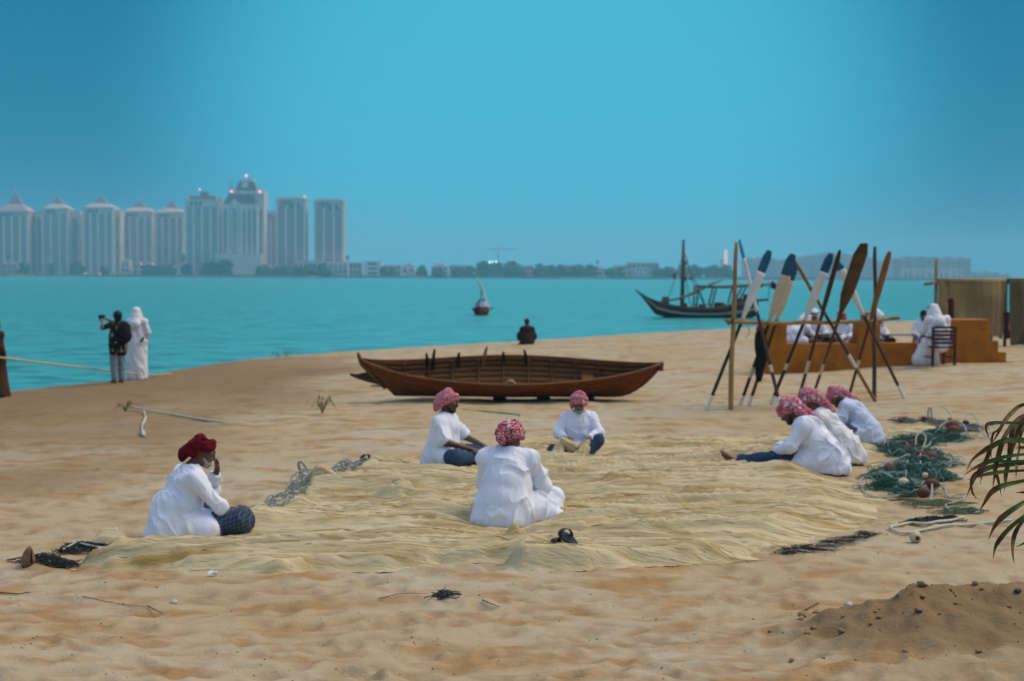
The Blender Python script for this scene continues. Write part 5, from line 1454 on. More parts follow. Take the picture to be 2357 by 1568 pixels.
MB().lathe([(.028, -.05), (.034, -.045), (.030, 0), (.034, .045), (.028, .05)], (0, 0, .035), 12, np.array([[0, 0, 1], [0, 1, 0], [1, 0, 0]], float)).build('can_body', M('grey_tin', (0.33, 0.33, 0.40), (0.25, 0.25, 0.3), 20, .4, metal=.3), t, True)
# pale ropes over the green heap
cr = lambda *q: [cvt(x, y) + ((l,) if l is not None else ()) for x, y, l in q]
RG = 'pale ropes over the green net'
rope('rope', 'pale rope looping widely around the near left of the green net', 'rope', cr((520, 890, .06), (430, 860, .08), (330, 828, .06), (230, 838, .02), (198, 880, .01), (230, 945, .01), (300, 985, .01), (420, 990, .01), (600, 965, .02), (730, 930, .05)), .0095, ROPEM, group=RG)
rope('rope', 'pale rope arched around the hollow with the pair of floats', 'rope', cr((420, 560, .04), (450, 500, .08), (560, 475, .1), (640, 470, .1), (800, 500, .08), (830, 540, .05), (760, 580, .03), (600, 610, .02), (470, 610, .02), (420, 560, .04)), .0095, ROPEM, group=RG)
rope('rope', 'pale rope draped down the middle of the heap between two floats', 'rope', cr((700, 600, .06), (705, 545, .14), (750, 525, .16), (790, 560, .12), (740, 680, .10), (745, 760, .08), (730, 800, .05)), .009, ROPEM, group=RG)
rope('rope', 'pale rope running from the lone float towards the longest float', 'rope', cr((370, 800, .03), (420, 740, .06), (540, 690, .08), (640, 665, .10), (620, 760, .08), (612, 850, .04)), .009, ROPEM, group=RG)
rope('rope', 'pale rope kinked over the lowest brown float', 'rope', cr((830, 1045, .01), (845, 990, .06), (850, 930, .10), (880, 925, .10), (960, 950, .05), (990, 985, .01), (1060, 970, .01), (1135, 965, .01)), .0095, ROPEM, group=RG)
rope('rope', 'pale rope zigzag on the sand right of the lowest brown float', 'rope', cr((940, 935, .04), (1000, 990, .01), (1130, 1000, .01), (1080, 1040, .01), (1010, 1095, .01), (970, 1100, .01), (1010, 1130, .01), (1100, 1125, .01), (1200, 1115, .01), (1275, 1140, .01), (1230, 1155, .01)), .009, ROPEM, group=RG)
rope('rope', 'pale rope from the small cream float across the longest float', 'rope', cr((560, 725, .03), (700, 700, .06), (860, 700, .10), (960, 705, .06), (990, 745, .03), (1110, 660, .02)), .009, ROPEM, group=RG)
rope('rope', 'bight of pale rope over the biggest far float', 'rope', cr((880, 470, .04), (930, 420, .12), (1040, 385, .16), (1130, 400, .10), (1160, 450, .04)), .0095, ROPEM, group=RG)
rope('rope', 'pale rope hoop standing at the far right tip', 'rope', cr((1130, 385, .02), (1150, 330, .10), (1200, 318, .13), (1250, 350, .08), (1275, 395, .01)), .0095, ROPEM, group=RG)
rope('rope', 'pale rope hoop standing behind the long far float', 'rope', cr((880, 330, .04), (900, 285, .12), (950, 268, .14), (1010, 300, .08), (1030, 340, .03)), .0095, ROPEM, group=RG)
p = on_net(*cvt(815, 340)); rope('rope', 'upright stiff rope end above the small far floats', 'rope', [p + (-.02, 0, 0), p + (-.01, 0, .10), p + (0, 0, .20), p + (.035, 0, .215), p + (.045, 0, .10), p + (.05, 0, 0)], .013, ROPEM, world=True, group=RG)
rope('white_rope', 'long white rope laid double on the sand behind the ball float', 'rope', cr((1560, 1212, None), (1200, 1232, None), (1000, 1260, None), (880, 1280, None), (700, 1302, None), (560, 1312, None), (490, 1300, None), (480, 1280, None), (560, 1258, None), (650, 1240, None), (800, 1250, None), (900, 1240, None), (1020, 1212, None), (1130, 1182, None)), .013, ROPEW)

# ------------------------------------------------------------------ small things on the sand
def sandal_pair(label, u, v, rz, mat, group='pairs of black sandals', s=1.0, tilt=.0):
    p = on_net(u, v); t = thing('sandals', label, 'sandals', p, rz, group)
    for i, (dx, dy, a, dz) in enumerate(((-.05, 0, .2, .0), (.06, .03, -.5, .035))):
        out = []
        for q in np.linspace(0, 2 * math.pi, 20, endpoint=False):
            y = .13 * math.cos(q); x = (.042 + .010 * math.cos(q)) * math.sin(q)
            out.append((x, y))
        ca, sa = math.cos(a), math.sin(a)
        f = lambda x, y, z: ((dx + x * ca - y * sa) * s, (dy + x * sa + y * ca) * s, dz + z + (y * .25 if i else 0))
        sole = MB(); sole.loft([[f(x, y, z) for x, y in out] for z in (.0, .022)]); so_ = sole.build('sole', mat, t)
        b = MB(); P = [f(.05 * math.cos(q) * -1, .03, .02 + .065 * math.sin(q)) for q in np.linspace(0, math.pi, 9)]
        P2 = [f(.05 * math.cos(q) * -1, .075, .02 + .050 * math.sin(q)) for q in np.linspace(0, math.pi, 9)]
        b.add(P + P2, [(j, j + 1, j + 10, j + 9) for j in range(8)]); st = b.build('strap', mat, t, True)
        md = st.modifiers.new('thickness', 'SOLIDIFY'); md.thickness = .006
    return t
LEATHER = M('black_leather', (0.008, 0.009, 0.012), (0.018, 0.018, 0.022), 20, .45)
sandal_pair('black sandals piled on the net hem beside the rolled bundle', 1305, 1298, .9, LEATHER, s=1.15)
sandal_pair('black sandals on the sand behind the net, by the grey rope', 852, 1071, 1.3, LEATHER, s=1.25)
PAPER = M('white_paper', (0.72, 0.76, 0.80), (0.62, 0.66, 0.70), 12, .7)
for lb, u, v, w_ in (('white paper scrap tucked behind the rolled net bundle', 1207, 1246, .10), ('crumpled white paper scrap alone on the near sand', 490, 1331, .07)):
    p = on_net(u, v, .012); V = []; g = np.random.default_rng(int(u))
    for i in range(5):
        for j in range(5): V.append((p[0] + (i - 2) / 4 * w_, p[1] + (j - 2) / 4 * w_ * .9, p[2] + g.uniform(0, .03)))
    o = mesh_obj('paper_scrap', V, [(i * 5 + j, i * 5 + j + 5, i * 5 + j + 6, i * 5 + j + 1) for i in range(4) for j in range(4)], PAPER, None, False)
    md = o.modifiers.new('thickness', 'SOLIDIFY'); md.thickness = .003
    tag(o, lb, 'paper', 'white paper scraps')
SHELLM = M('pale_shell', (0.62, 0.60, 0.53), (0.45, 0.42, 0.36), 30, .6)
STONE_M = M('sandy_stone', (0.36, 0.24, 0.13), (0.26, 0.17, 0.10), 20, .9, .4, 60)
DARKSTONE = M('dark_stone', (0.03, 0.03, 0.03), (0.06, 0.055, 0.05), 20, .7)
for lb, u, v, r_, m_ in (('white shell at the foot of the dug sand heap', 1952, 1452, .022, SHELLM), ('rounded sandy lump at the left foot of the heap', 1850, 1432, .030, STONE_M), ('smaller sandy lump beside the shell', 1880, 1443, .022, STONE_M),
                         ('sandy lump high on the heap', 2075, 1372, .032, STONE_M), ('black pebble by the right edge below the heap', 2340, 1473, .018, DARKSTONE), ('tiny black pebble low in the middle right', 2088, 1540, .014, DARKSTONE),
                         ('pinkish lump above the shell', 1918, 1438, .024, M('pink_lump', (0.42, 0.25, 0.17), (0.36, 0.2, 0.13), 20, .9)), ('pale yellow pebble on the sand far down the left', 400, 1385, .022, SHELLM)):
    p = gp(u, v, r_ * .35); o = MB().blob((p[0], p[1], p[2]), (r_ * 1.2, r_, r_ * .8), int(u), .3, 10, 7).build('shell' if 'shell' in lb else 'stone', m_, None, True); tag(o, lb, 'shell' if 'shell' in lb else 'stone', 'stones and shells on the sand')
TWIG = M('dry_twig', (0.14, 0.10, 0.06), (0.09, 0.06, 0.04), 20, .9)
def twig(label, pts, r_, mat=None, dz=.012):
    P = [gp(u, v, dz) for u, v in pts]; tag(MB().tube(catmull(P, 4), np.linspace(r_, r_ * .4, len(catmull(P, 4))), 5).build('twig', mat or TWIG, None, True), label, 'twig', 'dry twigs on the sand')
twig('long thin dark twig on the sand at the lower left', [(190, 1380), (240, 1388), (300, 1392), (345, 1396)], .0035)
twig('short straight twig right of the long thin one', [(340, 1395), (374, 1411)], .005)
twig('twig crossing the lower middle sand', [(870, 1391), (930, 1384), (985, 1382)], .0035)
twig('twig by the left edge', [(0, 1367), (40, 1368), (62, 1364), (70, 1368)], .006)
twig('slanting twig beside the dug heap', [(1838, 1428), (1862, 1412), (1885, 1398)], .008)
twig('short twig below the middle of the net', [(1110, 1394), (1150, 1410)], .005)
b = MB(); c0 = gp(1024, 1384); g = np.random.default_rng(9)
for i in range(14):
    P = [(c0[0] + g.normal() * .05, c0[1] + g.normal() * .06, c0[2] + g.uniform(.003, .03)) for q in range(5)]; b.tube(catmull(P, 3), .0035, 4)
tag(b.build('wire_scrap', DARKNET, None, True), 'small dark tangle of wire in the middle of the near sand', 'wire scrap')
b = MB(); g = np.random.default_rng(31)
for i in range(150):
    x = MOUND[0] + g.uniform(-.9, 1.6); y = MOUND[1] + .1 * (x - MOUND[0]) + g.normal() * .38; r_ = min(.030, abs(g.normal()) * .008 + .004)
    b.blob((x, y, Z(x, y) + r_ * .3), (r_ * 1.2, r_, r_ * .75), i, .6, 6, 4, g.uniform(0, 3))
tag(b.build('sand_clods', M('damp_clod', (0.22, 0.14, 0.068), (0.29, 0.20, 0.11), 12, .95, .4, 60), None, True), 'crumbled damp clods scattered over the dug sand heap', None, kind='stuff')
# loose grit: uncountable
b = MB(); g = np.random.default_rng(12)
for i in range(900):
    D = math.exp(g.uniform(math.log(6.2), math.log(15))); x = g.uniform(-.38, .38) * D; r_ = abs(g.normal()) * .003 + .0022
    z_ = Z(x, D)
    a = g.uniform(0, 6.28); V = [(x + r_ * math.cos(a + k * 2.1) * 1.3, D + r_ * math.sin(a + k * 2.1), z_ + .001) for k in range(3)] + [(x, D, z_ + r_ * 1.1)]
    b.add(V, [(0, 1, 3), (1, 2, 3), (2, 0, 3), (0, 2, 1)])
tag(b.build('grit', M('dark_grit', (0.10, 0.075, 0.055), (0.30, 0.24, 0.18), 3, .9), None), 'dark grit and shell crumbs sprinkled over the near sand', None, kind='stuff')
# green cord behind the menders, dry plants
GREENCORD = M('green_cord', (0.02, 0.30, 0.13), (0.03, 0.38, 0.2), 10, .7)
P = [gp(u, v, .015) for u, v in ((1065, 946), (1110, 950), (1150, 953), (1196, 957))]
tag(MB().tube(catmull(P, 4), [.006] * 4 + [.012] * 5 + [.02] * 4, 6).build('cord', GREENCORD, None, True), 'green cord lying on the sand in front of the wooden boat', 'cord')
DRY = M('dry_stem', (0.36, 0.27, 0.13), (0.22, 0.17, 0.08), 20, .9)
def dryplant(label, u, v, n, h, seed, spread=.35, bushy=False):
    p = gp(u, v); t = thing('dry_plant', label, 'plant', p, 0, 'dry plants on the beach'); g = np.random.default_rng(seed)
    for i in range(n):
        a = g.uniform(0, 6.28); k = spread * g.uniform(.3, 1.0); hh = h * g.uniform(.5, 1)
        P = [(0, 0, 0), (k * .4 * math.cos(a), k * .3 * math.sin(a), hh * .8), (k * .8 * math.cos(a), k * .5 * math.sin(a), hh), (k * 1.3 * math.cos(a), k * .7 * math.sin(a), hh * .45)]
        MB().tube(catmull(P, 4), np.linspace(.007, .002, len(catmull(P, 4))), 5).build('stem', DRY, t, True)
        if i % 3 == 0: MB().blob((P[2][0], P[2][1], P[2][2] + .01), (.014, .012, .035), i, .4, 6, 5).build('leaf_bud', M('dull_leaf%d' % 0, (0.10, 0.11, 0.05)) if 'dull_leaf0' not in bpy.data.materials else bpy.data.materials['dull_leaf0'], t, True)
    return t
dryplant('dry plant with arching pale stems on the sand left of the boat', 742, 952, 16, .30, 3, .36)
dryplant('scrubby dry tuft where the white cord is tied', 288, 948, 14, .16, 6, .25)
for i, (u, v) in enumerate(((640, 823), (660, 820), (704, 815), (730, 814))):
    dryplant(['low weed at the left end of the tufts on the beach crest', 'dark weed second from the left on the crest', 'tallest dark weed tuft on the crest', 'small weed at the right end of the crest tufts'][i], u, v, 8, (.2, .15, .38, .2)[i], 20 + i, .3)
# barrier ropes at the left
P = [at(-70, 812, 27.5), at(0, 823, 28.5), at(120, 838, 31), at(230, 851, 33), at(345, 863, 35.0)]; e_ = gp(395, 861); P.append(e_)
rb = thing('barrier_rope', 'pale slack barrier rope crossing in front of the standing pair', 'rope', (P[0][0], P[0][1], Z(P[0][0], P[0][1])))
MB().tube(catmull(P, 6), .022, 6).build('rope_line', M('barrier_rope', (0.55, 0.45, 0.22), (0.48, 0.38, 0.18), 20, .9), rb, True, True)
MB().tube([(0, 0, -.2), (0, 0, P[0][2] - Z(P[0][0], P[0][1]) + .1)], .04, 8).build('stake', TWIG, rb, True)
P = [gp(300, 946, .07), gp(335, 950, .05), gp(390, 958, .03), gp(455, 967, .02), gp(520, 972, .01)]
rb = thing('cord', 'white cord tied at the dry tuft, one frayed end trailing downslope', 'cord', gp(330, 952))
MB().tube(catmull(P, 5), .016, 6).build('cord_line', ROPEW, rb, True, True)
P = [gp(331, 952, .05), gp(335, 968, .03), gp(327, 988, .03), gp(331, 1008, .03)]
MB().tube(catmull(P, 5), [.012] * 5 + [.022] * 4 + [.012] * 4 + [.03] * 3, 6).build('frayed_end', ROPEW, rb, True, True)
# ================================================================== boats
VARN = M('varnished_teak', (0.21, 0.056, 0.005), (0.125, 0.032, 0.003), 3.0, .5, .25, 30, (0.35, 6, 8), spec=.2)
VARN2 = M('varnished_teak_edge', (0.22, 0.075, 0.016), (0.13, 0.042, 0.009), 3.0, .45, .2, 30, (0.35, 6, 8), spec=.25)
VARNIN = M('teak_inside', (0.17, 0.062, 0.008), (0.09, 0.032, 0.005), 4.0, .6, .25, 30, (0.4, 6, 8))
DARKWOOD = M('dark_wood', (0.055, 0.028, 0.014), (0.03, 0.016, 0.009), 8, .7, .2, 40)
PALEWOOD = M('pale_wood', (0.42, 0.27, 0.12), (0.30, 0.18, 0.08), 8, .7, .2, 40)
class Hull:
    def __init__(s, Lh, beam, zs, zk, xk=None, full=2.2, pw=.8, n=28):
        s.L, s.B, s.zs, s.zk = Lh, beam, zs, zk
        s.full, s.pw = full, pw
        s.xk = xk or (lambda q: q)
        s.S = np.linspace(-1, 1, n)
    def pt(s, q, t, sd, off=0.0):
        t = min(1.0, max(0.0, t))
        b = s.B / 2 * max(0.0, 1 - abs(q) ** s.full) ** s.pw
        z0, z1 = s.zk(q), s.zs(q)
        y = b * (1 - (1 - t) ** 1.9); z = z0 + (z1 - z0) * t ** 1.35
        x = s.L / 2 * (s.xk(q) * (1 - t) + q * t)
        y = max(0.012, y + off * (.35 + .65 * t)); z = z - off * (1 - t) * .8
        return (x, sd * y, z)
    def strake(s, t0, t1, sd, th, lap):
        rings = []
        for q in s.S:
            rings.append([s.pt(q, t0, sd, lap), s.pt(q, t1, sd, 0.0), s.pt(q, t1, sd, -th), s.pt(q, t0, sd, -th + .002)])
        return MB().loft(rings)
# ---- the varnished rowing boat on the beach
c = gp(1175, 924)
ROW = dict(Lh=5.45, beam=1.36, zs=lambda q: .47 + (.20 if q < 0 else .14) * abs(q) ** 4.5, zk=lambda q: (0.62 * max(0, (-q - .80) / .20) ** 1.0 if q < 0 else .60 * max(0, (q - .70) / .30) ** 2.0), xk=lambda q: q * (.97 if q < 0 else 1.0) , full=1.75, pw=.95)
rb = thing('rowing_boat', 'varnished brown wooden rowing boat heeled over on the sand', 'boat', (c[0], c[1] + .25, c[2]))
hull = Hull(**ROW, n=34)
heel = R(-19)
def heeled(mb, dz=0.10):
    V = np.array(mb.V); cy, sy = math.cos(-heel), math.sin(-heel)
    y, z = V[:, 1].copy(), V[:, 2].copy()
    V[:, 1] = y * cy - z * sy; V[:, 2] = y * sy + z * cy + dz
    mb.V = [tuple(p) for p in V]; return mb
NS = 7
for sd in (-1, 1):
    for i in range(NS):
        heeled(hull.strake(i / NS, (i + 1) / NS + .01, sd, .022, .006)).build('plank', VARN if sd < 0 else VARNIN, rb, True)
    P = [hull.pt(q, 1.0, sd, .008) for q in hull.S]; P = [(x, y, z + .010) for x, y, z in P]
    heeled(MB().tube(P, .026, 6)).build('gunwale', VARN2, rb, True)
P = [(2.725 * q * (.97 if q < 0 else 1), 0, hull.zk(q) - .012) for q in np.linspace(-1, 1, 40)]
heeled(MB().tube(P, .034, 6)).build('keel', VARN, rb, True)
zt = hull.zs(-1)
heeled(MB().tube([(-2.725 * .97 * .86, 0, .12), (-2.70, 0, .60), (-2.73, 0, zt + .02), (-2.76, 0, zt + .13)], [.05, .05, .042, .03], 6)).build('stem_post', VARN2, rb, True)
heeled(MB().tube([(2.725, 0, hull.zs(1) - .12), (2.73, 0, hull.zs(1) + .0), (2.76, 0, hull.zs(1) + .03)], [.05, .05, .035], 6)).build('stern_post', VARN2, rb, True)
for q in (-.72, -.56, -.40, -.22, -.05, .12, .28, .44, .60):
    P = [hull.pt(q, t, -1, -.038) for t in np.linspace(.98, .02, 8)] + [hull.pt(q, t, 1, -.038) for t in np.linspace(.02, .98, 8)]
    heeled(MB().tube(P, .020, 5)).build('rib', VARNIN, rb, True)
for q in (-.62, .52):
    y = abs(hull.pt(q, .62, 1)[1]); z = hull.pt(q, .62, 1)[2]
    heeled(MB().box((2.725 * q, 0, z), (.22, 2 * y, .03))).build('thwart', VARNIN, rb)
for q, hgt, m_, tl in ((-.56, .24, DARKWOOD, -.02), (-.53, .36, DARKWOOD, .05), (-.36, .20, DARKWOOD, .03), (-.19, .36, PALEWOOD, .08), (-.05, .16, DARKWOOD, .0), (.11, .24, DARKWOOD, -.05)):
    x, y, z = hull.pt(q, 1.0, 1, -.03)
    heeled(MB().tube([(x, y - .02, z - .22), (x + tl * .4, y, z + .02), (x + tl * .7, y - hgt * .2, z + hgt * .45), (x + tl, y - hgt * .25, z + hgt * .72)], [.030, .034, .028, .020], 7)).build('thole_pin', m_, rb, True)
x, y, z = hull.pt(0.0, .9, -1, -.10)
heeled(MB().loft([[(x + .13 * math.cos(a) * k, y + .05 + .06 * dy, z - .10 + .19 * max(0, math.sin(a)) * k) for a in np.linspace(0, math.pi, 9)] for dy, k in ((-1, 1), (1, 1))])).build('rope_cleat', M('rosy_wood', (0.26, 0.12, 0.06), (0.2, 0.09, 0.05), 6, .6), rb)
for x in (-1.2, -.2, .6, 1.4):
    MB().box((x, -.13, .02), (.22, .28, .09), .1).build('chock', DARKWOOD, rb)
# timber behind its left end
p = gp(860, 894)
t = thing('boat_rudder', 'dark pointed timber sticking out behind the left end of the rowing boat', 'timber', (p[0], p[1] + .35, p[2]))
MB().loft([[(-.52, -.03, .22), (-.52, .03, .22), (-.52, .03, .27), (-.52, -.03, .27)], [(-.40, -.04, .17), (-.40, .04, .17), (-.40, .04, .25), (-.40, -.04, .25)],
           [(-.20, -.05, .10), (-.20, .05, .10), (-.20, .05, .29), (-.20, -.05, .29)], [(.05, -.05, .04), (.05, .05, .04), (.05, .05, .32), (.05, -.05, .32)], [(.6, -.05, 0), (.6, .05, 0), (.6, .05, .34), (.6, -.05, .34)]]).build('blade', DARKWOOD, t)
MB().tube([(-.1, .0, .0), (.6, .0, .02)], .03, 6).build('pale_runner', ROPEW, t)

# ---- the dhow at anchor
DD = 106.0
mpx = DD / F
x0 = at(1605, 728, DD)[0]
dh = thing('dhow', 'dark wooden dhow with bare mast and awning frame, moored off the beach', 'boat', (x0, DD, WATER_Z))
DX = lambda u: float(at(u, 690, DD)[0] - x0)
DZ = lambda u, v: float(at(u, v, DD)[2] - WATER_Z)
HULLB = M('tarred_hull', (0.10, 0.032, 0.020), (0.13, 0.045, 0.028), 1.2, .95, spec=0.0)
HULLT = M('hull_brown', (0.20, 0.062, 0.032), (0.14, 0.042, 0.024), 1.2, .95, spec=0.0)
STRIPE = M('hull_stripe', (0.58, 0.46, 0.42), (0.48, 0.38, 0.35), 1, .9, spec=.05)
us = [1462, 1474, 1490, 1510, 1540, 1575, 1610, 1650, 1690, 1712, 1740]
top = [666, 674, 684, 692, 700, 706, 708, 707, 699, 694, 690]
bot = [669, 680, 699, 724, 733, 736, 737, 737, 737, 736, 726]
bw_ = [.05, .22, .55, .9, 1.3, 1.5, 1.55, 1.5, 1.35, 1.25, 1.05]
def dh_ring(i, f0, f1, o=0.0):
    x = DX(us[i]); zt_, zb = DZ(us[i], top[i]), max(DZ(us[i], bot[i]), -.5)
    za, zc = zb + (zt_ - zb) * f0, zb + (zt_ - zb) * f1
    y = lambda f: bw_[i] * (.68 + .32 * f ** .6) + o
    return [(x, -y(f0), za), (x, y(f0), za), (x, y(f1), zc), (x, -y(f1), zc)]
n_ = len(us)
for nm, f0, f1, m_, o in (('hull', 0.0, .42, HULLB, 0), ('stripe', .421, .56, STRIPE, .02), ('hull_side', .561, .86, HULLT, 0), ('rail_strake', .861, 1.0, M('rail_wood', (0.16, 0.11, 0.085), (0.11, 0.075, 0.06), 2, .7), .03)):
    MB().loft([dh_ring(i, f0, f1, o) for i in range(n_)]).build(nm, m_, dh)
tb = lambda P, r, n=7: MB().tube([(DX(u), y, DZ(u, v)) for u, v, y in P], r, n)
GREYWOOD = M('grey_spar', (0.15, 0.12, 0.09), (0.10, 0.08, 0.06), 3, .8)
tb([(1570, 712, 0), (1571, 640, 0), (1572, 552, 0)], [.17, .15, .10]).build('mast', GREYWOOD, dh, True)
tb([(1602, 660, -.9), (1665, 661, -.9), (1762, 655, -.9)], .09).build('awning_beam', GREYWOOD, dh, True)
tb([(1602, 659, .9), (1665, 660, .9), (1762, 654, .9)], .08).build('awning_beam', GREYWOOD, dh, True)
for u, v, u2, v2 in ((1602, 660, 1600, 708), (1645, 661, 1634, 705), (1690, 659, 1680, 698), (1714, 658, 1694, 697), (1745, 656, 1719, 694)):
    for y in (-.9, .9): tb([(u, v, y), (u2, v2, y)], .07, 6).build('awning_post', GREYWOOD, dh, True)
for u in (1602, 1640, 1690, 1750):
    tb([(u, 660, -.9), (u, 660, .9)], .05, 5).build('awning_rafter', GREYWOOD, dh, True)
tb([(1606, 670, -.3), (1615, 690, -.3), (1622, 708, -.3)], .06, 6).build('strut', GREYWOOD, dh, True)
SPARM = M('pale_spar', (0.34, 0.25, 0.17), (0.26, 0.19, 0.12), 3, .8)
tb([(1520, 693, -.2), (1550, 690, -.2), (1575, 683, -.2), (1605, 670, -.2), (1640, 652, -.2), (1662, 645, -.2)], [.05, .09, .11, .11, .09, .05]).build('furled_yard', SPARM, dh, True)
tb([(1700, 693, 0), (1740, 692, 0), (1769, 690, 0)], [.10, .10, .08]).build('stern_beam', HULLB, dh, True)
RIG = M('rigging', (0.28, 0.24, 0.18), (0.2, 0.17, 0.13), 5, .9)
for P in ([(1572, 575, 0), (1582, 605, .3), (1612, 690, .8)], [(1572, 575, 0), (1585, 615, -.3), (1618, 695, -.8)], [(1570, 590, 0), (1553, 640, -.2), (1536, 690, -.4)], [(1571, 560, 0), (1578, 630, .2), (1590, 700, .6)]):
    tb(P, .03, 5).build('rigging_line', RIG, dh, True)
for u, v in ((1576, 605), (1590, 640), (1577, 640), (1551, 634)):
    MB().blob((DX(u), 0, DZ(u, v)), (.14, .12, .2), u, .2).build('block', RIG, dh, True)
for u, w_, h_ in ((1532, .5, .55), (1655, .7, .4), (1725, .9, .55), (1615, .35, .3), (1575, .4, .35), (1700, .5, .4)):
    i = np.interp(u, us, range(n_)); zt_ = DZ(u, np.interp(u, us, top))
    MB().box((DX(u), 0, zt_ + h_ / 2 - .08), (w_, .9, h_), 0, .85).build('deck_gear', HULLT if u != 1532 else GREYWOOD, dh)
for u in range(1585, 1700, 11):
    MB().box((DX(u), -1.4, DZ(u, 704)), (.07, .07, .38)).build('rail_post', HULLB, dh)
tb([(1770, 672, 0), (1768, 692, 0)], .03, 5).build('flag_pole', GREYWOOD, dh)
fl = MB(); nn = 7
MAR = M('maroon_flag', (0.13, 0.008, 0.035), (0.10, 0.006, 0.03), 2, .8)
for nm, fa, fb, m_ in (('flag_white_band', 0.0, .28, WHITE), ('flag', .281, 1.0, MAR)):
    V = []
    for i in range(nn):
        f = fa + (fb - fa) * i / (nn - 1); u = 1769 + 20 * f; v0, v1 = 643 + 12 * f, 660 + 10 * f
        y = .12 * math.sin(f * 7)
        V += [(DX(u), y, DZ(u, v0)), (DX(u), y + .05, DZ(u, v1))]
    o = mesh_obj(nm, V, [(2 * i, 2 * i + 1, 2 * i + 3, 2 * i + 2) for i in range(nn - 1)], m_, dh)
    md = o.modifiers.new('thickness', 'SOLIDIFY'); md.thickness = .02
tb([(1769, 640, 0), (1770, 672, 0)], .03, 5).build('flag_staff', GREYWOOD, dh)

# ---- small lateen boat seen end on
D2 = 111.0; x2 = float(at(1108, 720, D2)[0])
sb = thing('sailing_boat', 'small dark sailing boat far out, pale sail hanging from a slanted yard', 'boat', (x2, D2, WATER_Z))
SX = lambda u: float(at(u, 700, D2)[0] - x2); SZ = lambda u, v: float(at(u, v, D2)[2] - WATER_Z)
rings = []
for y, k, zt_ in ((-1.6, .25, .66), (-1.0, .8, .56), (0, 1.0, .5), (1.0, .95, .52), (1.9, .5, .62)):
    rings.append([(-.70 * k, y, zt_), (-.55 * k, y, .1), (-.2 * k, y, -.2), (.2 * k, y, -.2), (.55 * k, y, .1), (.70 * k, y, zt_), (.6 * k, y, zt_), (0, y, zt_ - .12), (-.6 * k, y, zt_)])
MB().loft(rings).build('hull', HULLB, sb, True)
MB().tube([(-.78, 0, .42), (.95, .2, .52)], .05, 6).build('cross_beam', HULLB, sb)
MB().tube([(SX(1103), .1, .3), (SX(1106), .1, 1.2), (SX(1109), .1, SZ(1109, 668))], .05, 6).build('mast', GREYWOOD, sb, True)
MB().tube([(SX(1097), .0, SZ(1097, 638)), (SX(1108), 0, SZ(1108, 665)), (SX(1128), 0, SZ(1128, 716))], [.03, .05, .04], 6).build('yard', SPARM, sb, True)
SAIL = M('sail_cloth', (0.66, 0.62, 0.60), (0.58, 0.55, 0.54), 1, .9)
V = []; Fq = []
for i, t in enumerate(np.linspace(0, 1, 12)):
    u = 1097 + 31 * t + 1.5 * math.sin(t * 3.1); v = 638 + 78 * t
    w_ = (1.0 + 5.2 * math.sin(min(1, t * 1.6) * math.pi * .5) * (1 - .55 * t)) * .55
    for dd in (-1, 1): V.append((SX(u) + dd * w_ * D2 / F + .04 * math.sin(t * 6), -.10 + .12 * dd * .3 + .1 * math.sin(t * 4), SZ(u, v)))
o = mesh_obj('sail', V, [(2 * i, 2 * i + 1, 2 * i + 3, 2 * i + 2) for i in range(11)], SAIL, sb); md = o.modifiers.new('thickness', 'SOLIDIFY'); md.thickness = .03
MB().tube([(SX(1128), 0, SZ(1128, 716)), (SX(1130), .4, .5)], .015, 4).build('sheet', RIG, sb)
for lb, u, m_, sk in (('sailor in pale lilac shirt in the small boat, by the yard', 1112, WHITE, .95), ('sailor in mauve shirt in the small boat, at its left side', 1102, M('mauve_shirt', (0.34, 0.25, 0.42)), .85)):
    q = Person(lb, (x2 + SX(u), D2 - .1, WATER_Z + .44), (0, -1), BENCH, dict(), scale=sk, res=.022, group='sailors in the small boat', skin='dark')
    q.body(); q.shirt(m_, 5, (1.8, 1.8), res=.025); q.legs(DENIM, res=.025); q.hair()

# ================================================================== the oar rack
WD = M('rack_pole_wood', (0.40, 0.24, 0.09), (0.26, 0.15, 0.06), 5, .75, .5, 25, (1, 1, .3))
WDK = M('dark_pole_wood', (0.06, 0.045, 0.03), (0.12, 0.08, 0.045), 5, .8, .5, 25, (1, 1, .3))
BLACKP = M('black_paint', (0.018, 0.014, 0.012), (0.035, 0.024, 0.016), 4, .5)
BROWNP = M('brown_varnish', (0.090, 0.040, 0.014), (0.060, 0.026, 0.010), 4, .5)
GOLDW = M('honey_wood', (0.28, 0.145, 0.045), (0.20, 0.10, 0.03), 4, .6)
WHITEP = M('white_oar_paint', (0.74, 0.73, 0.70), (0.66, 0.63, 0.56), 4, .6)
CREAMP = M('cream_oar_paint', (0.66, 0.58, 0.44), (0.58, 0.48, 0.34), 4, .6)
BLUEP = M('blue_oar_paint', (0.012, 0.085, 0.175), (0.018, 0.11, 0.21), 4, .5)
TEALP = M('teal_oar_paint', (0.02, 0.30, 0.42), (0.03, 0.34, 0.46), 4, .5)
rc = lambda X, Y: (1582.3 + X * .29357, 517.8 + Y * .29357)
pA, pB = gp(*rc(340, 1452)), gp(*rc(1465, 1362))
DBl, DBr = pA[1] + .02, pB[1] + .05
bar_uv = [rc(*q) for q in ((300, 748), (340, 757), (560, 768), (760, 771), (930, 764), (1100, 766), (1260, 760), (1400, 756), (1560, 738), (1665, 728))]
bar3 = [at(u, v, np.interp(u, (bar_uv[1][0], bar_uv[-2][0]), (DBl, DBr))) for u, v in bar_uv]
def barD(u): return float(np.interp(u, (bar_uv[1][0], bar_uv[-2][0]), (DBl, DBr)))
rk = thing('oar_rack', 'rough pole rack with a crooked crossbar holding up the oars', 'rack', pA)
up = [pA - (0, 0, .2)] + [at(*rc(X, Y), DBl + .06) for X, Y in ((345, 1100), (360, 800), (372, 500), (376, 300), (385, 135))]
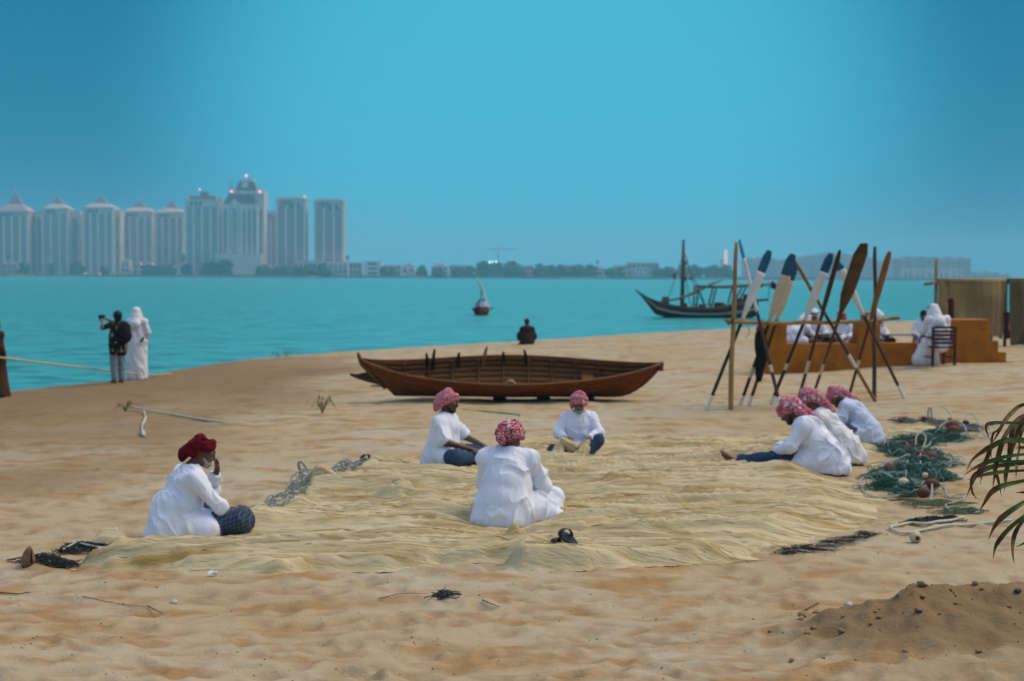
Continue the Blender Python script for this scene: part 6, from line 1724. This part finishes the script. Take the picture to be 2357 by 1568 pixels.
MB().tube(catmull(up, 4), np.interp(np.linspace(0, 1, 21), [0, .2, .9, 1], [.045, .042, .034, .026]), 8).build('post', WD, rk, True, True)
up = [pB - (0, 0, .2)] + [at(*rc(X, Y), DBr + .09) for X, Y in ((1466, 1100), (1462, 800), (1475, 560), (1468, 300), (1470, 170))]
MB().tube(catmull(up, 4), np.interp(np.linspace(0, 1, 21), [0, .2, .9, 1], [.042, .040, .034, .026]), 8).build('post', WDK, rk, True, True)
MB().tube(catmull(bar3, 4), .036, 8).build('crossbar', WD, rk, True, True)
for i, u in enumerate((bar_uv[1][0], bar_uv[7][0] + 17)):
    D_b = barD(u); c_ = at(u, np.interp(u, [q[0] for q in bar_uv], [q[1] for q in bar_uv]), D_b + .04)
    MB().tube([c_ + (.05 * math.cos(a), .07 * math.sin(a), .03 * math.sin(2.3 * a) + .02 * math.cos(a)) for a in np.linspace(0, 18, 50)], .010, 5).build('lashing', DARKWOOD, rk, True, True)
c_ = at(bar_uv[1][0] + 30, bar_uv[1][1], barD(bar_uv[1][0]))
MB().tube(catmull([c_, c_ + (.06, -.05, -.08), c_ + (.09, -.05, -.2), c_ + (.02, -.05, -.27)], 5), .006, 5).build('loose_string', GOLDW, rk, True, True)
def oar(label, foot, cross, top_, segs, bw, bt, blade_from, lean=0.0, shaft=.030):
    """segs: list of (Y along the picture height where the paint changes, material) from the foot up; blade: half width bw, half thickness bt"""
    uf = rc(*foot); pf = gp(*uf)
    uc = rc(*cross); pc_ = at(uc[0], uc[1], barD(uc[0]) + lean)
    d = pc_ - pf; ut = rc(*top_)
    # extend the foot-crossbar line up to the height of the pictured tip
    s_ = np.linspace(.5, 3.5, 1500); Pts = pf + s_[:, None] * d - np.array((0, 0, CZ)); cam_ = Pts @ np.array(CAMR)
    vv = 784 + F * cam_[:, 1] / cam_[:, 2]
    k = s_[np.argmin(np.abs(vv - ut[1]))]
    tip = pf + d * k; ln = float(np.linalg.norm(tip - pf)); ax = (tip - pf) / ln
    t = thing('oar', label, 'oar', pf, 0, 'oars leaning on the rack')
    lat = np.cross(ax, (0, 1, 0)); lat /= np.linalg.norm(lat); nor = np.cross(lat, ax)
    fr = lambda Y: float(np.clip((foot[1] - Y) / (foot[1] - top_[1]), 0, 1))
    cuts = [0.0] + [fr(y) for y, m_ in segs[1:]] + [1.0]
    fb = fr(blade_from)
    def ring(f):
        if f < fb: w_, h_ = shaft, shaft
        else:
            g_ = (f - fb) / (1 - fb); e = float(sstep(0, .42, g_)); w_ = shaft + (bw - shaft) * e; h_ = shaft + (bt - shaft) * e
            if g_ > .9: w_ *= 1 - 4.5 * (g_ - .9)
        c0 = (pf - np.array(pf)) + ax * ln * f
        return [tuple(c0 + lat * w_ * math.cos(a) + nor * h_ * math.sin(a)) for a in np.arange(8) * math.pi / 4]
    for i, (y, m_) in enumerate(segs):
        a, b_ = cuts[i], cuts[i + 1]
        fs_ = np.linspace(a, b_, 14)
        mid = (a + b_) / 2
        nm = 'blade' if mid > fb + .05 and i == len(segs) - 1 or mid > fb + .1 else ('grip' if i == 0 else ('painted_band' if m_ in (WHITEP, CREAMP) else 'shaft'))
        if m_ in (BLUEP, TEALP): nm = 'blade_tip'
        MB().loft([ring(f) for f in fs_]).build(nm, m_, t, True)
    return t
oar('black and white oar with teal blade tip, foot farthest left of the rack', (150, 1452), (425, 757), (648, 200), [(0, WHITEP), (1340, BLACKP), (750, WHITEP), (370, BLUEP)], .075, .014, 760)
oar('oar crossing it the other way, thin white blade edge on with bright teal tip', (738, 1457), (567, 768), (420, 122), [(0, WHITEP), (1350, BROWNP), (1160, CREAMP), (1105, BROWNP), (690, WHITEP), (270, TEALP)], .030, .085, 700, -.05)
oar('broad cream bladed oar with navy tip, left of the overlapping two', (415, 1412), (640, 768), (796, 230), [(0, WHITEP), (1335, BLACKP), (1190, CREAMP), (1105, BLACKP), (750, CREAMP), (390, BLUEP)], .088, .014, 780)
oar('broad cream bladed oar with navy tip, right of the overlapping two', (482, 1418), (692, 772), (880, 300), [(0, WHITEP), (1340, BROWNP), (745, CREAMP), (430, BLUEP)], .078, .014, 780, .06)
oar('white bladed oar with navy tip in the middle of the rack', (655, 1410), (912, 765), (1142, 225), [(0, WHITEP), (1345, BLACKP), (1140, CREAMP), (1090, BLACKP), (750, WHITEP), (370, BLUEP)], .080, .014, 770)
oar('brown oar with a cream band, slim pointed blade, left of the wide brown blade', (868, 1372), (1038, 766), (1182, 198), [(0, BROWNP), (1150, CREAMP), (1045, BROWNP)], .045, .016, 740, .03)
oar('oar with the widest bare brown blade', (990, 1325), (1178, 764), (1345, 148), [(0, BROWNP), (1150, CREAMP), (1055, BROWNP)], .120, .016, 690)
oar('honey brown oar leaning beside the dark post at the right', (1270, 1325), (1432, 755), (1592, 210), [(0, BROWNP), (1112, CREAMP), (1030, BROWNP), (745, GOLDW)], .060, .018, 740, .05)
oar('brown oar with white blade and white foot, foot farthest right of the rack', (1702, 1362), (1405, 756), (1172, 292), [(0, WHITEP), (1258, BROWNP), (705, WHITEP), (350, BLUEP)], .070, .016, 700, -.06)
oar('long honey brown oar with white band slanting to the left', (1475, 1385), (1118, 765), (842, 258), [(0, GOLDW), (1112, WHITEP), (1010, BROWNP), (700, GOLDW)], .032, .05, 700, -.10)
p = at(*rc(565, 800), barD(rc(565, 800)[0]) + .25)
bg_ = thing('black_bag', 'black bag with a small red patch hanging behind the oars', 'bag', (p[0], p[1], p[2]))
S = SDF((-.25, -.2, -1.05), (.25, .2, .15), .014); S.path([(.01, 0, .02), (.02, 0, -.18), (.05, 0, -.45), (.01, 0, -.75), (.0, 0, -.92)], [.03, .08, .09, .06, .025], .03)
V, Q = S.mesh(); V = folds(V, Q, .012, 3); mesh_obj('bag_body', V, Q, DARKCLOTH, bg_)
MB().blob((-.02, -.06, -.02), (.05, .03, .045), 2, .3).build('red_patch', M('red_cloth', (0.35, 0.02, 0.03)), bg_, True)
MB().tube([(0, 0, .0), (.01, -.1, .10), (.02, -.25, .13)], .008, 5).build('bag_strap', DARKCLOTH, bg_)

# ================================================================== the orange bench (majlis)
ORANGE = M('orange_board', (0.47, 0.155, 0.004), (0.31, 0.095, 0.003), 2.2, .6, .1, 20)
b0, b1 = gp(1763, 861), gp(2282, 836)
e1 = np.array((b1[0] - b0[0], b1[1] - b0[1])); LB = float(np.linalg.norm(e1)); e1 /= LB
by = math.atan2(e1[1], e1[0])
mj = thing('bench', 'long orange board bench with square end blocks and steps at the right', 'bench', (b0[0], b0[1], b0[2] - .05), by)
def sof(u, v=800):
    """distance along the bench front for a picture column"""
    d = ray(u, v); A_m = np.array([[e1[0], -d[0]], [e1[1], -d[1]]]); q = np.linalg.solve(A_m, -np.array((b0[0], b0[1]))); return float(q[0])
def hof(u, v):
    s_ = sof(u); D = b0[1] + e1[1] * s_; return float(at(u, v, D)[2] - (b0[2] - .05))
S0, S1, S2, S3, S4 = sof(1763), sof(1811), sof(1976), sof(2026), sof(2085)
S5, S6 = sof(2190), sof(2279)
hw, hb1 = hof(1890, 791), hof(1785, 747)
def blk(nm, s0, s1, y0, y1, z0, z1, mat=ORANGE):
    b = MB().box(((s0 + s1) / 2, (y0 + y1) / 2, (z0 + z1) / 2), (s1 - s0, y1 - y0, z1 - z0)); o = b.build(nm, mat, mj)
    md = o.modifiers.new('soft_edge', 'BEVEL'); md.width = .012; md.segments = 2; return o
blk('end_block', S0, S1, 0, .55, -.1, hb1)
blk('front_panel', S1, S2, .02, .16, -.1, hw)
blk('middle_block', S2, S3, 0, .5, -.1, hof(2000, 744))
blk('front_panel', S3, S5, .02, .16, -.1, hof(2050, 789))
blk('right_block', S5, S6, .0, .9, -.1, hof(2235, 736))
blk('base', S1 + .1, S5, .17, 2.6, -.1, hw - .18)
blk('back_block', sof(2070) - .1, sof(2088) + .12, 2.1, 2.6, hw - .18, hof(2078, 740) + .15)
blk('seat_back', S1 + .3, sof(1990), 2.35, 2.6, hw - .18, hw + .1)
hs_ = hof(2235, 785)
blk('step', S6, S6 + .22, .05, .9, -.1, hs_)
blk('step', S6 + .22, S6 + .42, .05, .9, -.1, hs_ * .68)
blk('step', S6 + .42, S6 + .62, .05, .9, -.1, hs_ * .40)
blk('hand_stain', sof(2258), sof(2268), -.012, -.002, hof(2262, 760), hof(2262, 754), M('red_mark', (0.5, 0.05, 0.02)))
def mw(s_, y, z): return np.array((b0[0] + e1[0] * s_ - e1[1] * y, b0[1] + e1[1] * s_ + e1[0] * y, b0[2] - .05 + z))
# carpets, table
def slab(name, label, cat, s0, s1, y0, y1, z, th, mat, legs=0, edge=None):
    c_ = mw((s0 + s1) / 2, (y0 + y1) / 2, z); t = thing(name, label, cat, c_, by)
    MB().box((0, 0, th / 2), (s1 - s0, y1 - y0, th)).build('top' if legs else 'pile', mat, t)
    if edge: MB().box((0, -(y1 - y0) / 2 - .006, th / 2 - .02), (s1 - s0, .010, th + .05)).build('fringe', edge, t)
    if legs:
        for sx_ in (-1, 1):
            for sy_ in (-1, 1): MB().box((sx_ * ((s1 - s0) / 2 - .06), sy_ * ((y1 - y0) / 2 - .06), -legs / 2), (.05, .05, legs)).build('leg', DARKWOOD, t)
    return t
GREYTOP = M('grey_table_top', (0.36, 0.34, 0.31), (0.28, 0.26, 0.23), 4, .6)
CARPET = M('purple_carpet', (0.13, 0.05, 0.09), (0.20, 0.10, 0.12), 18, .95)
slab('carpet', 'purple patterned carpet over the bench seat between the two tall blocks', 'carpet', S1 + .05, S2 - .05, .18, 1.0, hw - .165, .02, CARPET)
slab('carpet', 'dark blue and purple carpet on the bench behind the chair', 'carpet', S3 + .05, S5 - .05, .18, 1.0, hw - .165, .02, M('blue_carpet', (0.04, 0.04, 0.10), (0.16, 0.07, 0.10), 18, .95))
TL = slab('low_table', 'low grey table in front of the white robed men, left of the middle block', 'table', S1 + .15, S2 - .1, .95, 1.55, hw + .16, .035, GREYTOP, .3)
slab('low_table', 'low grey table reaching towards the chair', 'table', S3 + .3, S5 - .1, .55, 1.15, hw + .16, .035, GREYTOP, .3)
slab('low_table', 'dark slatted table to the right of the chair', 'table', sof(2160), S5 - .02, .3, 1.3, hw + .10, .05, DARKWOOD, .3)
for i, (u, y, w_) in enumerate(((1855, .85, .25), (1905, .80, .3), (1945, .8, .25))):
    c_ = mw(sof(u), y - .35, hw - .14); S = SDF((-.3, -.2, -.05), (.3, .2, .25), .016); S.ell((0, 0, .06), (w_, .13, .09), None, 0); S.cone((-w_ * .6, 0, .05), (w_ * .6, 0, .05), .07, .07, .04); V, Q = S.mesh()
    o = mesh_obj('cushion', V, Q, [CARPET, M('dark_cushion', (0.04, 0.035, 0.03), (0.10, 0.08, 0.06), 12, .9), M('tan_cushion', (0.22, 0.16, 0.10), (0.14, 0.09, 0.06), 12, .9)][i]); o.location = c_; o.rotation_euler = (0, 0, by)
    tag(o, ['purple cushion below the man bending aside', 'dark cushion in the middle of the bench seat', 'tan patterned cushion next to the middle block'][i], 'cushion', 'cushions on the bench seat')
# ---- the men at the bench
MJ = 'white robed men at the orange bench'
wc = clothmat('robe_white', (0.80, 0.79, 0.84))
WHEAD = clothmat('white_headcloth', (0.80, 0.80, 0.85))
def robed(label, u, y, face, pose=BENCH, over=None, scale=1.0, head='white', zs=None, sk='mid', agal=True, zadd=0.0):
    o = dict(over or {})
    q = Person(label, mw(sof(u), y, (hw - .15 if zs is None else zs) + zadd), face, pose, o, scale=scale, res=.013, group=MJ, skin=sk)
    q.body()
    lo = -.36 if pose is BENCH else None
    ex = [((0, .02, .10), (0, .30, .10), .15, .14), ((0, .42, .08), (0, .46, -.28), .17, .20)] if pose is BENCH else [((0, .04, .12), (0, .30, .12), .19, .17), ((0, 0, .12), (0, 0, .03), .2, .22)]
    if pose is BENCH: ex += [((-.13, .2, .08), (-.15, .44, .08), .10, .085), ((.13, .2, .08), (.15, .44, .08), .10, .085)]
    q.shirt(wc, int(u) % 50, (1.9, 1.9), None, ex, amp=.012, name='robe', res=.016)
    if head == 'white': q.ghutra(WHEAD, int(u) % 40, agal)
    elif head == 'check': q.ghutra(CHECK_PINK, int(u) % 40, agal)
    elif head == 'hair': q.hair()
    if sk == 'mid': q.beard(HAIRM, 0)
    return q
robed('white robed man bending sideways at the bench, face hidden behind the oars', 1850, 1.0, (.8, .55), SIT, dict(chest=(0, .22, .42), neck=(0, .32, .52), head=(0, .42, .60), hp=.7, shL=(-.18, .24, .45), shR=(.18, .24, .45), elL=(-.26, .40, .28), elR=(.26, .40, .28), wrL=(-.12, .58, .2), wrR=(.12, .58, .2)), 1.08)
robed('white robed man at the bench facing the beach, between the brown oars', 1920, 1.75, (-.1, -1), SIT, None, 1.05)
robed('man in red checked headcloth with dark top, behind the middle block', 1992, 1.9, (-.15, -1), SIT, None, 1.0, 'check')
robed('white robed man looking down at his hands, right of the middle block', 2044, 1.2, (.35, -.9), SIT, dict(hp=.75, hy=-.5, chest=(0, .14, .46), neck=(0, .2, .58), head=(0, .28, .68)), 1.05)
robed('white robed man with black headband seen from behind, right of the middle block', 2067, 2.0, (.8, .6), SIT, dict(hp=.3), 1.05)
# the chair and the man on it
cu = sof(2137); CH = mw(cu, -.62, 0); CH[2] = Z(CH[0], CH[1])
cyaw = by + .12
ch = thing('armchair', 'dark wooden slatted armchair standing on the sand at the bench', 'chair', CH, cyaw)
CW = M('reddish_dark_wood', (0.070, 0.022, 0.022), (0.045, 0.014, 0.014), 6, .6)
for sx_ in (-1, 1):
    MB().box((sx_ * .27, -.26, .45), (.05, .05, .90)).build('leg', CW, ch); MB().box((sx_ * .27, .26, .32), (.05, .05, .64)).build('leg', CW, ch)
    MB().box((sx_ * .27, .02, .655), (.07, .60, .03)).build('armrest', CW, ch)
    MB().box((sx_ * .27, 0, .20), (.03, .47, .03)).build('stretcher', CW, ch)
for i in range(5): MB().box((0, -.27, .53 + i * .088), (.49, .022, .055)).build('back_slat', CW, ch)
MB().box((0, 0, .43), (.49, .54, .04)).build('seat', CW, ch)
cf = (-math.sin(cyaw), math.cos(cyaw))
q = Person('white robed man sitting on the slatted armchair, seen from behind', CH + np.array((0, 0, .46)), cf, BENCH, dict(hp=.35, hy=.1, chest=(0, .10, .46), neck=(-.02, .14, .58), head=(-.03, .20, .70), elL=(-.26, .2, .28)), scale=1.12, res=.013, group=MJ, skin='mid')
q.body(); q.shirt(wc, 77, (1.9, 1.9), None, [((0, .02, .10), (0, .30, .10), .15, .14), ((0, .44, .08), (0, .48, -.34), .18, .24), ((0, -.05, .2), (0, -.08, .06), .15, .19), ((-.16, .1, .1), (-.22, .3, -.30), .10, .16)], amp=.014, name='robe', res=.016)
q.ghutra(WHEAD, 12, True, spread=.17)
robed('dark haired man half hidden behind the man on the armchair', 2152, .85, (.1, -1), BENCH, None, 1.0, 'hair', zs=hw - .1)
sandal_pair('dark sandals left on top of the orange steps', 2286, 788, .4, LEATHER, s=1.6)
for o_ in [o for o in COL.objects if o.get('label') == 'dark sandals left on top of the orange steps']:
    c_ = mw(S6 + .11, .4, hs_ + .003); o_.location = c_
    del o_['group']

# ---- nets hung up to dry at the right
n0, n1 = gp(2160, 790), gp(2345, 792)
D_n = 40.5
tp = at(2156, 648, D_n); tq = at(2400, 648, D_n + 1.0)
dr = thing('drying_rack', 'pole frame with hung nets at the right end of the beach', 'rack', (tp[0], tp[1], Z(tp[0], tp[1])))
MB().tube([at(2128, 655, D_n - .1), tp + (0, 0, -.03), tq + (0, 0, -.03), tq + (2, .3, -.05)], .045, 7).build('rail', WD, dr, True, True)
pt_ = at(2156, 597, D_n + .08)
MB().tube([(tp[0] - .02, D_n + .08, Z(tp[0], D_n) - .2), (tp[0], D_n + .08, (tp[2] + Z(tp[0], D_n)) / 2), pt_], .05, 7).build('post', M('weathered_post', (0.30, 0.22, 0.15), (0.22, 0.16, 0.1), 5, .8), dr, True, True)
px_ = at(2318, 648, D_n + .6); MB().tube([(px_[0], px_[1] + .1, Z(px_[0], px_[1]) - .2), (px_[0], px_[1] + .1, px_[2] + .05)], .05, 7).build('post', WDK, dr, True, True)
px_ = tq + (1.9, .4, 0); MB().tube([(px_[0], px_[1], Z(px_[0], px_[1]) - .2), (px_[0], px_[1], px_[2] + .05)], .05, 7).build('post', WDK, dr, True, True)
def curtain(label, u0, u1, vb, mat, seed, Da, Db):
    a, b_ = at(u0, 648, Da), at(u1, 648, Db); wd = float(np.linalg.norm((b_ - a)[:2])); nxx, nzz = int(wd / .022), 44
    hgt = a[2] - float(at(u0, vb, Da)[2])
    U, Wv = np.meshgrid(np.linspace(0, 1, nxx), np.linspace(0, 1, nzz), indexing='ij')
    d = (b_ - a)[:2] / wd; nrm = np.array((d[1], -d[0]))
    s_ = U * wd; sw = s_ + .12 * Wv * vnoise(s_ * 1.7, Wv * 1.5, 0, seed)
    off = .30 * (vnoise(sw * 2.2, Wv * .6, 0, seed + 1)) * (.35 + .9 * Wv) + .10 * vnoise(sw * 5.5, Wv * .7, 0, seed + 2) * (.4 + Wv) + .012 * vnoise(sw * 20, Wv * 2, 0, seed + 3)
    off += .05
    X = a[0] + d[0] * s_ + nrm[0] * off; Y = a[1] + d[1] * s_ + nrm[1] * off
    Zv = a[2] + .03 - Wv * (hgt + .06 * vnoise(s_ * 2.2, 0 * s_, 0, seed + 4)) + 0 * s_
    id_ = np.arange(nxx * nzz).reshape(nxx, nzz); qq = np.stack([id_[:-1, :-1], id_[:-1, 1:], id_[1:, 1:], id_[1:, :-1]], -1).reshape(-1, 4)
    t = thing('hung_net', label, 'fishing net', (a[0], a[1], a[2]), 0, 'nets hung up to dry')
    o = mesh_obj('net_curtain', np.stack([X.ravel(), Y.ravel(), Zv.ravel()], 1), qq, mat, t, True, True)
    md = o.modifiers.new('thickness', 'SOLIDIFY'); md.thickness = .02
    MB().tube([a + (0, 0, .02), b_ + (0, 0, .02)], .07, 8).build('top_fold', mat, t, True, True)
    return t
curtain('brown net curtain hung in long folds, nearer the post', 2158, 2314, 782, M('brown_hung_net', (0.36, 0.25, 0.115), (0.24, 0.165, 0.075), 1.2, .95), 3, D_n, D_n + .55)
curtain('darker net curtain hung lower at the edge of the photo', 2319, 2420, 797, M('olive_hung_net', (0.14, 0.11, 0.055), (0.10, 0.08, 0.042), 1.2, .95), 8, D_n + .55, D_n + .9)
MAROON = clothmat('maroon_cloth', (0.075, 0.014, 0.016), (0.05, 0.01, 0.012))
for lb, u, v0, v1, w_ in (('maroon cloth strip hanging in front of the brown net', 2188, 690, 765, .16), ('maroon strip hanging between the two hung nets', 2316, 720, 775, .10)):
    a = at(u, v0, D_n - .35); hh = a[2] - float(at(u, v1, D_n - .35)[2])
    S = SDF((-.2, -.1, -hh - .1), (.2, .1, .1), .02); S.cone((0, 0, -.03), (.05, 0, -hh), .05, w_ * .6, .02); V, Q = S.mesh(); V = folds(V, Q, .015, 4)
    o = mesh_obj('maroon_cloth', V, Q, MAROON); o.location = a; tag(o, lb, 'cloth', 'maroon cloths by the hung nets')
    a2 = MB().tube([a + (0, 0, -.02), (a[0], D_n, tp[2] - .0)], .008, 4); a2.build('tie', MAROON, o, False, False)
    Vt = np.array(a2.V) - np.array(a); o.children[0].data.vertices.foreach_set('co', Vt.astype(np.float32).ravel())

# ================================================================== people by the water
p = gp(316, 874)
q = Person('man in long white robe and white headcloth standing at the waterline, seen from behind', p, (.15, 1), STAND, dict(hp=.2, hr=.08, elR=(.27, .03, 1.14), wrR=(.18, .16, .98), hdR=(-.7, .6, .2)), scale=1.02, res=.013, skin='mid')
q.body(); q.shirt(wc, 61, (1.95, 1.9), .035, [((0, 0, .95), (.0, 0, .06), .20, .235), ((0, 0, 1.2), (0, 0, .5), .175, .20)], amp=.012, name='robe', res=.016); q.ghutra(WHEAD, 19, True, spread=.15)
w_ = q.world(q.J['wrR'] + np.array((-.03, .05, .02))); w0_ = q.world((.22, -.20, 1.0))
o = MB().box((0, 0, 0), (.05, .03, .14), 0).build('phone', DARKCLOTH); o.location = w0_; o.rotation_euler = (0, .5, 0); tag(o, 'small black phone at the back of the long white robe', 'phone')
p = gp(272, 883)
q = Person('person in black patterned top and grey jeans raising a camera over the water', p, (-.72, .7), STAND,
           dict(elL=(-.24, .26, 1.34), wrL=(-.12, .52, 1.50), hdL=(.1, .8, .4), hnL=(.6, 0, -.8), elR=(.20, .27, 1.40), wrR=(-.0, .54, 1.53), hdR=(-.2, .8, .4), hnR=(-.6, 0, -.8), hp=-.05, curl=1.1), scale=.965, res=.012, skin='mid')
q.body(); q.legs(GREYDENIM, (.97, .97), res=.015)
q.shirt(M('black_print_top', (0.012, 0.010, 0.010), (0.42, 0.30, 0.26), 16, .8, stretch=(1, 1, .35), lo=.56, hi=.62), 9, (1.2, 1.2), None, [((0, 0, .98), (0, 0, .86), .16, .17)], amp=.006, name='top', res=.015); q.hair(vol=1.12, low=-.08)
cw = q.world(np.array((-.06, .63, 1.58)) * .965)
cm = thing('camera', 'black camera held up at arm length by the person in grey jeans', 'camera', cw, q.t.rotation_euler[2])
MB().box((0, 0, 0), (.14, .06, .09)).build('camera_body', DARKCLOTH, cm); MB().lathe([(.036, .03), (.038, .09), (.034, .11)], (0, 0, 0), 12, np.array([[1, 0, 0], [0, 0, 1], [0, 1, 0]], float)).build('lens', DARKCLOTH, cm)
bp_ = thing('backpack', 'bulky black backpack worn by the person in grey jeans', 'backpack', q.world((.04, -.22, 1.18)), q.t.rotation_euler[2])
S = SDF((-.3, -.3, -.4), (.3, .3, .4), .014); S.ell((0, 0, 0), (.165, .135, .26), None, 0); S.ell((0, -.07, -.09), (.13, .10, .13), None, .05); V, Q = S.mesh(); mesh_obj('pack', folds(V, Q, .008, 6), Q, DARKCLOTH, bp_)
for sg in (-1, 1): MB().tube([(sg * .10, .08, .20), (sg * .11, .20, .26), (sg * .11, .33, .20), (sg * .12, .33, .02), (sg * .12, .12, -.14)], .016, 6).build('strap', DARKCLOTH, bp_, True)
MB().blob((.09, -.14, -.02), (.03, .015, .05), 0, .1).build('red_tag', M('red_tag', (0.25, 0.02, 0.01)), bp_, True)
p = gp(1214, 793)
q = Person('person in dark brown top sitting alone at the waterline, seen from behind', p, (-.1, 1), SIT, dict(hp=.5, knL=(-.22, .38, .2), knR=(.22, .38, .2), elL=(-.24, .2, .3), elR=(.24, .2, .3)), scale=1.04, res=.016, skin='dark')
q.body(); q.legs(DARKCLOTH, res=.02); q.shirt(BROWNCLOTH, 6, (1.9, 1.9), .0, [((0, -.01, .14), (0, -.02, .05), .19, .215), ((-.2, .15, .28), (.2, .15, .28), .13, .13)], res=.02); q.hair()
p = gp(-9, 914)
q = Person('person in a long brown robe, cut off by the left edge of the photo', p, (.6, .8), STAND, dict(), scale=.93, res=.016, skin='dark')
q.body(); q.shirt(M('russet_robe', (0.085, 0.030, 0.014), (0.055, 0.018, 0.010), 4, .85), 6, (1.9, 1.9), .02, [((0, 0, .95), (.10, 0, .05), .17, .25)], name='robe', res=.02); q.hair()

# ================================================================== palm leaning in at the right edge
GRN = M('palm_green', (0.042, 0.085, 0.012), (0.075, 0.125, 0.02), 8, .5, .3, 60, (1, 1, 1))
DRYL = M('palm_dry', (0.17, 0.095, 0.030), (0.075, 0.038, 0.013), 14, .7, .3, 60)
DP = 6.9
pu, pv_ = cvt(1830, 900)
bx = at(2480, 1100, DP); zb_ = Z(bx[0], bx[1])
pm = thing('palm', 'young palm with green and dried brown leaflets reaching in at the right edge', 'palm tree', (bx[0], bx[1], zb_))
MB().tube([(0, 0, -.1), (.03, 0, .25), (.02, 0, .5)], [.15, .14, .10], 10).build('trunk', BARK, pm, True)
def frond(P, lv): 
    MB().tube(catmull(P, 6), np.linspace(.020, .006, len(catmull(P, 6))), 6).build('rachis', GRN, pm, True, True)
F1 = [bx + (0, 0, .45 + zb_ - bx[2]), at(2450, 1180, DP), at(2420, 1010, DP - .1), at(2400, 920, DP - .1), at(2392, 850, DP - .1)]
F2 = [bx + (0, 0, .45 + zb_ - bx[2]), at(2455, 1250, DP + .15), at(2420, 1190, DP + .15), at(2395, 1140, DP + .15), at(2375, 1090, DP + .15)]
frond(F1, 0); frond(F2, 0)
LEAFS = [([(1780, 140), (1660, 158), (1590, 200), (1500, 300), (1435, 420), (1385, 500)], .0, 26, -.15), ([(1800, 330), (1600, 320), (1450, 316), (1385, 322), (1338, 338), (1335, 390), (1378, 490)], .62, 24, -.05),
 ([(1800, 475), (1600, 462), (1480, 480), (1390, 525), (1300, 575), (1205, 655), (1155, 755)], .52, 30, .0), ([(1800, 500), (1560, 486), (1440, 505), (1375, 545), (1345, 640), (1300, 770), (1280, 865)], .5, 24, .04),
 ([(1800, 590), (1560, 612), (1420, 645), (1300, 690), (1210, 735), (1135, 785)], .55, 28, -.08), ([(1800, 650), (1560, 665), (1420, 660), (1330, 680), (1250, 780), (1195, 890), (1155, 985)], .5, 26, .05),
 ([(1800, 660), (1600, 690), (1450, 700), (1360, 720), (1240, 780), (1200, 850), (1205, 910), (1240, 1000)], .45, 30, .08), ([(1800, 742), (1560, 750), (1400, 768), (1290, 790), (1165, 828)], .6, 24, -.03),
 ([(1800, 810), (1600, 852), (1470, 885), (1380, 940), (1320, 1030), (1270, 1112)], .48, 32, .0), ([(1800, 960), (1640, 1050), (1520, 1130), (1450, 1190), (1395, 1270), (1352, 1368)], .48, 34, .02),
 ([(1800, 1070), (1640, 1180), (1520, 1285), (1440, 1385), (1410, 1450), (1395, 1540)], .52, 30, .05), ([(1800, 1080), (1680, 1180), (1610, 1270), (1575, 1370), (1570, 1480), (1585, 1585)], .3, 26, .1),
 ([(1800, 930), (1700, 940), (1592, 942)], .8, 18, .0), ([(1800, 1350), (1690, 1390), (1590, 1435)], 1.0, 16, .1),
 ([(1760, 200), (1600, 300), (1500, 440), (1440, 620), (1410, 780), (1392, 895)], .0, 30, .12), ([(1770, 230), (1620, 280), (1560, 420), (1540, 620), (1515, 800), (1492, 945)], .0, 28, .16),
 ([(1790, 250), (1660, 320), (1580, 500), (1545, 650), (1525, 780)], .0, 26, .2), ([(1420, 660), (1405, 720), (1440, 830), (1470, 975)], .0, 22, .1), ([(1530, 600), (1520, 700), (1500, 790), (1498, 885)], .0, 20, .14),
 ([(1790, 210), (1690, 250), (1600, 380), (1572, 530), (1560, 640)], .0, 30, .22), ([(1640, 520), (1615, 620), (1605, 720), (1600, 810)], .0, 18, .18), ([(1800, 270), (1700, 300), (1640, 430), (1625, 560)], .0, 24, .24),
 ([(1210, 830), (1200, 900), (1215, 960), (1270, 1010)], .0, 10, .05), ([(1360, 520), (1345, 600), (1300, 720), (1282, 860)], .0, 18, .1), ([(1500, 300), (1440, 380), (1390, 430), (1375, 600), (1390, 640)], .0, 14, .1),
 ([(1800, 540), (1650, 540), (1600, 545)], .9, 16, -.1)]
for k, (P, gfrac, wpx, dd) in enumerate(LEAFS):
    Q3 = [at(*cvt(x, y), DP + dd + .10 * math.sin(i * 1.3 + k)) for i, (x, y) in enumerate(P)]
    C3 = catmull(Q3, 6); n = len(C3); w0_ = wpx * .2569 * DP / F * .72
    T = np.gradient(C3, axis=0); T /= np.linalg.norm(T, axis=1, keepdims=True)
    view = C3 - np.array((0, 0, CZ)); view /= np.linalg.norm(view, axis=1, keepdims=True)
    sd_ = np.cross(T, view); sd_ /= np.linalg.norm(sd_, axis=1, keepdims=True)
    tw = .9 * np.sin(np.linspace(0, 2.2, n) + k)
    V = []; fm = []; Fc = []
    for i in range(n):
        f = i / (n - 1); w_ = w0_ * (.55 + .6 * math.sin(min(1, f * 1.5) * math.pi * .5)) * (1 - max(0, f - .55) / .45 * .92)
        s3 = sd_[i] * math.cos(tw[i] * .5) + view[i] * math.sin(tw[i] * .5); nn = np.cross(s3, T[i])
        V += [C3[i] - s3 * w_, C3[i] + nn * w_ * .45, C3[i] + s3 * w_, C3[i] + nn * (w_ * .45 - .0025)]
        if i:
            a, b_ = (i - 1) * 4, i * 4
            Fc += [(a, b_, b_ + 1, a + 1), (a + 1, b_ + 1, b_ + 2, a + 2), (a + 2, b_ + 2, b_ + 3, a + 3), (a + 3, b_ + 3, b_, a)]
            fm += [0 if f < gfrac else 1] * 4
    mesh_obj('leaflet', V, Fc, None, pm, False, True, mats=[GRN, DRYL], mi=fm)
